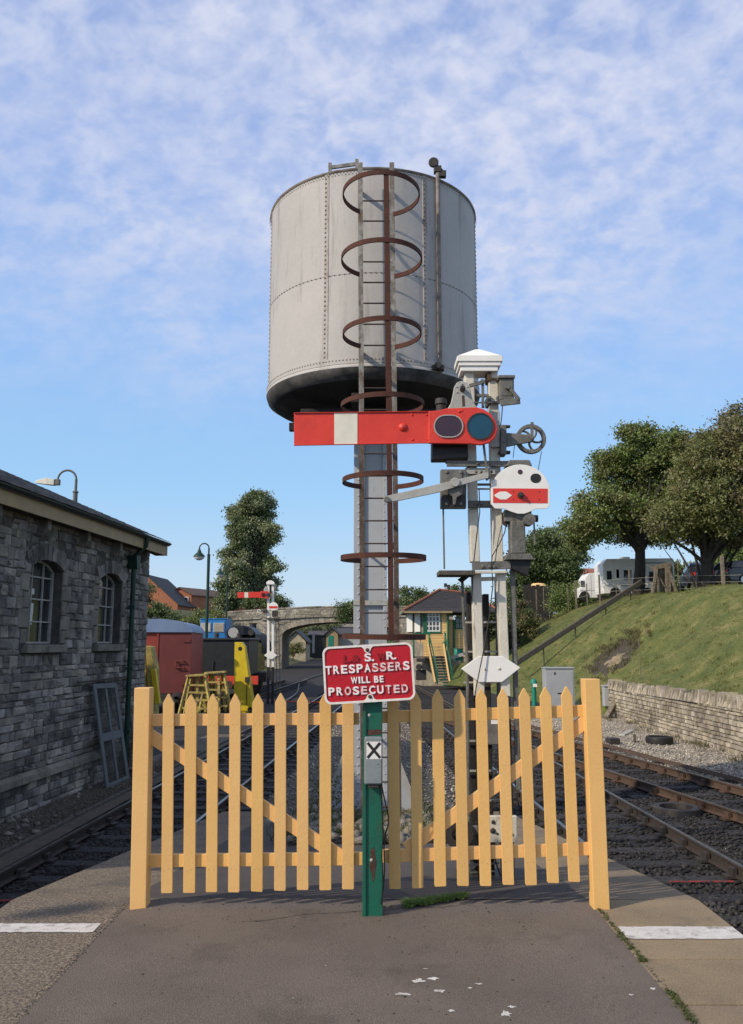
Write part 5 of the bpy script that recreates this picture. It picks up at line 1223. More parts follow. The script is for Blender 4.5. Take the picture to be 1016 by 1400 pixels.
b = MB(); b.bar(at(377,845,FYS+.3), (at(379,950,FYS+.3).x, FYS+.3, GZ), .03, .03); b.bar(at(381,845,FYS+.3), (at(383.5,950,FYS+.3).x, FYS+.3, GZ), .03, .03); q2(b, 'ladder', 'signal_grey', bv=0)
for k in range(11): y = 850+9.6*k; q2(MB().bar(at(377+.02*k,y,FYS+.3), at(381.5+.2*k,y,FYS+.3), .02, .02), 'rung', 'signal_grey', bv=0)
# ================================================================== THE GRASS BANK AND THE HILL
def grass_mat(name, soil_spots=()):
    m = mat(name, (0.070, 0.090, 0.018), 0.95, (0.135, 0.135, 0.036), 0.9, 12, 0.36, 0.64, bump=0.6, bscale=9, fine=0.3, fscale=9, stain=(0.24, 0.19, 0.085), stain_at=(0.56, 0.78), stain_scale=(.9, .9, .9))
    return m
grass_mat('grass')
mat('grass_rough', (0.06, 0.075, 0.020), 0.95, (0.10, 0.10, 0.035), 1.1, 9, 0.3, 0.7, bump=1.0, bscale=8, fine=0.3, fscale=8, stain=(0.10, 0.085, 0.04), stain_at=(0.55, 0.75), stain_scale=(.6, .6, .6))
def sstep(t): t = max(0, min(1, t)); return t*t*(3-2*t)
def bank_z(x, y):
    cr = 3.65 + .75*math.exp(-((y-52)/20)**2) + (0 if y < 60 else 0)
    near_f, near_z = 9.2, .12 - .0*(y)
    far_f, far_z = 8.6-(min(y, 58)-34)*.15, GZ-.02
    t = sstep((y-32.4)/2.6); f = near_f*(1-t)+far_f*t; z0 = near_z*(1-t)+far_z*t
    if x < f: return GZ-.25 if y < 33 else GZ-.12
    s = (x-f)/(15.6-f)
    if s < 1: z = z0 + (cr-z0)*(s*.55+.45*sstep(s))
    else: z = cr + .03*(x-15.6)
    return z + .07*math.sin(x*.9+y*.35)*min(1,s*2) + .04*math.sin(x*2.1-y*.8)
xs = list(np.arange(4.0, 9.0, .4)) + [9.19, 9.22] + list(np.arange(9.4, 17.01, .4)) + list(np.arange(18, 70, 3.0)); ys = list(np.arange(6, 62, .5)) + list(np.arange(62, 160, 3.0))
vs = [(x, y, bank_z(x, y)) for y in ys for x in xs]; nx = len(xs)
b = MB(); b.add(vs, [(j*nx+i, j*nx+i+1, (j+1)*nx+i+1, (j+1)*nx+i) for j in range(len(ys)-1) for i in range(nx-1)])
tag(b.build('grass_bank', 'grass', smooth=True), kind='structure')
n = 26000; Y = 14 + 62*RNG.uniform(0,1,n)**1.4; X = RNG.uniform(5.4, 17.5, n)
ok = np.array([bank_z(x, y) > .05 if y < 33 else bank_z(x, y) > GZ+.1 for x, y in zip(X, Y)])
P3 = np.array([(x, y, bank_z(x, y)-.01) for x, y in zip(X[ok], Y[ok])])
tufts('grass', 'grass_blade', P3, 3, .05, .08, .010, bend=.6, kind='stuff')
n = 1500; Y = 14 + 58*RNG.uniform(0,1,n)**1.3; X = RNG.uniform(5.8, 16.8, n)
ok = np.array([bank_z(x, y) > .2 if y < 33 else bank_z(x, y) > GZ+.2 for x, y in zip(X, Y)])
tufts('rough_tufts', 'grass_blade', np.array([(x, y, bank_z(x, y)-.01) for x, y in zip(X[ok], Y[ok])]), 16, .12, .10, .010, bend=.8, kind='stuff')
# bare soil slip at the end of the wall
def patch(cx, cy, rx, ry, name, m, lift=.05, seed=1):
    rnd = random.Random(seed); n = 22; vs = [(cx, cy, bank_z(cx, cy)+lift+.06)]
    for ring_ in (.5, 1.0):
        for k in range(n):
            a = 2*math.pi*k/n; q = ring_*rnd.uniform(.8, 1.2); x, y = cx+rx*q*math.cos(a), cy+ry*q*math.sin(a); vs.append((x, y, bank_z(x, y)+(lift+rnd.uniform(-.02,.05) if ring_ < 1 else -.03)))
    fs = [(0, 1+k, 1+(k+1)%n) for k in range(n)] + [(1+k, 1+n+k, 1+n+(k+1)%n, 1+(k+1)%n) for k in range(n)]
    return tag(MB().add(vs, fs).build(name, m, smooth=True), kind='structure')
def hit_bank(px, py):
    d = ray(px, py)
    for k in range(200, 1200):
        p = Vector((0,0,EYE)) + d*(k*.1)
        if p.y > 20 and p.x > 9.3 and p.z < bank_z(p.x, p.y): return p
    return Vector((10, 35, 0))
sp1 = hit_bank(843, 903); sp2 = hit_bank(843, 896)
patch(sp1.x, sp1.y, .7, 1.3, 'bare_soil', 'tan_soil', .06, 3)
patch(sp2.x-.2, sp2.y, 1.3, 2.6, 'brown_soil', 'earth', .03, 5)
cs = [(sp2.x+random.gauss(0,.7), sp2.y+random.gauss(0,1.2)) for _ in range(120)]
tufts('bank_weeds', 'dry_weed', np.array([(x, y, bank_z(x, y)) for x, y in cs if not (abs(x-sp1.x) < .55 and abs(y-sp1.y) < 1)]), 26, .24, .12, .01, kind='stuff')
cs = [(random.uniform(8.4, 9.1), random.uniform(13, 32)) for _ in range(70)]
tufts('wall_weeds', 'dry_weed', np.array([(x, y, GZ+.03) for x, y in cs]), 14, .12, .08, .008, kind='stuff')
# left hand hill
def hill_z(x, y): 
    s = sstep((-x-9-(0 if y < 88 else 0))/16); return GZ-.1 + s*(6.0 + .02*(y-60)) * sstep((y-50)/25)
xs = list(np.arange(-70, -8, 2.0)); ys = list(np.arange(48, 175, 3.0)); nx = len(xs)
b = MB(); b.add([(x, y, hill_z(x, y)) for y in ys for x in xs], [(j*nx+i, j*nx+i+1, (j+1)*nx+i+1, (j+1)*nx+i) for j in range(len(ys)-1) for i in range(nx-1)])
tag(b.build('hillside', 'grass_rough', smooth=True), kind='structure')
# far ground rising behind everything
b = MB(); vs = []
for i in range(61):
    x = -600+20*i; vs += [(x, 330, GZ-.3), (x, 480, 7+4*math.sin(i*.5)+3*math.sin(i*1.3)), (x, 700, 9+5*math.sin(i*.4+1))]
b.add(vs, [(3*i+k, 3*i+k+3, 3*i+k+4, 3*i+k+1) for i in range(60) for k in (0, 1)]); tag(b.build('distant_hills', 'grass_rough', smooth=True), kind='structure')

# ================================================================== RETAINING WALL
rw = thing('retaining_wall', (9.2, 21.5, GZ), 'sunlit rough stone retaining wall with jagged upright coping below the grass bank', 'wall')
RX = 9.0
def topz(y): return .10 + .012*(32-y)
MB().prism([(RX+.03, 8, GZ-.2), (RX+.03, 32.8, GZ-.2), (RX+.03, 32.8, topz(32.8)-.16), (RX+.03, 8, topz(8)-.16)], (.4, 0, 0)).build('wall_core', 'warm_mortar', rw)
items = []; z = GZ
while z < .4:
    h = random.choice([.08, .10, .12, .15]); y = 10.0
    while y < 32.8:
        l = random.uniform(.11, .30)
        if z+h < topz(y)-.16:
            j = lambda: random.uniform(-.012, .012); x = RX+.03; p = random.uniform(.01, .06); g = .007
            back = [(x+.02,y+g,z+g),(x+.02,y+l-g,z+g),(x+.02,y+l-g,z+h-g),(x+.02,y+g,z+h-g)]
            fr = [(x-p+j(),y+g+.01+j()*.5,z+g+.008),(x-p+j(),y+l-g-.01+j()*.5,z+g+.008),(x-p+j(),y+l-g-.01,z+h-g-.008+j()*.5),(x-p+j(),y+g+.01,z+h-g-.008+j()*.5)]
            items.append((back+fr, [(4,7,6,5),(0,4,5,1),(1,5,6,2),(2,6,7,3),(3,7,4,0)]))
        y += l
    z += h
# nearest the camera only what the frame can show
pieces(rw, 'stone', 'warm_stone', items, cap=160)
items = []; y = 8.0
while y < 33.0:
    w = random.uniform(.06, .14); h = random.uniform(.14, .33); tz = topz(y)-.17; j = lambda a=.02: random.uniform(-a, a); ln = random.uniform(-.07, .07)
    vs = [(RX-.02+j(),y,tz-.03),(RX-.02+j(),y+w,tz-.03),(RX+.34,y+w,tz-.03),(RX+.34,y,tz-.03),(RX+.03+j(),y+w*.25+ln,tz+h+j(.05)),(RX+.03+j(),y+w*.6+ln,tz+h*.85+j(.05)),(RX+.28,y+w*.8+ln,tz+h*.9+j(.05)),(RX+.28,y+.01+ln,tz+h+j(.05))]
    items.append((vs, [(0,3,2,1),(4,5,6,7),(0,1,5,4),(1,2,6,5),(2,3,7,6),(3,0,4,7)])); y += w+.008
pieces(rw, 'coping_stone', 'warm_stone', items, cap=140)

# ================================================================== TRACKSIDE THINGS ON THE RIGHT
def cabinet(px0, px1, pyt, Y, d, zb, label, lid=True):
    a, c = at(px0, pyt, Y), at(px1, pyt, Y); t = thing('equipment_cabinet', ((a.x+c.x)/2, Y, zb), label, 'cabinet', 'grey lineside cabinets')
    MB().box((a.x, Y, zb), (c.x, Y+d, a.z-.05)).build('case', 'cabinet_grey', t, bevel=.012)
    MB().box((a.x-.03, Y-.04, a.z-.048), (c.x+.03, Y+d+.04, a.z)).build('lid', 'cabinet_grey', t, bevel=.01)
    h = a.z-.05-zb; w = c.x-a.x
    if lid:
        MB().box((a.x+.05, Y-.014, zb+h*.04), (c.x-.05, Y-.001, zb+h*.94)).build('door', 'cabinet_grey', t, bevel=.006)
        MB().box((a.x+w*.4, Y-.03, zb+h*.42), (a.x+w*.6, Y-.015, zb+h*.45)).build('handle', 'dark_iron', t, bevel=.004)
        MB().box((a.x+w*.3, Y-.02, zb+h*.86), (a.x+w*.36, Y-.015, zb+h*.92)).build('lock', 'dark_iron', t)
    else:
        MB().box((a.x+w*.7, Y-.03, zb+h*.02), (a.x+w*.74, Y-.001, zb+h*.98)).build('hinge_strip', 'dark_iron', t)
cabinet(745.5, 784.5, 912.5, 35.0, .7, GZ-.05, 'large pale grey lineside cabinet at the foot of the grass bank')
cabinet(826, 836, 937, 32.6, .35, -.75, 'small narrow grey cabinet on the end of the stone retaining wall', False)
a, c = at(844,957,32.0), at(829,984,31.4); t = MB(); t.bar((c.x,c.y,GZ), a, .2, .2); tag(t.build('timber_prop', 'timber', bevel=.02), 'short square timber baulk leaning on the end of the stone wall', 'timber prop')
# green hydrant post
a = at(730.5, 958, 36); t = thing('water_hydrant', (a.x, 36, GZ), 'thin bright green standpipe beside the large grey cabinet', 'standpipe')
top = at(730.5, 928, 36).z
MB().tube([(a.x,36,GZ),(a.x,36,top-.25)], .095, 10).build('pipe', 'teal', t, smooth=True)
MB().lathe([(.0001,top-.27),(.13,top-.25),(.15,top-.15),(.11,top-.05),(.05,top),(.0001,top)], (a.x,36,0), 12).build('cap', 'teal', t, smooth=True)
MB().box((a.x-.06,35.8,top-.33),(a.x+.1,35.88,top-.2)).build('tag', 'white', t)
# drums, boxes
g = gz(902, 1018, GZ); t = thing('black_drum', (g.x, g.y, GZ), 'low black round drum lying on the pale gravel by the stone wall', 'drum')
MB().lathe([(.0001,GZ+.18),(.34,GZ+.18),(.36,GZ+.2),(.37,GZ+.16),(.36,GZ+.02),(.0001,GZ+.01)], (g.x,g.y,0), 28).build('body', 'black', t, smooth=True)
MB().ring((g.x,g.y,GZ+.2), .30, .345, .02, 28, 'Z').build('rim', 'dark_iron', t)
g = gz(925, 1112, GZ); t = thing('concrete_ring', (g.x, g.y, GZ), 'dark round chamber ring set between the rails of the right hand tracks', 'chamber')
MB().lathe([(.27,GZ+.0),(.27,GZ+.11),(.34,GZ+.12),(.37,GZ+.10),(.38,GZ-.02)], (g.x,g.y,0), 32).build('ring', 'dark_iron', t, smooth=True)
MB().lathe([(.0001,GZ+.03),(.27,GZ+.03)], (g.x,g.y,0), 32).build('lid', 'black', t)
def block(px, py, w, d, h, name, m, label, cat, rz=0, z=GZ+.02):
    g = gz(px, py, GZ); b = MB(); b.box((g.x-w/2,g.y-d/2,z), (g.x+w/2,g.y+d/2,z+h), Matrix.Rotation(R(rz),3,'Z'), (g.x,g.y,0)); return tag(b.build(name, m, bevel=.012), label, cat)
block(838,1018,.30,.3,.16,'point_box','dark_iron','small black point motor box next to the far rusty rail','point box',10)
t = block(868,1016,.07,.07,.22,'ground_peg','old_timber','short upright timber peg in the pale gravel by the far track','peg')
block(857,1004,1.5,.18,.05,'concrete_trough','casting_grey','pale concrete cable trough lid lying in the gravel below the wall','cable trough',62)
# signal wire run and point rodding along the far rail
b = MB()
for o in (.62, .74, .86):
    b.tube([(c_far(y)+.75+o, y, GZ+.10+.01*math.sin(y*3)) for y in np.arange(9, 30, 1.4)], .017, 5)
rodding = thing('point_rodding', (7.3, 18, GZ), 'rusty point rodding running beside the far right rail', 'point rodding')
b.build('rods', 'rail_side', rodding)
for y in np.arange(9.5, 30, 2.6): MB().box((c_far(y)+1.28, y-.06, GZ+.0), (c_far(y)+1.72, y+.06, GZ+.085)).build('rod_stool', 'dark_iron', rodding, bevel=.01)
mat('puddle', (0.02,0.02,0.022), 0.15)

# the long pipe going up the bank
A_, B_ = at(702, 909, 46), at(878, 795, 49); pl = thing('bank_pipe', tuple(A_), 'long dark pipe on short posts running diagonally up the grass bank', 'pipe')
MB().bar(A_, B_, .17, .30).build('pipe', 'old_timber', pl, bevel=.04)
for t_ in (.22, .46, .70, .9):
    p = A_.lerp(B_, t_); MB().tube([p, (p.x, p.y, min(p.z-.4, bank_z(p.x, p.y))-.3)], .035, 6).build('support', 'old_timber', pl)
cs = [(9.35+random.gauss(0,.08), random.uniform(14, 33)) for _ in range(420)]
tufts('wall_top_grass', 'grass_blade', np.array([(x, y, topz(y)-.03) for x, y in cs]), 16, .14, .06, .007, kind='stuff')
for (px, y0, y1, Y) in ((873.5,872,893,31),(801,895,912,38)):
    a, c = at(px,y0,Y), at(px,y1,Y); tag(MB().tube([(a.x,a.y,min(c.z, bank_z(c.x,c.y))-.05), a], .016, 5).build('marker_stake', 'timber'), 'thin pale stake in the grass %s' % ('above the stone wall' if px > 850 else 'near the bare soil slip'), 'stake')

# ================================================================== TREES
def clump_points(blobs, sub, leaves, rs):
    pts = []
    for (cx,cy,cz,rx,ry,rz) in blobs:
        k = max(3, int(sub*(rx*ry*rz)**.5))
        d = RNG.normal(0,1,(k,3)); d /= np.linalg.norm(d,axis=1)[:,None]; d *= RNG.uniform(.5,1.18,(k,1))
        pts.append(np.array([cx,cy,cz]) + d*np.array([rx,ry,rz]))
    return np.concatenate(pts)
def tree(base, blobs, trunk_top, label, cat='tree', leafmat='leaf_green', sub=14, leaves=160, leaf=.2, rs=.45, tr=.3, limbs=9, group=None, mat2=None, frac2=0, fork=None, trunk=True):
    base = Vector(base); t = thing('tree' if cat == 'tree' else 'bush', tuple(base), label, cat, group)
    cl = clump_points(blobs, sub, leaves, rs); rel = cl - np.array(base)
    if mat2:
        k = RNG.uniform(0,1,len(cl)) < frac2(cl) if callable(frac2) else RNG.uniform(0,1,len(cl)) < frac2
        sets = [(rel[~k], leafmat), (rel[k], mat2)]
    else: sets = [(rel, leafmat)]
    for s, m in sets:
        if len(s): leafy('crown', m, s, int(leaves*1.5), (rs*.85, rs*.85, rs*.5), leaf*.72, t)
    if trunk:
        b = MB(); top = Vector(trunk_top)
        b.tube([base+Vector((0,0,-.3)), base.lerp(top,.3)+Vector((.06,0,0)), base.lerp(top,.7)+Vector((-.05,0,0)), top], [tr*1.25, tr, tr*.85, tr*.6], 9)
        b.build('trunk', 'bark', t, smooth=True); b = MB()
        idx = RNG.choice(len(cl), min(limbs, len(cl)), replace=False)
        for i in idx:
            e = Vector(cl[i]); f = random.uniform(.35, 1.0); s = base.lerp(top, f); mid = s.lerp(e, .5)+Vector((random.uniform(-.3,.3), random.uniform(-.3,.3), random.uniform(.0,.5)))
            b.tube([s, s.lerp(mid,.5)+Vector((0,0,.1)), mid, e], [tr*.5, tr*.35, tr*.22, tr*.08], 6)
        b.build('limb', 'bark', t, smooth=True, kind='stuff')
    return t
def blobpx(lst, Y0, dY):
    o = []
    for (x, y, rx, ry) in lst:
        Y = Y0 + random.uniform(-dY, dY); c = at(x, y, Y); s = (at(x+1,y,Y)-c).x; o.append((c.x, c.y, c.z, rx*s, rx*s*.8, ry*s))
    return o
# big trees on the bank
bl = blobpx([(880,620,34,30),(850,655,38,26),(905,650,36,32),(915,612,26,26),(935,670,26,24),(905,700,30,20),(825,690,36,20),(880,692,36,26),(808,722,30,14),(852,726,34,13),(838,636,24,20),(930,640,22,36),(796,735,18,12),(786,722,12,10),(872,592,20,14),(895,730,34,11),(862,705,20,12)], 52, 2.2)
tree(at(872,812,52), bl, at(878,700,52), 'tall green tree with a single dark trunk standing in front of the white motorhome', sub=20, leaves=170, leaf=.21, rs=.42, tr=.33, limbs=26, mat2='leaf_olive', frac2=.22)
bl = blobpx([(985,630,42,38),(1020,605,36,40),(1050,650,60,50),(950,680,36,34),(1000,690,42,32),(932,698,32,26),(965,728,32,14),(1015,722,40,20),(1060,570,30,36),(912,716,26,16),(958,642,24,24),(1008,575,18,20),(940,655,14,14),(975,605,24,26),(990,660,40,30),(1035,690,40,26),(985,690,34,20),(1005,655,30,24)], 46, 2.2)
t2 = tree(at(962,810,46), bl, at(968,740,46), 'wide brown tinged tree with many spreading trunks at the right edge of the bank', leafmat='leaf_olive', sub=21, leaves=160, leaf=.19, rs=.42, tr=.26, limbs=26, mat2='leaf_brown', frac2=lambda c: np.clip((c[:,0]-17.0)/3.2, .1, .85))
b = MB(); r0 = at(965,812,46)
for (x, y, w) in ((930,742,.1),(945,725,.11),(982,715,.13),(1000,735,.12),(1016,725,.1),(955,700,.12),(925,760,.07)):
    e = at(x,y+14,47.6+random.uniform(-.4,1)); w *= .75; b.tube([r0+Vector((random.uniform(-.3,.3),0,-.1)), r0.lerp(e,.45)+Vector((0,0,-.15)), e, e+Vector(((x-965)*.02,0,1.2))], [w*1.3,w,w*.7,w*.3], 7)
b.build('side_trunk', 'bark', t2, smooth=True)
# darker trees further along
tree(at(744,842,74), blobpx([(782,760,18,18),(738,762,30,28),(765,752,28,26),(720,775,22,26),(752,790,34,22),(775,775,18,22),(712,800,18,22),(740,740,16,12)], 74, 2), at(745,780,74), 'dark rounded tree behind the shunting signal at the far end of the bank', leafmat='leaf_dark', sub=15, leaves=170, leaf=.28, rs=.5, tr=.25)
tree(at(716,872,58), blobpx([(715,842,17,22),(722,858,18,16),(705,858,14,18),(708,830,9,12)], 58, .8), at(716,850,58), 'brown and green bush at the left foot of the grass bank', 'bush', 'leaf_brown', sub=34, leaves=130, leaf=.15, rs=.22, tr=.05, mat2='leaf_dark', frac2=.45, limbs=4)
tree(at(706,885,60), blobpx([(700,872,10,14),(712,880,12,8)], 60, .5), at(704,870,60), 'small dark scrub under the brown bush by the signal post', 'bush', 'leaf_dark', sub=34, leaves=120, leaf=.15, rs=.22, tr=.04, limbs=3)
# hedge by the caravans
def hedge(x0, x1, yt, yb, Y, d, label, m='leaf_green', leaf=.12):
    a, c = at(x0,yb,Y), at(x1,yt,Y); t = thing('hedge', ((a.x+c.x)/2, Y, a.z), label, 'hedge')
    n = int((c.x-a.x)*(c.z-a.z)*d*6)+20
    P = np.stack([RNG.uniform(a.x, c.x, n), RNG.uniform(Y, Y+d, n), RNG.uniform(a.z-.3, c.z, n)], 1) - np.array([(a.x+c.x)/2, Y, a.z])
    leafy('foliage', m, P, 90, .22, leaf, t); return t
hedge(756,800,797,830,60,1.5,'clipped bright green hedge to the left of the white camper van')
a, c = at(716,835,63), at(756,799,63); t = thing('dark_screen', ((a.x+c.x)/2, 63, a.z-.5), 'black boarded screen beside the clipped hedge', 'screen')
for k in range(7):
    x = a.x+(c.x-a.x)*k/7; MB().box((x+.02,63,a.z-.8),(x+(c.x-a.x)/7-.02,63.06,c.z-.1*random.random())).build('board', 'black_timber', t)
tag(MB().lathe([(.0001,0),(.5,-.05),(.75,-.3),(.0001,-.3)], at(736,797,70), 16).build('garden_roof', 'board_yellow'), 'small pale yellow roof top showing over the black screen', 'roof')
b = hedge(905,1080,772,808,75,3,'low green shrubs behind the parked cars', 'leaf_green', .22)
hedge(985,1100,742,800,82,4,'taller green trees behind the dark estate car at the right edge', 'leaf_green', .3)
hedge(700,905,806,828,88,3,'far hedge line behind the camper vans', 'leaf_dark', .25)
# posts along the top of the bank
wf = thing('wire_fence', tuple(at(860,812,47)), 'thin posted wire fence along the top of the grass bank', 'fence')
for (px, y0, y1, Y, w) in ((733,806,826,60,.07),(743,803,828,60,.05),(776,800,826,55,.05),(787,794,824,54,.10),(819,786,816,52,.09),(860,778,814,50,.09),(842,790,816,51,.04),(926,764,812,47,.05),(802,798,818,53,.05),(951,775,811,46,.04)):
    a = at(px,y0,Y); MB().bar((a.x,Y,at(px,y1,Y).z-.4), a, w, w).build('fence_post', 'timber', wf)
for dy in (.25, .6, .95):
    MB().tube([at(787,824,54)+Vector((0,0,dy)), at(819,815,52)+Vector((0,0,dy)), at(860,813,50)+Vector((0,0,dy)), at(926,811,47)+Vector((0,0,dy)), at(1016,811,44)+Vector((0,0,dy))], .008, 4).build('wire', 'casting_grey', wf)
a = at(987,760,42); b = MB(); b.bar((a.x-.02,42,at(989,813,42).z-.3), a, .16, .16); tag(b.build('timber_post', 'timber', bevel=.02), 'tall weathered post on the bank in front of the dark estate car', 'post')
gt = thing('timber_gate_frame', tuple(at(905,814,47)), 'weathered board enclosure with slanting struts on top of the bank', 'timber enclosure')
for k, px in enumerate((897,902,907,912,917)): 
    a = at(px,777-.7*k,47.3); MB().box((a.x-.09,47.3,at(px,815,47.3).z-.2),(a.x+.1,47.33,a.z)).build('board', 'timber', gt, bevel=.004)
for (x0,y0,x1,y1,Y,w) in ((896,815,896,775,47,.14),(911,815,911,772,47,.12),(915,813,915,771,47,.13),(890,815,898,777,46.8,.13),(927,812,913,775,46.8,.13),(898,779,909,802,46.9,.06)):
    MB().bar(at(x0,y0,Y)-Vector((0,0,.2)), at(x1,y1,Y), w, w).build('strut', 'timber', gt)
MB().bar(at(891,777,47.1), at(917,771,47.1), .12, .25).build('top_board', 'timber', gt)

# ================================================================== VEHICLES
def cab_profile(t, prof, w, x0, taper=.1):
    pass
def car(name, loc, rz, body_m, label, L_=4.3, W_=1.75, H_=1.45, group=None):
    t = thing(name, (0,0,0), label, 'car', group); s = L_/4.3
    b = MB()
    low = [(-2.15,.35),(-2.1,.25),(-1.7,.22),(1.7,.22),(2.05,.28),(2.15,.45),(2.1,.72),(1.95,.85),(1.1,.95),(-1.9,1.0),(-2.12,.9)]
    n = len(low); vs = []
    for y, k in ((-W_/2,0),(-W_/2+.06,1),(W_/2-.06,1),(W_/2,0)):
        q = .97 if k == 0 else 1; vs += [(x*s*q, y, .22+(z-.22)*(q)) for x, z in low]
    fs = [tuple(range(n)), tuple(3*n+k for k in range(n-1,-1,-1))]
    for r_ in range(3): fs += [(r_*n+k, (r_+1)*n+k, (r_+1)*n+(k+1)%n, r_*n+(k+1)%n) for k in range(n)]
    b.add(vs, fs).build('body', body_m, t, bevel=.03, smooth=True)
    up = [(-2.0,.98),(-1.75,1.38),(-1.45,H_-.02),(-.3,H_),(.25,H_-.06),(1.05,.95)]; n = len(up); vs = []
    for y0, y1 in ((-1,0),(1,0)): vs += [(x*s, y0*(W_/2-.04-.16*(z-.95)/.5), z) for x, z in up]
    MB().add(vs, [tuple(range(n)), tuple(2*n-1-k for k in range(n))]+[(k, n+k, n+k+1, k+1) for k in range(n-1)]).build('cabin', body_m, t, bevel=.02, smooth=True)
    def glass(pts, nm='window'): MB().add(pts, [tuple(range(len(pts)))]).build(nm, 'pane', t)
    for sd in (-1, 1):
        yy = lambda z: sd*(W_/2-.035-.16*(z-.95)/.5)
        for (xa, xb, xc, xd) in ((-1.72,-.95,-.95,-1.5),(-.88,.0,.0,-.88),(.07,.9,.3,.07)):
            glass([(xa*s,yy(1.0),1.0),(xb*s,yy(1.0),1.0),(xc*s,yy(H_-.1),H_-.1),(xd*s,yy(H_-.1),H_-.1)])
        for x in (-1.32, 1.32):
            wl = MB().lathe([(.0001,-.1),(.2,-.1),(.31,-.09),(.31,.09),(.2,.1),(.0001,.1)], (x*s, sd*(W_/2-.09), .31), 20, 'Y').build('wheel', 'tyre', t, smooth=True)
            MB().lathe([(.0001,.0),(.19,.0),(.19,.015),(.0001,.02)], (x*s, sd*(W_/2+.012)-(.02 if sd > 0 else 0), .31), 14, 'Y').build('hub', 'chrome', wl)
        MB().box((-2.15*s, sd*.62-.16, .72), (-2.06*s, sd*.62+.16, .93)).build('tail_light', 'lamp_red', t, bevel=.02)
        MB().box((2.0*s, sd*.6-.18, .6), (2.12*s, sd*.6+.18, .74)).build('headlight', 'chrome', t, bevel=.02)
    glass([(-1.99*s,-.62,1.03),(-1.99*s,.62,1.03),(-1.78*s,.55,1.36),(-1.78*s,-.55,1.36)], 'rear_window')
    glass([(.97*s,-.7,1.0),(.97*s,.7,1.0),(.34*s,.6,H_-.1),(.34*s,-.6,H_-.1)], 'windscreen')
    MB().box((-2.17*s,-.26,.5),(-2.14*s,.26,.62)).build('number_plate', 'board_yellow', t)
    t.location = loc; t.rotation_euler = (0,0,R(rz)); return t
p = at(944,809,54); car('parked_car', (p.x, 52.5, p.z+.05), 78, 'car_navy', 'dark blue hatchback parked behind the trees on top of the bank', 4.0, 1.8, 1.6)
p = at(1012,809,50); car('parked_car', (p.x+.3, 48.5, p.z+.22), 12, 'car_dark', 'dark estate car with a red tail light at the right edge of the bank', 4.7, 1.8, 1.42)
def motorhome(px0, px1, pyt, pyb, Y, d, label, overcab):
    a, c = at(px0,pyb,Y), at(px1,pyt,Y); w = c.x-a.x; h = c.z-a.z; x0, z0 = a.x, a.z
    t = thing('motorhome', (x0+w/2, Y, z0), label, 'motorhome', 'white motorhomes parked on the bank')
    if overcab: pr = [(0,.12),(.70,.12),(.70,.2),(1.0,.2),(1.0,.95),(.985,1.0),(.06,.98),(0,.86)]
    else: pr = [(.30,.12),(1,.12),(1,.93),(.9,1),(.35,.98),(.22,.80),(.2,.55),(.0,.45),(0,.14)]
    b = MB(); b.prism([(x0+w*x, Y, z0+h*z) for x, z in pr], (0, d, 0)); b.build('body', 'motor_white', t, bevel=.03)
    def r_(xa, xb, za, zb, nm, m, dd=.012): return MB().box((x0+w*xa, Y-dd, z0+h*za), (x0+w*xb, Y-.002, z0+h*zb)).build(nm, m, t, bevel=.01, seg=1)
    if overcab:
        r_(.05,.12,.46,.68,'window','pane'); r_(.17,.24,.2,.85,'door','white'); r_(.185,.225,.5,.72,'window','pane'); r_(.29,.40,.45,.70,'window','pane'); r_(.64,.82,.42,.66,'window','pane'); r_(.02,.98,.30,.335,'stripe','cabinet_grey',.006); r_(.55,.96,.86,.9,'awning_rail','cabinet_grey')
        r_(.62,.95,.14,.55,'side_locker','cabinet_grey',.005)
        MB().box((x0+w*.3,Y+.5,z0+h*.98),(x0+w*.42,Y+1.1,z0+h*1.05)).build('roof_vent', 'white', t, bevel=.02)
    else:
        r_(.05,.20,.5,.72,'window','pane'); r_(.62,.80,.5,.72,'window','pane'); r_(.02,.98,.36,.39,'stripe','cabinet_grey',.006); r_(.42,.44,.12,.9,'door_seam','cabinet_grey',.004); r_(.08,.13,.2,.34,'tail_light','lamp_red'); r_(.86,.9,.3,.8,'mirror','dark_iron')
    for x in ((.18,.82) if not overcab else (.16,.6,.9)):
        MB().lathe([(.0001,-.02),(.34,-.02),(.36,.02),(.36,.2),(.0001,.2)], (x0+w*x, Y, z0+.36), 18, 'Y').build('wheel', 'tyre', t, smooth=True)
    return t
motorhome(826,921,763,818,55.5,2.2,'large white coachbuilt motorhome behind the tree trunk on the bank', True)
motorhome(793,829,783,822,59,2.0,'smaller white camper van with a red light left of the large motorhome', False)
# roof over the trees by the caravans
hs = thing('house', tuple(at(805,800,95)), 'bungalow with an orange brown tiled roof peeping over the camper van', 'house')
a, c = at(791,785,95), at(824,774,95); MB().prism([(a.x,95,a.z),(c.x+3,95,a.z),(c.x+2,98,c.z),(a.x+.4,98,c.z)], (0,.2,0)).build('roof', 'tile_red', hs)
MB().box((a.x+.3,95.4,a.z-3),(c.x+2.6,99,a.z-.01)).build('wall', 'motor_white', hs)
# ================================================================== SIGNAL BOX
BY = 55.0
sb = thing('signal_box', tuple(at(610,935,BY)), 'small yellow boarded signal box with hipped slate roof and green outside stairs', 'signal box')
def sx(px, Y=BY): return at(px, 860, Y).x
def szz(py, Y=BY): return at(600, py, Y).z
xa, xb, xc = sx(579), sx(611), sx(668); BD = 5.2; EZ = szz(835); FZ = szz(896); xl = sx(555, BY+3.2)
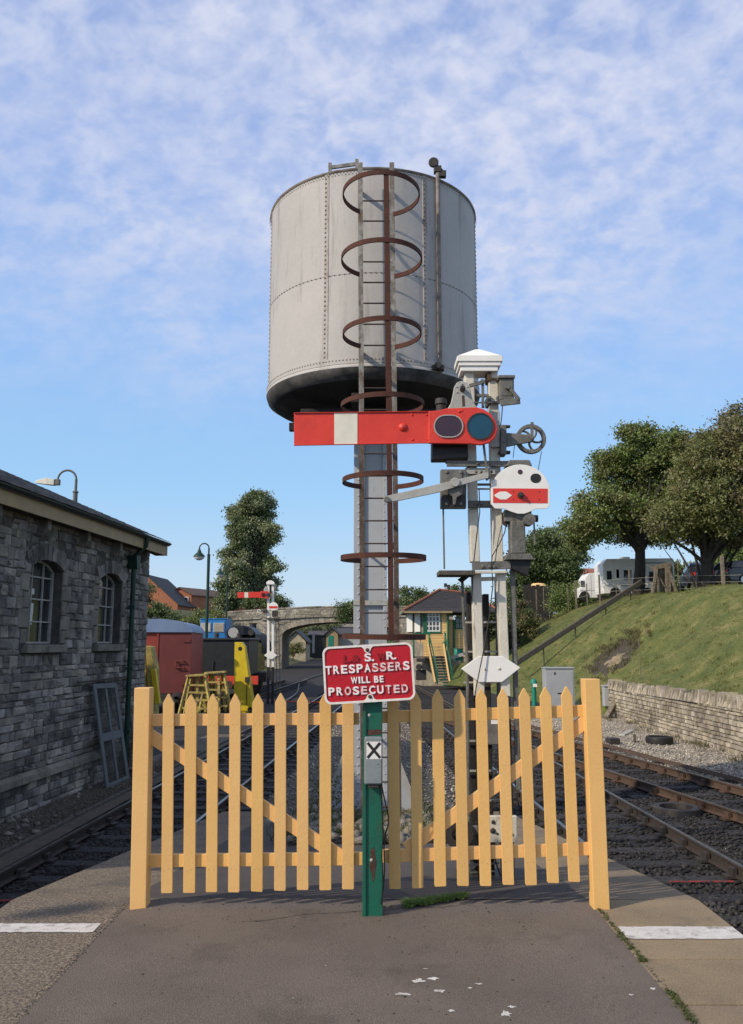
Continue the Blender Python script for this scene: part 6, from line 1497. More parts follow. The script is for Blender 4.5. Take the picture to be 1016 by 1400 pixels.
# walls: the projecting front, the side set back
wf_ = MB(); wf_.box((xa, BY, GZ), (xb+.0, BY+BD, EZ)); wf_.box((xb+.003, BY+.5, GZ), (xc, BY+BD-.1, EZ-.55)); wf_.build('wall', 'warm_stone', sb)
MB().prism([(xa-.002,BY+.05,GZ),(xl,BY+3.2,GZ),(xl,BY+3.2,EZ),(xa-.002,BY+.05,EZ)], (.2,.15,0)).build('side_wall', 'warm_stone', sb)
def boards(x0, x1, z0, z1, Y, step=.17, m='board_yellow'):
    z = z0
    while z < z1-.02:
        zt = min(z+step, z1); b = MB(); b.prism([(x0,Y,z),(x0,Y,zt+.012),(x0,Y-.012,zt+.012),(x0,Y-.035,z)], (x1-x0,0,0)); b.build('weatherboard', m, sb); z += step
boards(xa, xb, szz(898), szz(863)-.0, BY-.002); boards(sx(604), xb, szz(863), EZ-.05, BY-.002); boards(xb+.05, xc, szz(898), EZ-.6, BY+.497)
# window front
wx0, wx1, wz0, wz1 = sx(580.5), sx(602), szz(863.5), szz(833)-.12
w = MB().box((wx0, BY-.05, wz0), (wx1, BY-.001, wz1)).build('window', 'box_white', sb)
nx_, nz_ = 4, 4
for i in range(nx_):
    for j in range(nz_):
        ww = (wx1-wx0-.12)/nx_; hh = (wz1-wz0-.12)/nz_; x = wx0+.06+i*ww; z = wz0+.06+j*hh
        MB().box((x+.035,BY-.056,z+.035),(x+ww-.035,BY-.051,z+hh-.035)).build('pane', 'pane', w)
# canted left window wall, white with panes
for k, (t0, t1) in enumerate(((.12,.42),(.55,.88))):
    A_ = Vector((xa,BY,0)); B_ = Vector((xl,BY+3.2,0)); p, q = A_.lerp(B_,t0), A_.lerp(B_,t1); o = Vector((-.08,-.06,0))
    w = MB().prism([p+o+Vector((0,0,wz0)), q+o+Vector((0,0,wz0)), q+o+Vector((0,0,wz1)), p+o+Vector((0,0,wz1))], (.05,.04,0)).build('window', 'box_white', sb)
A_, B_ = at(574,850,BY-.02), at(579.5,850,BY-.02); MB().box((xa-.02,BY-.07,wz0-.1),(xa+.22,BY-.0015,wz1+.05)).build('corner_board', 'box_green', sb)
MB().box((wx1+.02,BY-.045,wz0-.1),(wx1+.07,BY-.037,wz1)).build('corner_board', 'box_green', sb)
MB().box((wx0-.05,BY-.1,wz0-.09),(wx1+.05,BY-.0015,wz0-.004)).build('window_sill', 'box_green', sb)
w = MB().box((sx(622.5,BY+.5),BY+.44,szz(860)),(sx(633.5,BY+.5),BY+.458,szz(843.5))).build('window', 'box_green', sb)
for i in (0,1):
    for j in (0,1):
        x = sx(623.6,BY+.5)+i*.25; z = szz(858.6)+j*.34; MB().box((x,BY+.43,z),(x+.2,BY+.439,z+.29)).build('pane', 'pane', w)
for (px, y0, y1, Y) in ((612.5,838,900,BY-.1),(621,848,892,BY+.35)):
    MB().tube([at(px,y0,Y), at(px,y1,Y)], .07, 8).build('drain_pipe', 'box_green', sb)
MB().bar(at(612.5,838,BY-.1), at(609,834,BY-.2), .08,.08).build('drain_pipe', 'box_green', sb)
# roof: hipped
ov = .45; zt = szz(803.5); px_ = sx(606); py_ = BY+2.4
c0,c1,c2,c3 = (xl-ov*.6,BY-ov,EZ),(xc+.6,BY-ov,EZ),(xc+.6,BY+BD+ov,EZ),(xl-ov*.6,BY+BD+ov,EZ)
ra, rb2 = (px_,py_,zt), (px_+2.2,py_,zt-.28)
MB().add([c0,c1,c2,c3,ra,rb2,(c0[0],c0[1],EZ-.12),(c1[0],c1[1],EZ-.12),(c2[0],c2[1],EZ-.12),(c3[0],c3[1],EZ-.12)], [(0,1,5,4),(1,2,5),(2,3,4,5),(3,0,4),(0,6,7,1),(1,7,8,2),(3,9,6,0),(6,9,8,7)]).build('roof', 'roof_dark', sb)
for k in range(1, 13):       # slate courses stand a little proud
    f = k/13; a = Vector(c0).lerp(Vector(ra), f); c = Vector(c1).lerp(Vector(rb2), f); MB().bar(a+Vector((.05,-.01,.0)), c+Vector((-.05,-.01,.0)), .03, .022).build('slate_course', 'roof_dark', sb)
for a, c in ((c0, ra), (ra, rb2), (rb2, c1)): MB().tube([Vector(a)+Vector((0,0,.03)), Vector(c)+Vector((0,0,.03))], .09, 6).build('ridge_tile', 'tile_red', sb)
MB().box((c0[0]-.02,BY-ov-.06,EZ-.16),(sx(618),BY-ov-.003,EZ-.04)).build('gutter', 'fascia_cream', sb)
MB().lathe([(.09,zt),(.1,zt+.35),(.0001,zt+.36)], (px_+.6,py_,0), 8).build('roof_vent', 'dark_iron', sb); MB().box((px_+.3,py_-.08,zt+.2),(px_+.5,py_+.08,zt+.45)).build('roof_vent', 'dark_iron', sb)
# landing and stairs
MB().box((sx(562),BY-1.5,szz(899)),(sx(607),BY-.04,szz(897))).build('landing', 'timber', sb)
for px in (564,585,606): MB().box((sx(px)-.05,BY-1.5,szz(899)),(sx(px)+.05,BY-1.4,szz(866))).build('post', 'box_green', sb)
MB().box((sx(563),BY-1.55,szz(868)),(sx(587),BY-1.45,szz(865.5))).build('handrail', 'box_green', sb)
MB().bar(at(566,870,BY-1.5), at(575,879,BY-1.5), .04, .13).build('brace', 'board_yellow', sb); MB().bar(at(575,879,BY-1.5), at(584,870,BY-1.5), .04, .13).build('brace', 'board_yellow', sb)
MB().bar(at(606,878,BY-1.5), at(612,898,BY-1.9), .05, .14).build('railing', 'box_green', sb)
n = 14
for k in range(n):
    f = k/(n-1); y = 885+f*50; xo = 594+f*9; Y = BY-1.6-2.6*f; a = at(xo-10,y,Y); c = at(xo+11,y,Y); MB().box((a.x,Y-.12,a.z-.03),(c.x,Y+.12,a.z+.015)).build('stair_tread', 'stair_wood', sb)
for (xt, xbm, m, o, w) in ((585,595,'board_yellow',-.03,.2),(606.5,615,'board_yellow',-.03,.2),(586.5,598,'box_green',.1,.12),(608,618,'box_green',.1,.12)):
    a, c = at(xt,881,BY-1.5+o), at(xbm,934,BY-4.3+o); MB().bar(a, c, .07, w).build('stringer', m, sb)
    if m == 'box_green': MB().bar(a+Vector((0,0,.75)), c+Vector((0,0,.75)), .06, .08).build('handrail', m, sb); MB().bar(c+Vector((0,0,-.1)), c+Vector((0,0,.8)), .09,.09).build('post', m, sb)
MB().box((sx(604),BY-.9,GZ),(sx(607),BY-.7,szz(899))).build('post', 'box_green', sb)
bt = thing('water_butt', tuple(at(627,902,BY-.6)), 'round green water butt against the yellow signal box wall', 'water butt')
zb_ = at(627,903,BY-.6).z; MB().lathe([(.0001,zb_),(.27,zb_),(.31,zb_+.35),(.30,zb_+.7),(.27,zb_+.74),(.0001,zb_+.74)], (at(627,900,BY-.6).x,BY-.6,0), 18).build('barrel', 'teal', bt, smooth=True)
MB().ring((at(627,900,BY-.6).x,BY-.6,zb_+.72), .24, .33, .04, 18, 'Z').build('lid', 'teal', bt)
# ground in front of the box rises to its side
b = MB(); g0 = [at(612,937,50), at(690,940,50), at(700,905,52), at(640,903,54), at(618,912,53)]
c = at(650,915,52); b.add([p for p in g0]+[c], [(i,(i+1)%5,5) for i in range(5)]); 
tag(b.build('grass_verge', 'grass', smooth=True), kind='structure')
MB().bar(at(600,905,BY-1), at(638,893,BY-1), .1, .2).build('path_edge', 'casting_grey', sb)
# buffers and bits of stock at the foot
wg = thing('coal_wagon_end', tuple(at(578,935,46)), 'dark buffers and bogie of a wagon standing beside the signal box steps', 'wagon')
MB().box(at(570,905,46), at(582,900,46)+Vector((0,.5,0))).build('buffer_beam', 'dark_iron', wg, bevel=.03)
for px in (573,580): MB().disc(at(px,912,45.8), .16, .3, 12).build('buffer', 'dark_iron', wg)
MB().box(at(569,930,46), at(583,916,46)+Vector((0,.4,0))).build('frame', 'dark_iron', wg, bevel=.02)

# ================================================================== BRIDGE
GBY = 90.0
def bz(py): return at(450,py,GBY).z
def bxx(px): return at(px,860,GBY).x
mat('bridge_stone', (0.42, 0.37, 0.28), 0.95, (0.24, 0.21, 0.16), 0.9, 10, 0.3, 0.7, bump=1.0, bscale=4, island=0.28, fine=0.35, fscale=5, stain=(0.10, 0.09, 0.07), stain_at=(0.52, 0.72), stain_scale=(.35, .35, .9))
br = thing('stone_bridge', (bxx(440), GBY, GZ), 'long stone arch road bridge crossing over the railway tracks', 'bridge')
ax0, ax1 = bxx(386), bxx(545); am_ = (ax0+ax1)/2; spring = bz(868); crown = bz(850.5)
def arch(x): t = (x-am_)/((ax1-ax0)/2); return spring + (crown-spring)*math.sqrt(max(0, 1-t*t))
def ptop(x): px = 508+x/GBY*1150; return bz(829 - .0*px + (max(0, 440-px)**1.25)*.018)
xs = list(np.linspace(bxx(296), ax0, 10)) + list(np.linspace(ax0, ax1, 31))[1:] + list(np.linspace(ax1, bxx(620), 5))[1:]
b = MB(); thick = 8.0
for x0, x1 in zip(xs[:-1], xs[1:]):
    ins = ax0-1e-6 <= x0 and x1 <= ax1+1e-6; z0, z1 = (arch(x0), arch(x1)) if ins else (GZ-.3, GZ-.3)
    t0, t1 = ptop(x0)-.95, ptop(x1)-.95
    b.add([(x0,GBY,z0),(x1,GBY,z1),(x1,GBY,t1),(x0,GBY,t0),(x0,GBY+thick,z0),(x1,GBY+thick,z1),(x1,GBY+thick,t1),(x0,GBY+thick,t0)], [(0,1,2,3),(7,6,5,4),(0,4,5,1),(3,2,6,7)])
b.add([(ax0,GBY,GZ-.3),(ax0,GBY,spring),(ax0,GBY+thick,spring),(ax0,GBY+thick,GZ-.3)], [(0,1,2,3)]); b.add([(ax1,GBY,GZ-.3),(ax1,GBY,spring),(ax1,GBY+thick,spring),(ax1,GBY+thick,GZ-.3)], [(3,2,1,0)])
b.build('spandrel', 'bridge_stone', br)
for yy in (GBY-.12, GBY+thick-.3):
    b = MB()
    for x0, x1 in zip(xs[:-1], xs[1:]): b.prism([(x0,yy,ptop(x0)-.95),(x1,yy,ptop(x1)-.95),(x1,yy,ptop(x1)-.12),(x0,yy,ptop(x0)-.12)], (0,.42,0))
    b.build('parapet', 'bridge_stone', br)
x = bxx(297)
while x < bxx(548):
    l = random.uniform(.8, 1.3); MB().prism([(x+.02,GBY-.17,ptop(x)-.118),(x+l-.02,GBY-.17,ptop(x+l)-.118),(x+l-.02,GBY-.17,ptop(x+l)+.04),(x+.02,GBY-.17,ptop(x)+.04)], (0,.52,0)).build('coping_stone', 'bridge_stone', br, bevel=.02, seg=1)
    if x > bxx(355): MB().prism([(x+.02,GBY-.18,ptop(x)-1.12),(x+l-.02,GBY-.18,ptop(x+l)-1.12),(x+l-.02,GBY-.18,ptop(x+l)-.96),(x+.02,GBY-.18,ptop(x)-.96)], (0,.17,0)).build('string_stone', 'bridge_stone', br)
    x += l
n = 34
for k in range(n):
    t0, t1 = math.pi-math.pi*k/n, math.pi-math.pi*(k+1)/n; ln = .62; pp = []
    for t, r_ in ((t0,0),(t1,0),(t1,1),(t0,1)):
        x = am_+(ax1-ax0)/2*math.cos(t); z = spring+(crown-spring)*math.sin(t); nn_ = Vector((math.cos(t)*.42, 0, 1)).normalized(); pp.append(Vector((x,GBY-.05,z))+nn_*ln*r_)
    g = .02; pp = [p.lerp(sum(pp,Vector())/4, .04) for p in pp]
    MB().prism(pp, (0,.045,0)).build('voussoir', 'bridge_stone', br)
items = []; z = GZ
while z < 5.2:                       # squared rubble faces standing proud of the joints
    h = random.choice([.2,.24,.3]); x = bxx(297)
    while x < bxx(548):
        l = random.uniform(.3,.8); x1 = x+l
        top = ptop(x)-.98 if z < ptop(x)-1.1 else ptop(x)-.12
        inn = ax0-.1 < x1 and x < ax1+.1 and z < max(arch(max(ax0,min(ax1,x))), arch(max(ax0,min(ax1,x1))))+.62
        if not inn and z+h < top and not (z < ptop(x)-.94 and z+h > ptop(x)-1.14):
            yy = GBY if z < ptop(x)-1.1 else GBY-.12; p = random.uniform(.015,.05); g = .018
            items.append(([(x+g,yy-p,z+g),(x1-g,yy-p,z+g),(x1-g,yy-p,z+h-g),(x+g,yy-p,z+h-g),(x+g,yy+.01,z+g),(x1-g,yy+.01,z+g),(x1-g,yy+.01,z+h-g),(x+g,yy+.01,z+h-g)], [(0,1,2,3),(0,4,5,1),(1,5,6,2),(2,6,7,3),(3,7,4,0)]))
        x = x1
    z += h
print('bridge stones', len(items))
pieces(br, 'stone', 'bridge_stone', items, cap=200)
# ivy over the right of the parapet
iv = thing('ivy', tuple(at(470,840,GBY-.3)), 'dark ivy hanging over the right end of the bridge parapet', 'ivy')
cs = [at(random.uniform(462,500), random.uniform(826,850), GBY-.3)-Vector(iv.location) for _ in range(60)] + [at(random.uniform(470,560), random.uniform(822,834), GBY+1)-Vector(iv.location) for _ in range(50)]
leafy('foliage', 'leaf_dark', np.array([tuple(p) for p in cs]), 60, (.4,.25,.25), .16, iv)
# beyond the arch
def hut(px0, px1, pye, pyr, pyb, Y, d, label, wall_m, roof_m, group=None, name='building', ridge_along=False, opening=None):
    a, c = at(px0,pyb,Y), at(px1,pye,Y); e = c.z; r_ = at(px0,pyr,Y).z; t = thing(name, ((a.x+c.x)/2, Y, GZ), label, 'building' if name != 'house' else 'house', group); m = (a.x+c.x)/2; zb = min(a.z, GZ)
    if not ridge_along:
        MB().prism([(a.x,Y,zb),(c.x,Y,zb),(c.x,Y,e),(m,Y,r_),(a.x,Y,e)], (0,d,0)).build('wall', wall_m, t)
        for s, x in ((-1,a.x),(1,c.x)): MB().prism([(m,Y-.3,r_+.12),(x+s*.4,Y-.3,e-.2+.0),(x+s*.4,Y-.3,e-.05),(m,Y-.3,r_+.3)], (0,d+.6,0)).build('roof', roof_m, t)
    else:
        MB().box((a.x,Y,zb),(c.x,Y+d,e)).build('wall', wall_m, t)
        MB().prism([(a.x-.3,Y-.4,e-.05),(a.x-.3,Y+d/2,r_),(a.x-.3,Y+d+.4,e-.05)], (c.x-a.x+.6,0,0)).build('roof', roof_m, t)
    for (x0,x1,z0,z1,m_) in (opening or ()):
        p, q = at(x0,z1,Y), at(x1,z0,Y); MB().box((p.x,Y-.05,p.z),(q.x,Y-.001,q.z)).build('window' if z1 < pyb-1 else 'door', m_, t)
    return t
h1 = hut(391,418,877,864,897,125,9,'pale stone house with a slate roof seen through the bridge arch','warm_stone','roof_dark',opening=((404,409,880,890,'pane'),))
h2 = hut(446,462,867,860,885,135,8,'small cream gabled building seen through the bridge arch','fascia_cream','roof_dark',opening=((449,456,869,885,'teal'),))
h3 = hut(462,520,867,858,885,140,9,'dark workshop with a grey roof beyond the bridge','casting_grey','roof_dark',ridge_along=True)
h4 = hut(422,446,868,862,884,150,8,'dark engine shed beyond the bridge arch','loco_black','roof_dark',ridge_along=True)
h5 = hut(455,520,857,848,866,190,9,'grey roofed houses far beyond the bridge arch','dressed_stone','dressed_stone',ridge_along=True)
tag(MB().box(at(427,893,120), at(430,868,120)+Vector((0,.4,0))).build('concrete_post', 'casting_grey', bevel=.02), 'pale square post beyond the bridge arch', 'post')
tree(at(400,900,112), blobpx([(402,886,10,7),(396,890,7,5),(410,889,7,5)], 112, 1), at(402,890,112), 'orange green bush in front of the pale stone house beyond the arch', 'bush', 'leaf_olive', sub=14, leaves=80, leaf=.22, rs=.35, tr=.06, limbs=3)
tree(at(425,880,160), blobpx([(420,862,12,9),(438,858,12,9),(405,866,12,8),(455,852,12,6)], 160, 2), at(425,870,160), 'hazy trees glimpsed through the bridge arch', 'tree', 'leaf_grey', sub=7, leaves=110, leaf=.4, rs=.6, tr=.15, limbs=3)

# ================================================================== YARD ON THE LEFT
# red wagon
wv = thing('goods_van', (0,0,0), 'red box van with a pale blue curved roof behind the corner of the stone shed', 'railway van')
hw, L_, fl, ev, tp_ = 1.32, 5.0, .0, 0.0, 0.0
ZF, ZEV, ZTOP = .82, 3.18, 3.70          # above its own ballast level
b = MB(); b.box((-hw,0,ZF),(hw,L_,ZEV)); b.build('body', 'wagon_red', wv, bevel=.01)
b = MB(); b.box((-.0,-.035,ZF+.0),(hw+.01,-.002,ZEV-.02)); dr = b.build('door', 'wagon_maroon', wv, bevel=.006)
for z in (ZF+.35, ZEV-.35): MB().box((hw-.30,-.07,z-.05),(hw-.02,-.036,z+.05)).build('hinge', 'wagon_maroon', dr)
b = MB(); b.tube([(hw-.55,-.04,2.05),(hw-.55,-.12,2.05),(hw-.25,-.12,2.05),(hw-.25,-.04,2.05)], .025, 6); b.tube([(hw-.55,-.04,1.8),(hw-.55,-.12,1.8),(hw-.25,-.12,1.8),(hw-.25,-.04,1.8)], .025, 6); b.tube([(hw-.55,-.12,1.8),(hw-.55,-.12,2.05)], .025, 6); b.build('handle', 'wagon_maroon', dr)
b = MB(); n = 14; o_ = [(hw*1.04*math.cos(math.pi*k/n), ZEV-.01+.52*math.sin(math.pi*k/n)**.8) for k in range(n+1)]
b.prism([(x,-.10,z) for x, z in o_[::-1]], (0,L_+.2,0)); b.build('roof', 'wagon_roof', wv, smooth=True)
MB().box((.02,-.06,ZF),(.07,-.036,ZEV)).build('door_edge', 'wagon_red', wv)
MB().lathe([(.09,ZTOP-.05),(.13,ZTOP+.06),(.0001,ZTOP+.12)], (-.25,1.0,0), 10).build('roof_vent', 'dark_iron', wv)
b = MB(); b.box((-hw+.1,.05,ZF-.25),(hw-.1,L_-.05,ZF-.003)); b.build('underframe', 'dark_iron', wv)
MB().box((-hw+.05,-.06,ZF-.27),(hw-.05,.048,ZF-.01)).build('buffer_beam', 'dark_iron', wv)
for s in (-1, 1):
    MB().lathe([(.06,-.45),(.06,-.12),(.2,-.1),(.2,-.06),(.0001,-.06)][::-1], (s*.86,-.05,ZF-.14), 14, 'Y').build('buffer', 'dark_iron', wv)
    for y in (1.1, L_-1.1): MB().lathe([(.0001,-.06),(.45,-.06),(.48,.02),(.45,.06),(.0001,.06)], (s*.75,y,.62), 20, 'X').build('wheel', 'dark_iron', wv)
p = at(259, 900, 33); wv.rotation_euler = (0,0,R(6)); wv.location = (p.x-hw*math.cos(R(6)), 33.1, GZ); wv.scale = (1,1,.995)
# black tender and loco
td = thing('steam_locomotive', (at(306,920,42).x, 42, GZ), 'black steam locomotive and tender seen from behind between the yellow jacks', 'locomotive')
x0, x1 = at(268,900,42).x, at(340,900,42).x; zt_ = at(300,875,42).z; zb2 = at(300,924,42).z
MB().box((x0,42,zb2),(x1,45.5,zt_)).build('tender_tank', 'loco_black', td, bevel=.03)
MB().box((x0-.08,41.92,zt_-.02),(x1+.08,45.6,zt_+.10)).build('tank_flare', 'loco_black', td, bevel=.03)
MB().box((x0-.02,41.9,zb2-.42),(x1+.5,41.99,zb2-.003)).build('buffer_beam', 'cloth_red', td, bevel=.01)
for s in (x0+.4, x1-.1): MB().lathe([(.0001,-.45),(.2,-.45),(.2,-.4),(.08,-.38),(.08,0)], (s,41.9,zb2-.2), 16, 'Y').build('buffer', 'dark_iron', td, smooth=True)
for s in (x0+.45, x1-.45):
    for y in (43,44.6): MB().lathe([(.0001,-.06),(.5,-.06),(.52,.02),(.0001,.06)], (s,y,GZ+.65), 20, 'X').build('wheel', 'dark_iron', td)
MB().box((x0+.1,42.2,GZ+.5),(x1-.1,45.3,zb2-.44)).build('frame', 'dark_iron', td)
for px in (296,327): MB().lathe([(.0001,0),(.12,0),(.12,.22),(.0001,.24)], (at(px,875,42.6).x,42.6,zt_+.11), 10).build('filler', 'dark_iron', td)
MB().tube([(at(291,905,42).x,41.97,zb2+.1),(at(292,895,42).x,41.95,zb2+.75)], .025, 6).build('lamp_iron', 'dark_iron', td)
cx0_, cx1_ = at(311,870,47).x, at(352,870,47).x; cm = (cx0_+cx1_)/2; ch = (cx1_-cx0_)/2; ze = at(330,868,47).z; zt2 = at(330,855.5,47).z
o_ = [(cm+ch*math.cos(math.pi*k/12), ze+(zt2-ze)*math.sin(math.pi*k/12)) for k in range(13)]
MB().prism([(x,46.2,z) for x, z in o_[::-1]], (0,2.4,0)).build('cab_roof', 'loco_black', td, smooth=True)
for xx in (cx0_+.05, cx1_-.15): MB().box((xx,46.6,GZ+1),(xx+.1,48.4,ze)).build('cab_side', 'loco_black', td)
MB().box((cx0_+.16,48.1,GZ+1),(cx1_-.16,48.3,ze+.3)).build('cab_front', 'loco_black', td)
for px in (319, 343): MB().disc(at(px,865,46.1), .28 if px < 330 else .16, .03, 16).build('spectacle_glass', 'casting_grey' if px < 330 else 'dark_iron', td)
MB().lathe([(.0001,0),(.95,0),(.95,4.5),(.0001,4.5)], (cm,48.31,ze-.7), 24, 'Y').build('boiler', 'black_timber', td, smooth=True)
MB().lathe([(.22,zt2-.2),(.2,zt2+.15),(.26,zt2+.2),(.0001,zt2+.2)], (at(346,855,50).x,50,0), 12).build('dome', 'loco_black', td, smooth=True)
# blue cab beyond
bc = thing('blue_crane_cab', tuple(at(288,875,52)), 'bright blue vehicle cab with two windows behind the black tender', 'vehicle cab')
xA, xB = at(271,860,52).x, at(309,860,52).x; zA, zB = at(290,872,52).z, at(290,847,52).z
b = MB(); b.prism([(xA,52,zA-1.5),(xB,52,zA-1.5),(xB-.02,52,zB),(xA+.12,52,zB)], (0,2.2,0)); b.build('cab', 'cab_blue', bc, bevel=.05)
for (pa, pb) in ((274,289),(291.5,307)):
    p, q = at(pa,864.5,51.98), at(pb,851.5,51.98); w = MB().box((p.x,51.95,p.z),(q.x,51.998,q.z)).build('window', 'cabinet_grey', bc, bevel=.02); MB().box((p.x+.06,51.935,p.z+.06),(q.x-.06,51.949,q.z-.06)).build('pane', 'pale_stone', w)
MB().box((xA+.08,51.97,zB-.0),(xB-.0,54.2,zB+.06)).build('roof', 'cab_blue', bc, bevel=.03); MB().box((xA-.2,51.7,zA-1.6),(xB+.3,54.2,zA-.12)).build('chassis', 'loco_black', bc)
# olive wagon on the right of the tender
ow = thing('open_wagon', tuple(at(350,925,45)), 'olive open wagon side with ribs just right of the tall yellow jack', 'railway wagon')
xA, xB = at(340,900,46).x, at(359,900,50).x; zA, zB = at(348,919,46).z, at(348,879,46).z
b = MB(); b.prism([(xA+.35,45.8,zA),(xB,50.5,zA),(xB,50.5,zB),(xA+.35,45.8,zB)], (-1.6,.3,0)); b.build('body', 'loco_olive', ow, bevel=.02)
for k in range(9):
    f = (k+.5)/9; x = xA+.35+(xB-xA-.35)*f; y = 45.8+4.7*f; MB().bar((x+.06,y,zA), (x+.06,y,zB), .09, .09).build('rib', 'trestle_yellow', ow)
MB().box((xA,45.6,zA-.5),(xA+1.0,48,zA-.002)).build('frame', 'dark_iron', ow)
for k, (px, py, Y) in enumerate(((353,934,46),(348,940,45.5),(314,936,41.6))): MB().lathe([(.0001,-.3),(.2,-.3),(.2,-.25),(.07,-.2),(.07,0)], at(px,py,Y), 14, 'Y').build('buffer', 'rust_chair', ow, smooth=True)
MB().box(at(345,955,46), at(357,930,46)+Vector((0,.8,0))).build('bogie', 'dark_iron', ow)
# yellow lifting jacks
def jack(pl, pr, pt, pb, plb, prb, Y, d, label):
    a0, a1 = at(pl,pt,Y), at(pr,pt,Y); b0, b1 = at(plb,pb,Y), at(prb,pb,Y); z0 = GZ+.08; t = thing('lifting_jack', ((b0.x+b1.x)/2, Y, GZ), label, 'lifting jack', 'yellow lifting jacks')
    b = MB(); b.add([(b0.x,Y,z0),(b1.x,Y,z0),(b1.x,Y+d,z0),(b0.x,Y+d,z0),(a0.x,Y,a0.z),(a1.x-.12,Y,a0.z),(a1.x-.12,Y+d*.5,a0.z),(a0.x,Y+d*.5,a0.z),(a1.x,Y,a0.z-.18),(a1.x,Y+d*.5,a0.z-.18)],
      [(0,3,2,1),(4,5,6,7),(0,1,8,5,4),(1,2,9,8),(5,8,9,6),(2,3,7,6,9),(3,0,4,7)]); b.build('column', 'jack_yellow', t, bevel=.015)
    m = (a0.x+a1.x)/2; MB().disc((m+.02,Y-.004,a0.z-.26), .085, .02, 14).build('hole', 'black', t)
    zc = GZ+1.2; MB().box((b0.x+(b1.x-b0.x)*.58,Y-.16,zc),(b0.x+(b1.x-b0.x)*.8,Y-.002,zc+.2)).build('control_box', 'dark_iron', t, bevel=.01)
    MB().tube([(b0.x+(b1.x-b0.x)*.66,Y-.03,zc),(b0.x+(b1.x-b0.x)*.66,Y-.03,GZ+.3)], .015, 6).build('conduit', 'dark_iron', t)
    b = MB(); b.box((b0.x-.12,Y-.1,GZ),(b1.x+.12,Y+d+.2,GZ+.078)); b.build('base', 'jack_yellow', t, bevel=.01)
    for x in (b0.x+.1, b1.x-.1): MB().disc((x,Y-.2,GZ+.14), .1, .06, 12).build('wheel', 'tyre', t)
    return t
jack(321,335,878,972,319,346,34.2,.9,'tall bright yellow lifting jack in the middle, with a small grey box on it')
def frame_jack(Y):
    t = thing('lifting_jack', (at(200,960,Y).x, Y, GZ), 'dull yellow lifting jack beside the corner of the stone shed', 'lifting jack', 'yellow lifting jacks')
    b = MB(); b.prism([at(x,y,Y) for x, y in ((182,972),(205,1010),(198,884),(189,881),(182,882))], (0,.3,0)); b.build('column', 'trestle_yellow', t, bevel=.01)
    b = MB(); b.prism([at(x,y,Y-.12) for x, y in ((211,985),(205,990),(199,883),(206,884),(212,915))], (0,.5,0)); b.build('leg', 'trestle_yellow', t, bevel=.01)
    b = MB(); b.prism([at(x,y,Y-.3) for x, y in ((218,962),(212,963),(206,916),(212,914))], (0,.2,0)); b.build('leg', 'jack_yellow', t, bevel=.01)
    MB().disc(at(193,891,Y-.01), .06, .02, 12).build('hole', 'black', t); b = MB(); b.prism([at(x,y,Y-.1) for x, y in ((200,888),(206,888.5),(205,885),(199,885))], (0,.2,0)); b.build('socket', 'black', t)
frame_jack(23.5)
# yellow trestles
def trestle(pxl, pxr, pyt, Y, label, legs):
    t = thing('trestle', (at((pxl+pxr)/2,970,Y).x, Y, GZ), label, 'trestle', 'yellow trestles in the yard')
    a, c = at(pxl,pyt,Y), at(pxr,pyt-1.5,Y); b = MB(); b.bar(a, c, .55, .07); b.build('top', 'trestle_yellow', t, bevel=.01)
    for (xt, xb2, dy) in legs: p = at(xt,pyt+2,Y+dy*.25); q = at(xb2,975,Y+dy); q.z = GZ; q.y = Y+dy; MB().bar(p, q, .09, .09).build('leg', 'trestle_yellow', t)
    for f, dy in ((.22,-.08),(.4,-.14),(.58,-.18),(.78,-.24)):
        z = a.z+(GZ-a.z)*f; e = (c.x-a.x)*.22*f*1.6; MB().bar((a.x-e*.6,Y+dy,z), (c.x+e*.6,Y+dy,z-.02), .06, .07).build('brace', 'trestle_yellow', t)
    return t
trestle(256,283,924,32.5,'yellow trestle nearest the red van, with splayed legs',((258,244,-.3),(262,252,.5),(270,270,.0),(281,290,-.3),(277,282,.5)))
trestle(281,309,920,33.6,'yellow trestle next to the black tender, taller of the pair',((283,272,-.3),(288,283,.4),(299,300,-.3),(307,316,-.3),(304,308,.5)))
trestle(268,296,922,35.0,'yellow trestle at the back, between the other two',((270,262,-.3),(276,276,.4),(292,300,-.3),(288,290,.5)))
# red tape line across the tracks
a, c = at(384,958,36), at(440,960,36); tag(MB().tube([a, a.lerp(c,.5)+Vector((0,0,-.03)), c], .02, 5).build('warning_tape', 'cloth_red'), 'thin red tape strung across the track beyond the fence', 'tape')
# hose
hz = MB().tube([(-4.0+1.1*math.sin((y-40)/13.0)*(-1)*sstep((y-40)/20)+.012*(y-40), y, GZ+.06) for y in np.arange(40, 86, 1.5)], .045, 6)
tag(hz.build('ground_pipe', 'signal_grey', smooth=True), 'pale pipe curving over the dark ballast towards the bridge', 'pipe')
for (px, py, l) in ((452,905,'left'),(404,903,'right')):
    pass
# small picket fence by the tender
pf = thing('distant_picket_fence', tuple(at(262,915,46)), 'short cream picket fence between the red van and the tender', 'fence')
for k in range(7): a = at(258+k*1.9,907,46); MB().box((a.x,46,a.z-1.6),(a.x+.055,46.03,a.z)).build('picket', 'box_white', pf)
MB().box((at(257,912,46.05).x,46.04,at(257,913,46).z),(at(271,912,46.05).x,46.08,at(257,911,46).z)).build('rail', 'fence_yellow', pf)
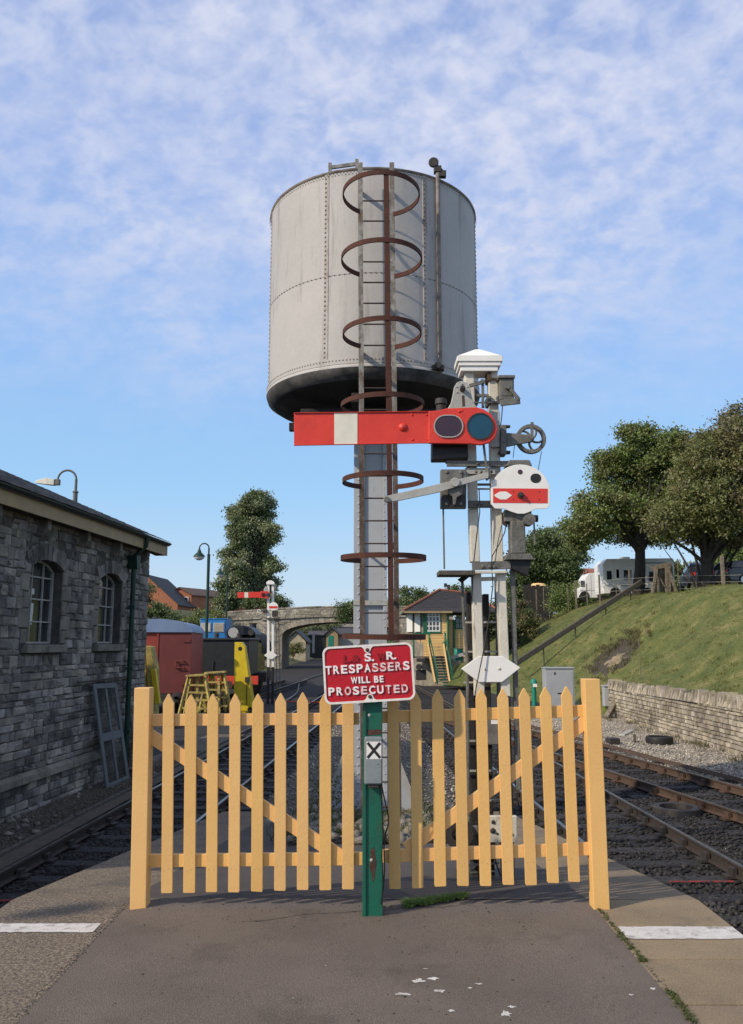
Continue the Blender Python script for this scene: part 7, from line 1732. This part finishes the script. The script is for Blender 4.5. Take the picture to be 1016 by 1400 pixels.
# left houses
def px_house(Y, gable, ridge_end, depth, label, wall_m='brick_red', roof_m='tile_brown', wins=()):
    (x0,e0),(xm,r),(x1,e1),yb = gable; A_,M_,B_ = at(x0,e0,Y),at(xm,r,Y),at(x1,e1,Y); zb = at(x0,yb,Y).z
    t = thing('house', ((A_.x+B_.x)/2, Y, zb), label, 'house', 'brick houses on the left hill')
    sh_ = Vector(ridge_end)*depth
    MB().prism([(A_.x,Y,zb),(B_.x,Y,zb),B_,M_,A_], sh_).build('wall', wall_m, t)
    for P, s in ((A_,-1),(B_,1)):
        d = (P-M_).normalized(); e = P+d*.35; up = Vector((0,0,.14)); o = -sh_.normalized()*.25
        MB().prism([M_+o+up*.2, e+o+up*.2, e+o+up, M_+o+up*1.2], sh_+sh_.normalized()*.5).build('roof', roof_m, t)
    for (wx0,wx1,wy0,wy1) in wins:
        p, q = at(wx0,wy1,Y), at(wx1,wy0,Y); w = MB().box((p.x,Y-.12,p.z),(q.x,Y-.002,q.z)).build('window', 'box_white', t); MB().box((p.x+.12,Y-.135,p.z+.12),(q.x-.12,Y-.121,q.z-.12)).build('pane', 'pane', w)
    return t
px_house(120, ((170,812),(200,786.5),(243,826),850), (.06,1,0), 10, 'brick house with a big blank gable wall, closest to the stone shed', roof_m='roof_dark', wins=())
px_house(128, ((230,812),(246,804),(262,813),850), (.4,.9,0), 9, 'middle brick house with a brown hipped roof and a balcony', wins=((238,243,818,831),(250,258,816,834)))
px_house(138, ((258,813),(270,808),(286,815),850), (.8,.6,0), 12, 'brick house with dark windows, second from the poplar', wins=((263,268,819,832),(275,281,820,832)))
px_house(150, ((285,817),(291,814.5),(299,817),850), (.6,.8,0), 5, 'plain salmon brick house end, nearest to the poplar')
tag(MB().box(at(267,838,118), at(290,833,118)+Vector((0,.3,0))).build('garden_fence', 'old_timber'), 'dark board fence in front of the brick houses', 'fence')
# greens on the left
tree(at(200,880,80), blobpx([(197,815,12,18),(205,838,16,14),(225,842,14,10),(195,850,16,14)], 80, 1.5), at(200,840,80), 'dark green tree between the stone shed and the brick houses', leafmat='leaf_dark', sub=12, leaves=120, leaf=.26, rs=.4, tr=.12)
tree(at(235,880,86), blobpx([(230,850,22,8),(250,852,14,9),(262,853,10,8),(240,860,22,12),(262,868,12,14),(285,843,20,7),(275,855,16,10)], 86, 2), at(240,855,86), 'rough green scrub on the slope below the brick houses', 'bush', 'leaf_green', sub=13, leaves=130, leaf=.26, rs=.45, tr=.08, mat2='leaf_olive', frac2=.3)
for k, (x, y, lb) in enumerate(((345,822,'at the right foot of the poplar'),(372,821,'furthest right along the parapet'))):
    tree(at(x,835,100), blobpx([(x,y,14,9),(x+12,y+4,10,7)], 100, 1), at(x,y+4,100), 'dark green shrub behind the bridge parapet, '+lb, 'bush', 'leaf_dark', sub=11, leaves=110, leaf=.28, rs=.45, tr=.08)
tree(at(342,840,112), blobpx([(350,686,15,11),(338,702,17,15),(360,710,12,16),(332,728,19,18),(356,735,16,18),(326,755,20,16),(350,762,20,18),(320,782,19,16),(352,788,20,16),(314,804,15,14),(340,812,24,12),(366,800,12,14),(376,776,8,9),(371,728,7,9),(322,700,6,8),(368,692,4,8),(308,825,12,8)], 112, 2), at(345,720,112), 'tall grey green poplar rising behind the stone bridge', leafmat='leaf_grey', sub=15, leaves=180, leaf=.36, rs=.55, tr=.5, limbs=18, mat2='leaf_dark', frac2=.22)
# trees behind the signal box
for (x, y, rx, ry, Y, lb, m) in ((566,822,20,17,95,'left of the signal box roof','leaf_dark'),(590,818,18,12,110,'just over the signal box ridge','leaf_green'),(556,840,14,18,92,'low behind the water tower ladder','leaf_grey'),(632,812,16,10,112,'right of the signal box chimney','leaf_dark')):
    tree(at(x,860,Y), blobpx([(x,y,rx,ry),(x-rx*.5,y+6,rx*.6,ry*.8),(x+rx*.6,y+5,rx*.6,ry*.7),(x,y+20,rx,14)], Y, 1.2), at(x,y+8,Y), 'far woodland tree '+lb, leafmat=m, sub=8, leaves=150, leaf=.3, rs=.5, tr=.15, group='woodland trees behind the signal box')
tree(at(665,870,80), blobpx([(660,842,22,20),(675,860,18,20),(690,830,16,26),(655,870,16,14)], 80, 2), at(665,850,80), 'dark woodland seen between the signal posts', leafmat='leaf_dark', sub=12, leaves=130, leaf=.26, rs=.45, tr=.12)
cs = np.stack([RNG.uniform(-150,260,900), RNG.uniform(300,420,900), RNG.uniform(-1,9,900)], 1)
leafy('distant_woodland', 'leaf_dark', cs, 34, (4,4,2.0), 1.9, kind='stuff')

# ================================================================== LAMPS
def swan_lamp(px, ytop, Y, side, label, rpx, head, zb, m='pipe_green', thick=.06):
    p = at(px, ytop, Y); s = (at(px+1,ytop,Y)-p).x; r_ = rpx*s; t = thing('street_lamp', (p.x, Y, zb), label, 'street lamp', 'swan neck yard lamps')
    b = MB(); b.tube([(p.x,Y,zb),(p.x,Y,p.z-r_*2.4)], thick*1.35, 10); b.tube([(p.x,Y,p.z-r_*2.4),(p.x,Y,p.z-r_)], thick*.8, 10)
    b.lathe([(thick*1.4,p.z-r_*2.5),(thick*1.9,p.z-r_*2.42),(thick*1.4,p.z-r_*2.3)], (p.x,Y,0), 12); b.build('pole', m, t, smooth=True)
    q = [Vector((p.x-side*0+ -r_+r_*math.cos(R(a)), Y, p.z-r_+r_*math.sin(R(a)))) for a in range(0,181,15)]
    if head == 'bell':
        q.append(q[-1]+Vector((0,0,-r_*.5))); MB().tube(q, thick*.6, 8).build('arm', m, t, smooth=True); e = q[-1]
        hd = MB().lathe([(.03,e.z+.12),(.08,e.z+.02),(.12,e.z-.1),(.30,e.z-.28),(.32,e.z-.33),(.0001,e.z-.33)], (e.x,Y,0), 20).build('shade', m, t, smooth=True)
        MB().lathe([(.28,e.z-.332),(.24,e.z-.44),(.1,e.z-.52),(.0001,e.z-.53)], (e.x,Y,0), 16).build('bowl', 'motor_white', hd, smooth=True)
    else:
        q.append(q[-1]+Vector((0,0,-r_*.35))); q.append(q[-1]+Vector((-.08,0,-.02))); MB().tube(q, thick*.62, 8).build('arm', m, t, smooth=True); e = q[-1]
        b = MB(); b.add([e+Vector(v) for v in ((.0,-.09,.10),(.0,.09,.10),(.0,.09,-.07),(.0,-.09,-.07),(-.22,-.1,.14),(-.22,.1,.14),(-.22,.09,-.05),(-.22,-.09,-.05),(-.55,-.05,.07),(-.55,.05,.07),(-.55,.05,.0),(-.55,-.05,.0))],
            [(0,1,2,3),(0,4,5,1),(1,5,6,2),(2,6,7,3),(3,7,4,0),(4,8,9,5),(5,9,10,6),(6,10,11,7),(7,11,8,4),(11,10,9,8)]); b.build('lantern', 'cream_white', t, bevel=.01)
        MB().box(e+Vector((-.0,-.07,-.06)), e+Vector((.14,.07,.11))).build('gear_box', 'signal_grey', t, bevel=.01)
swan_lamp(105, 643, 24, 1, 'grey swan neck lamp with a long white lantern above the shed roof', 12.5, 'flat', GZ, 'signal_grey', .05)
swan_lamp(286, 743, 45, 1, 'tall green swan neck lamp with a bell shade in front of the brick houses', 6.5, 'bell', GZ)
swan_lamp(311.5, 772, 62, 1, 'more distant swan neck lamp standing against the poplar tree', 5, 'bell', GZ, 'pipe_green', .05)
a = at(384,840,60)
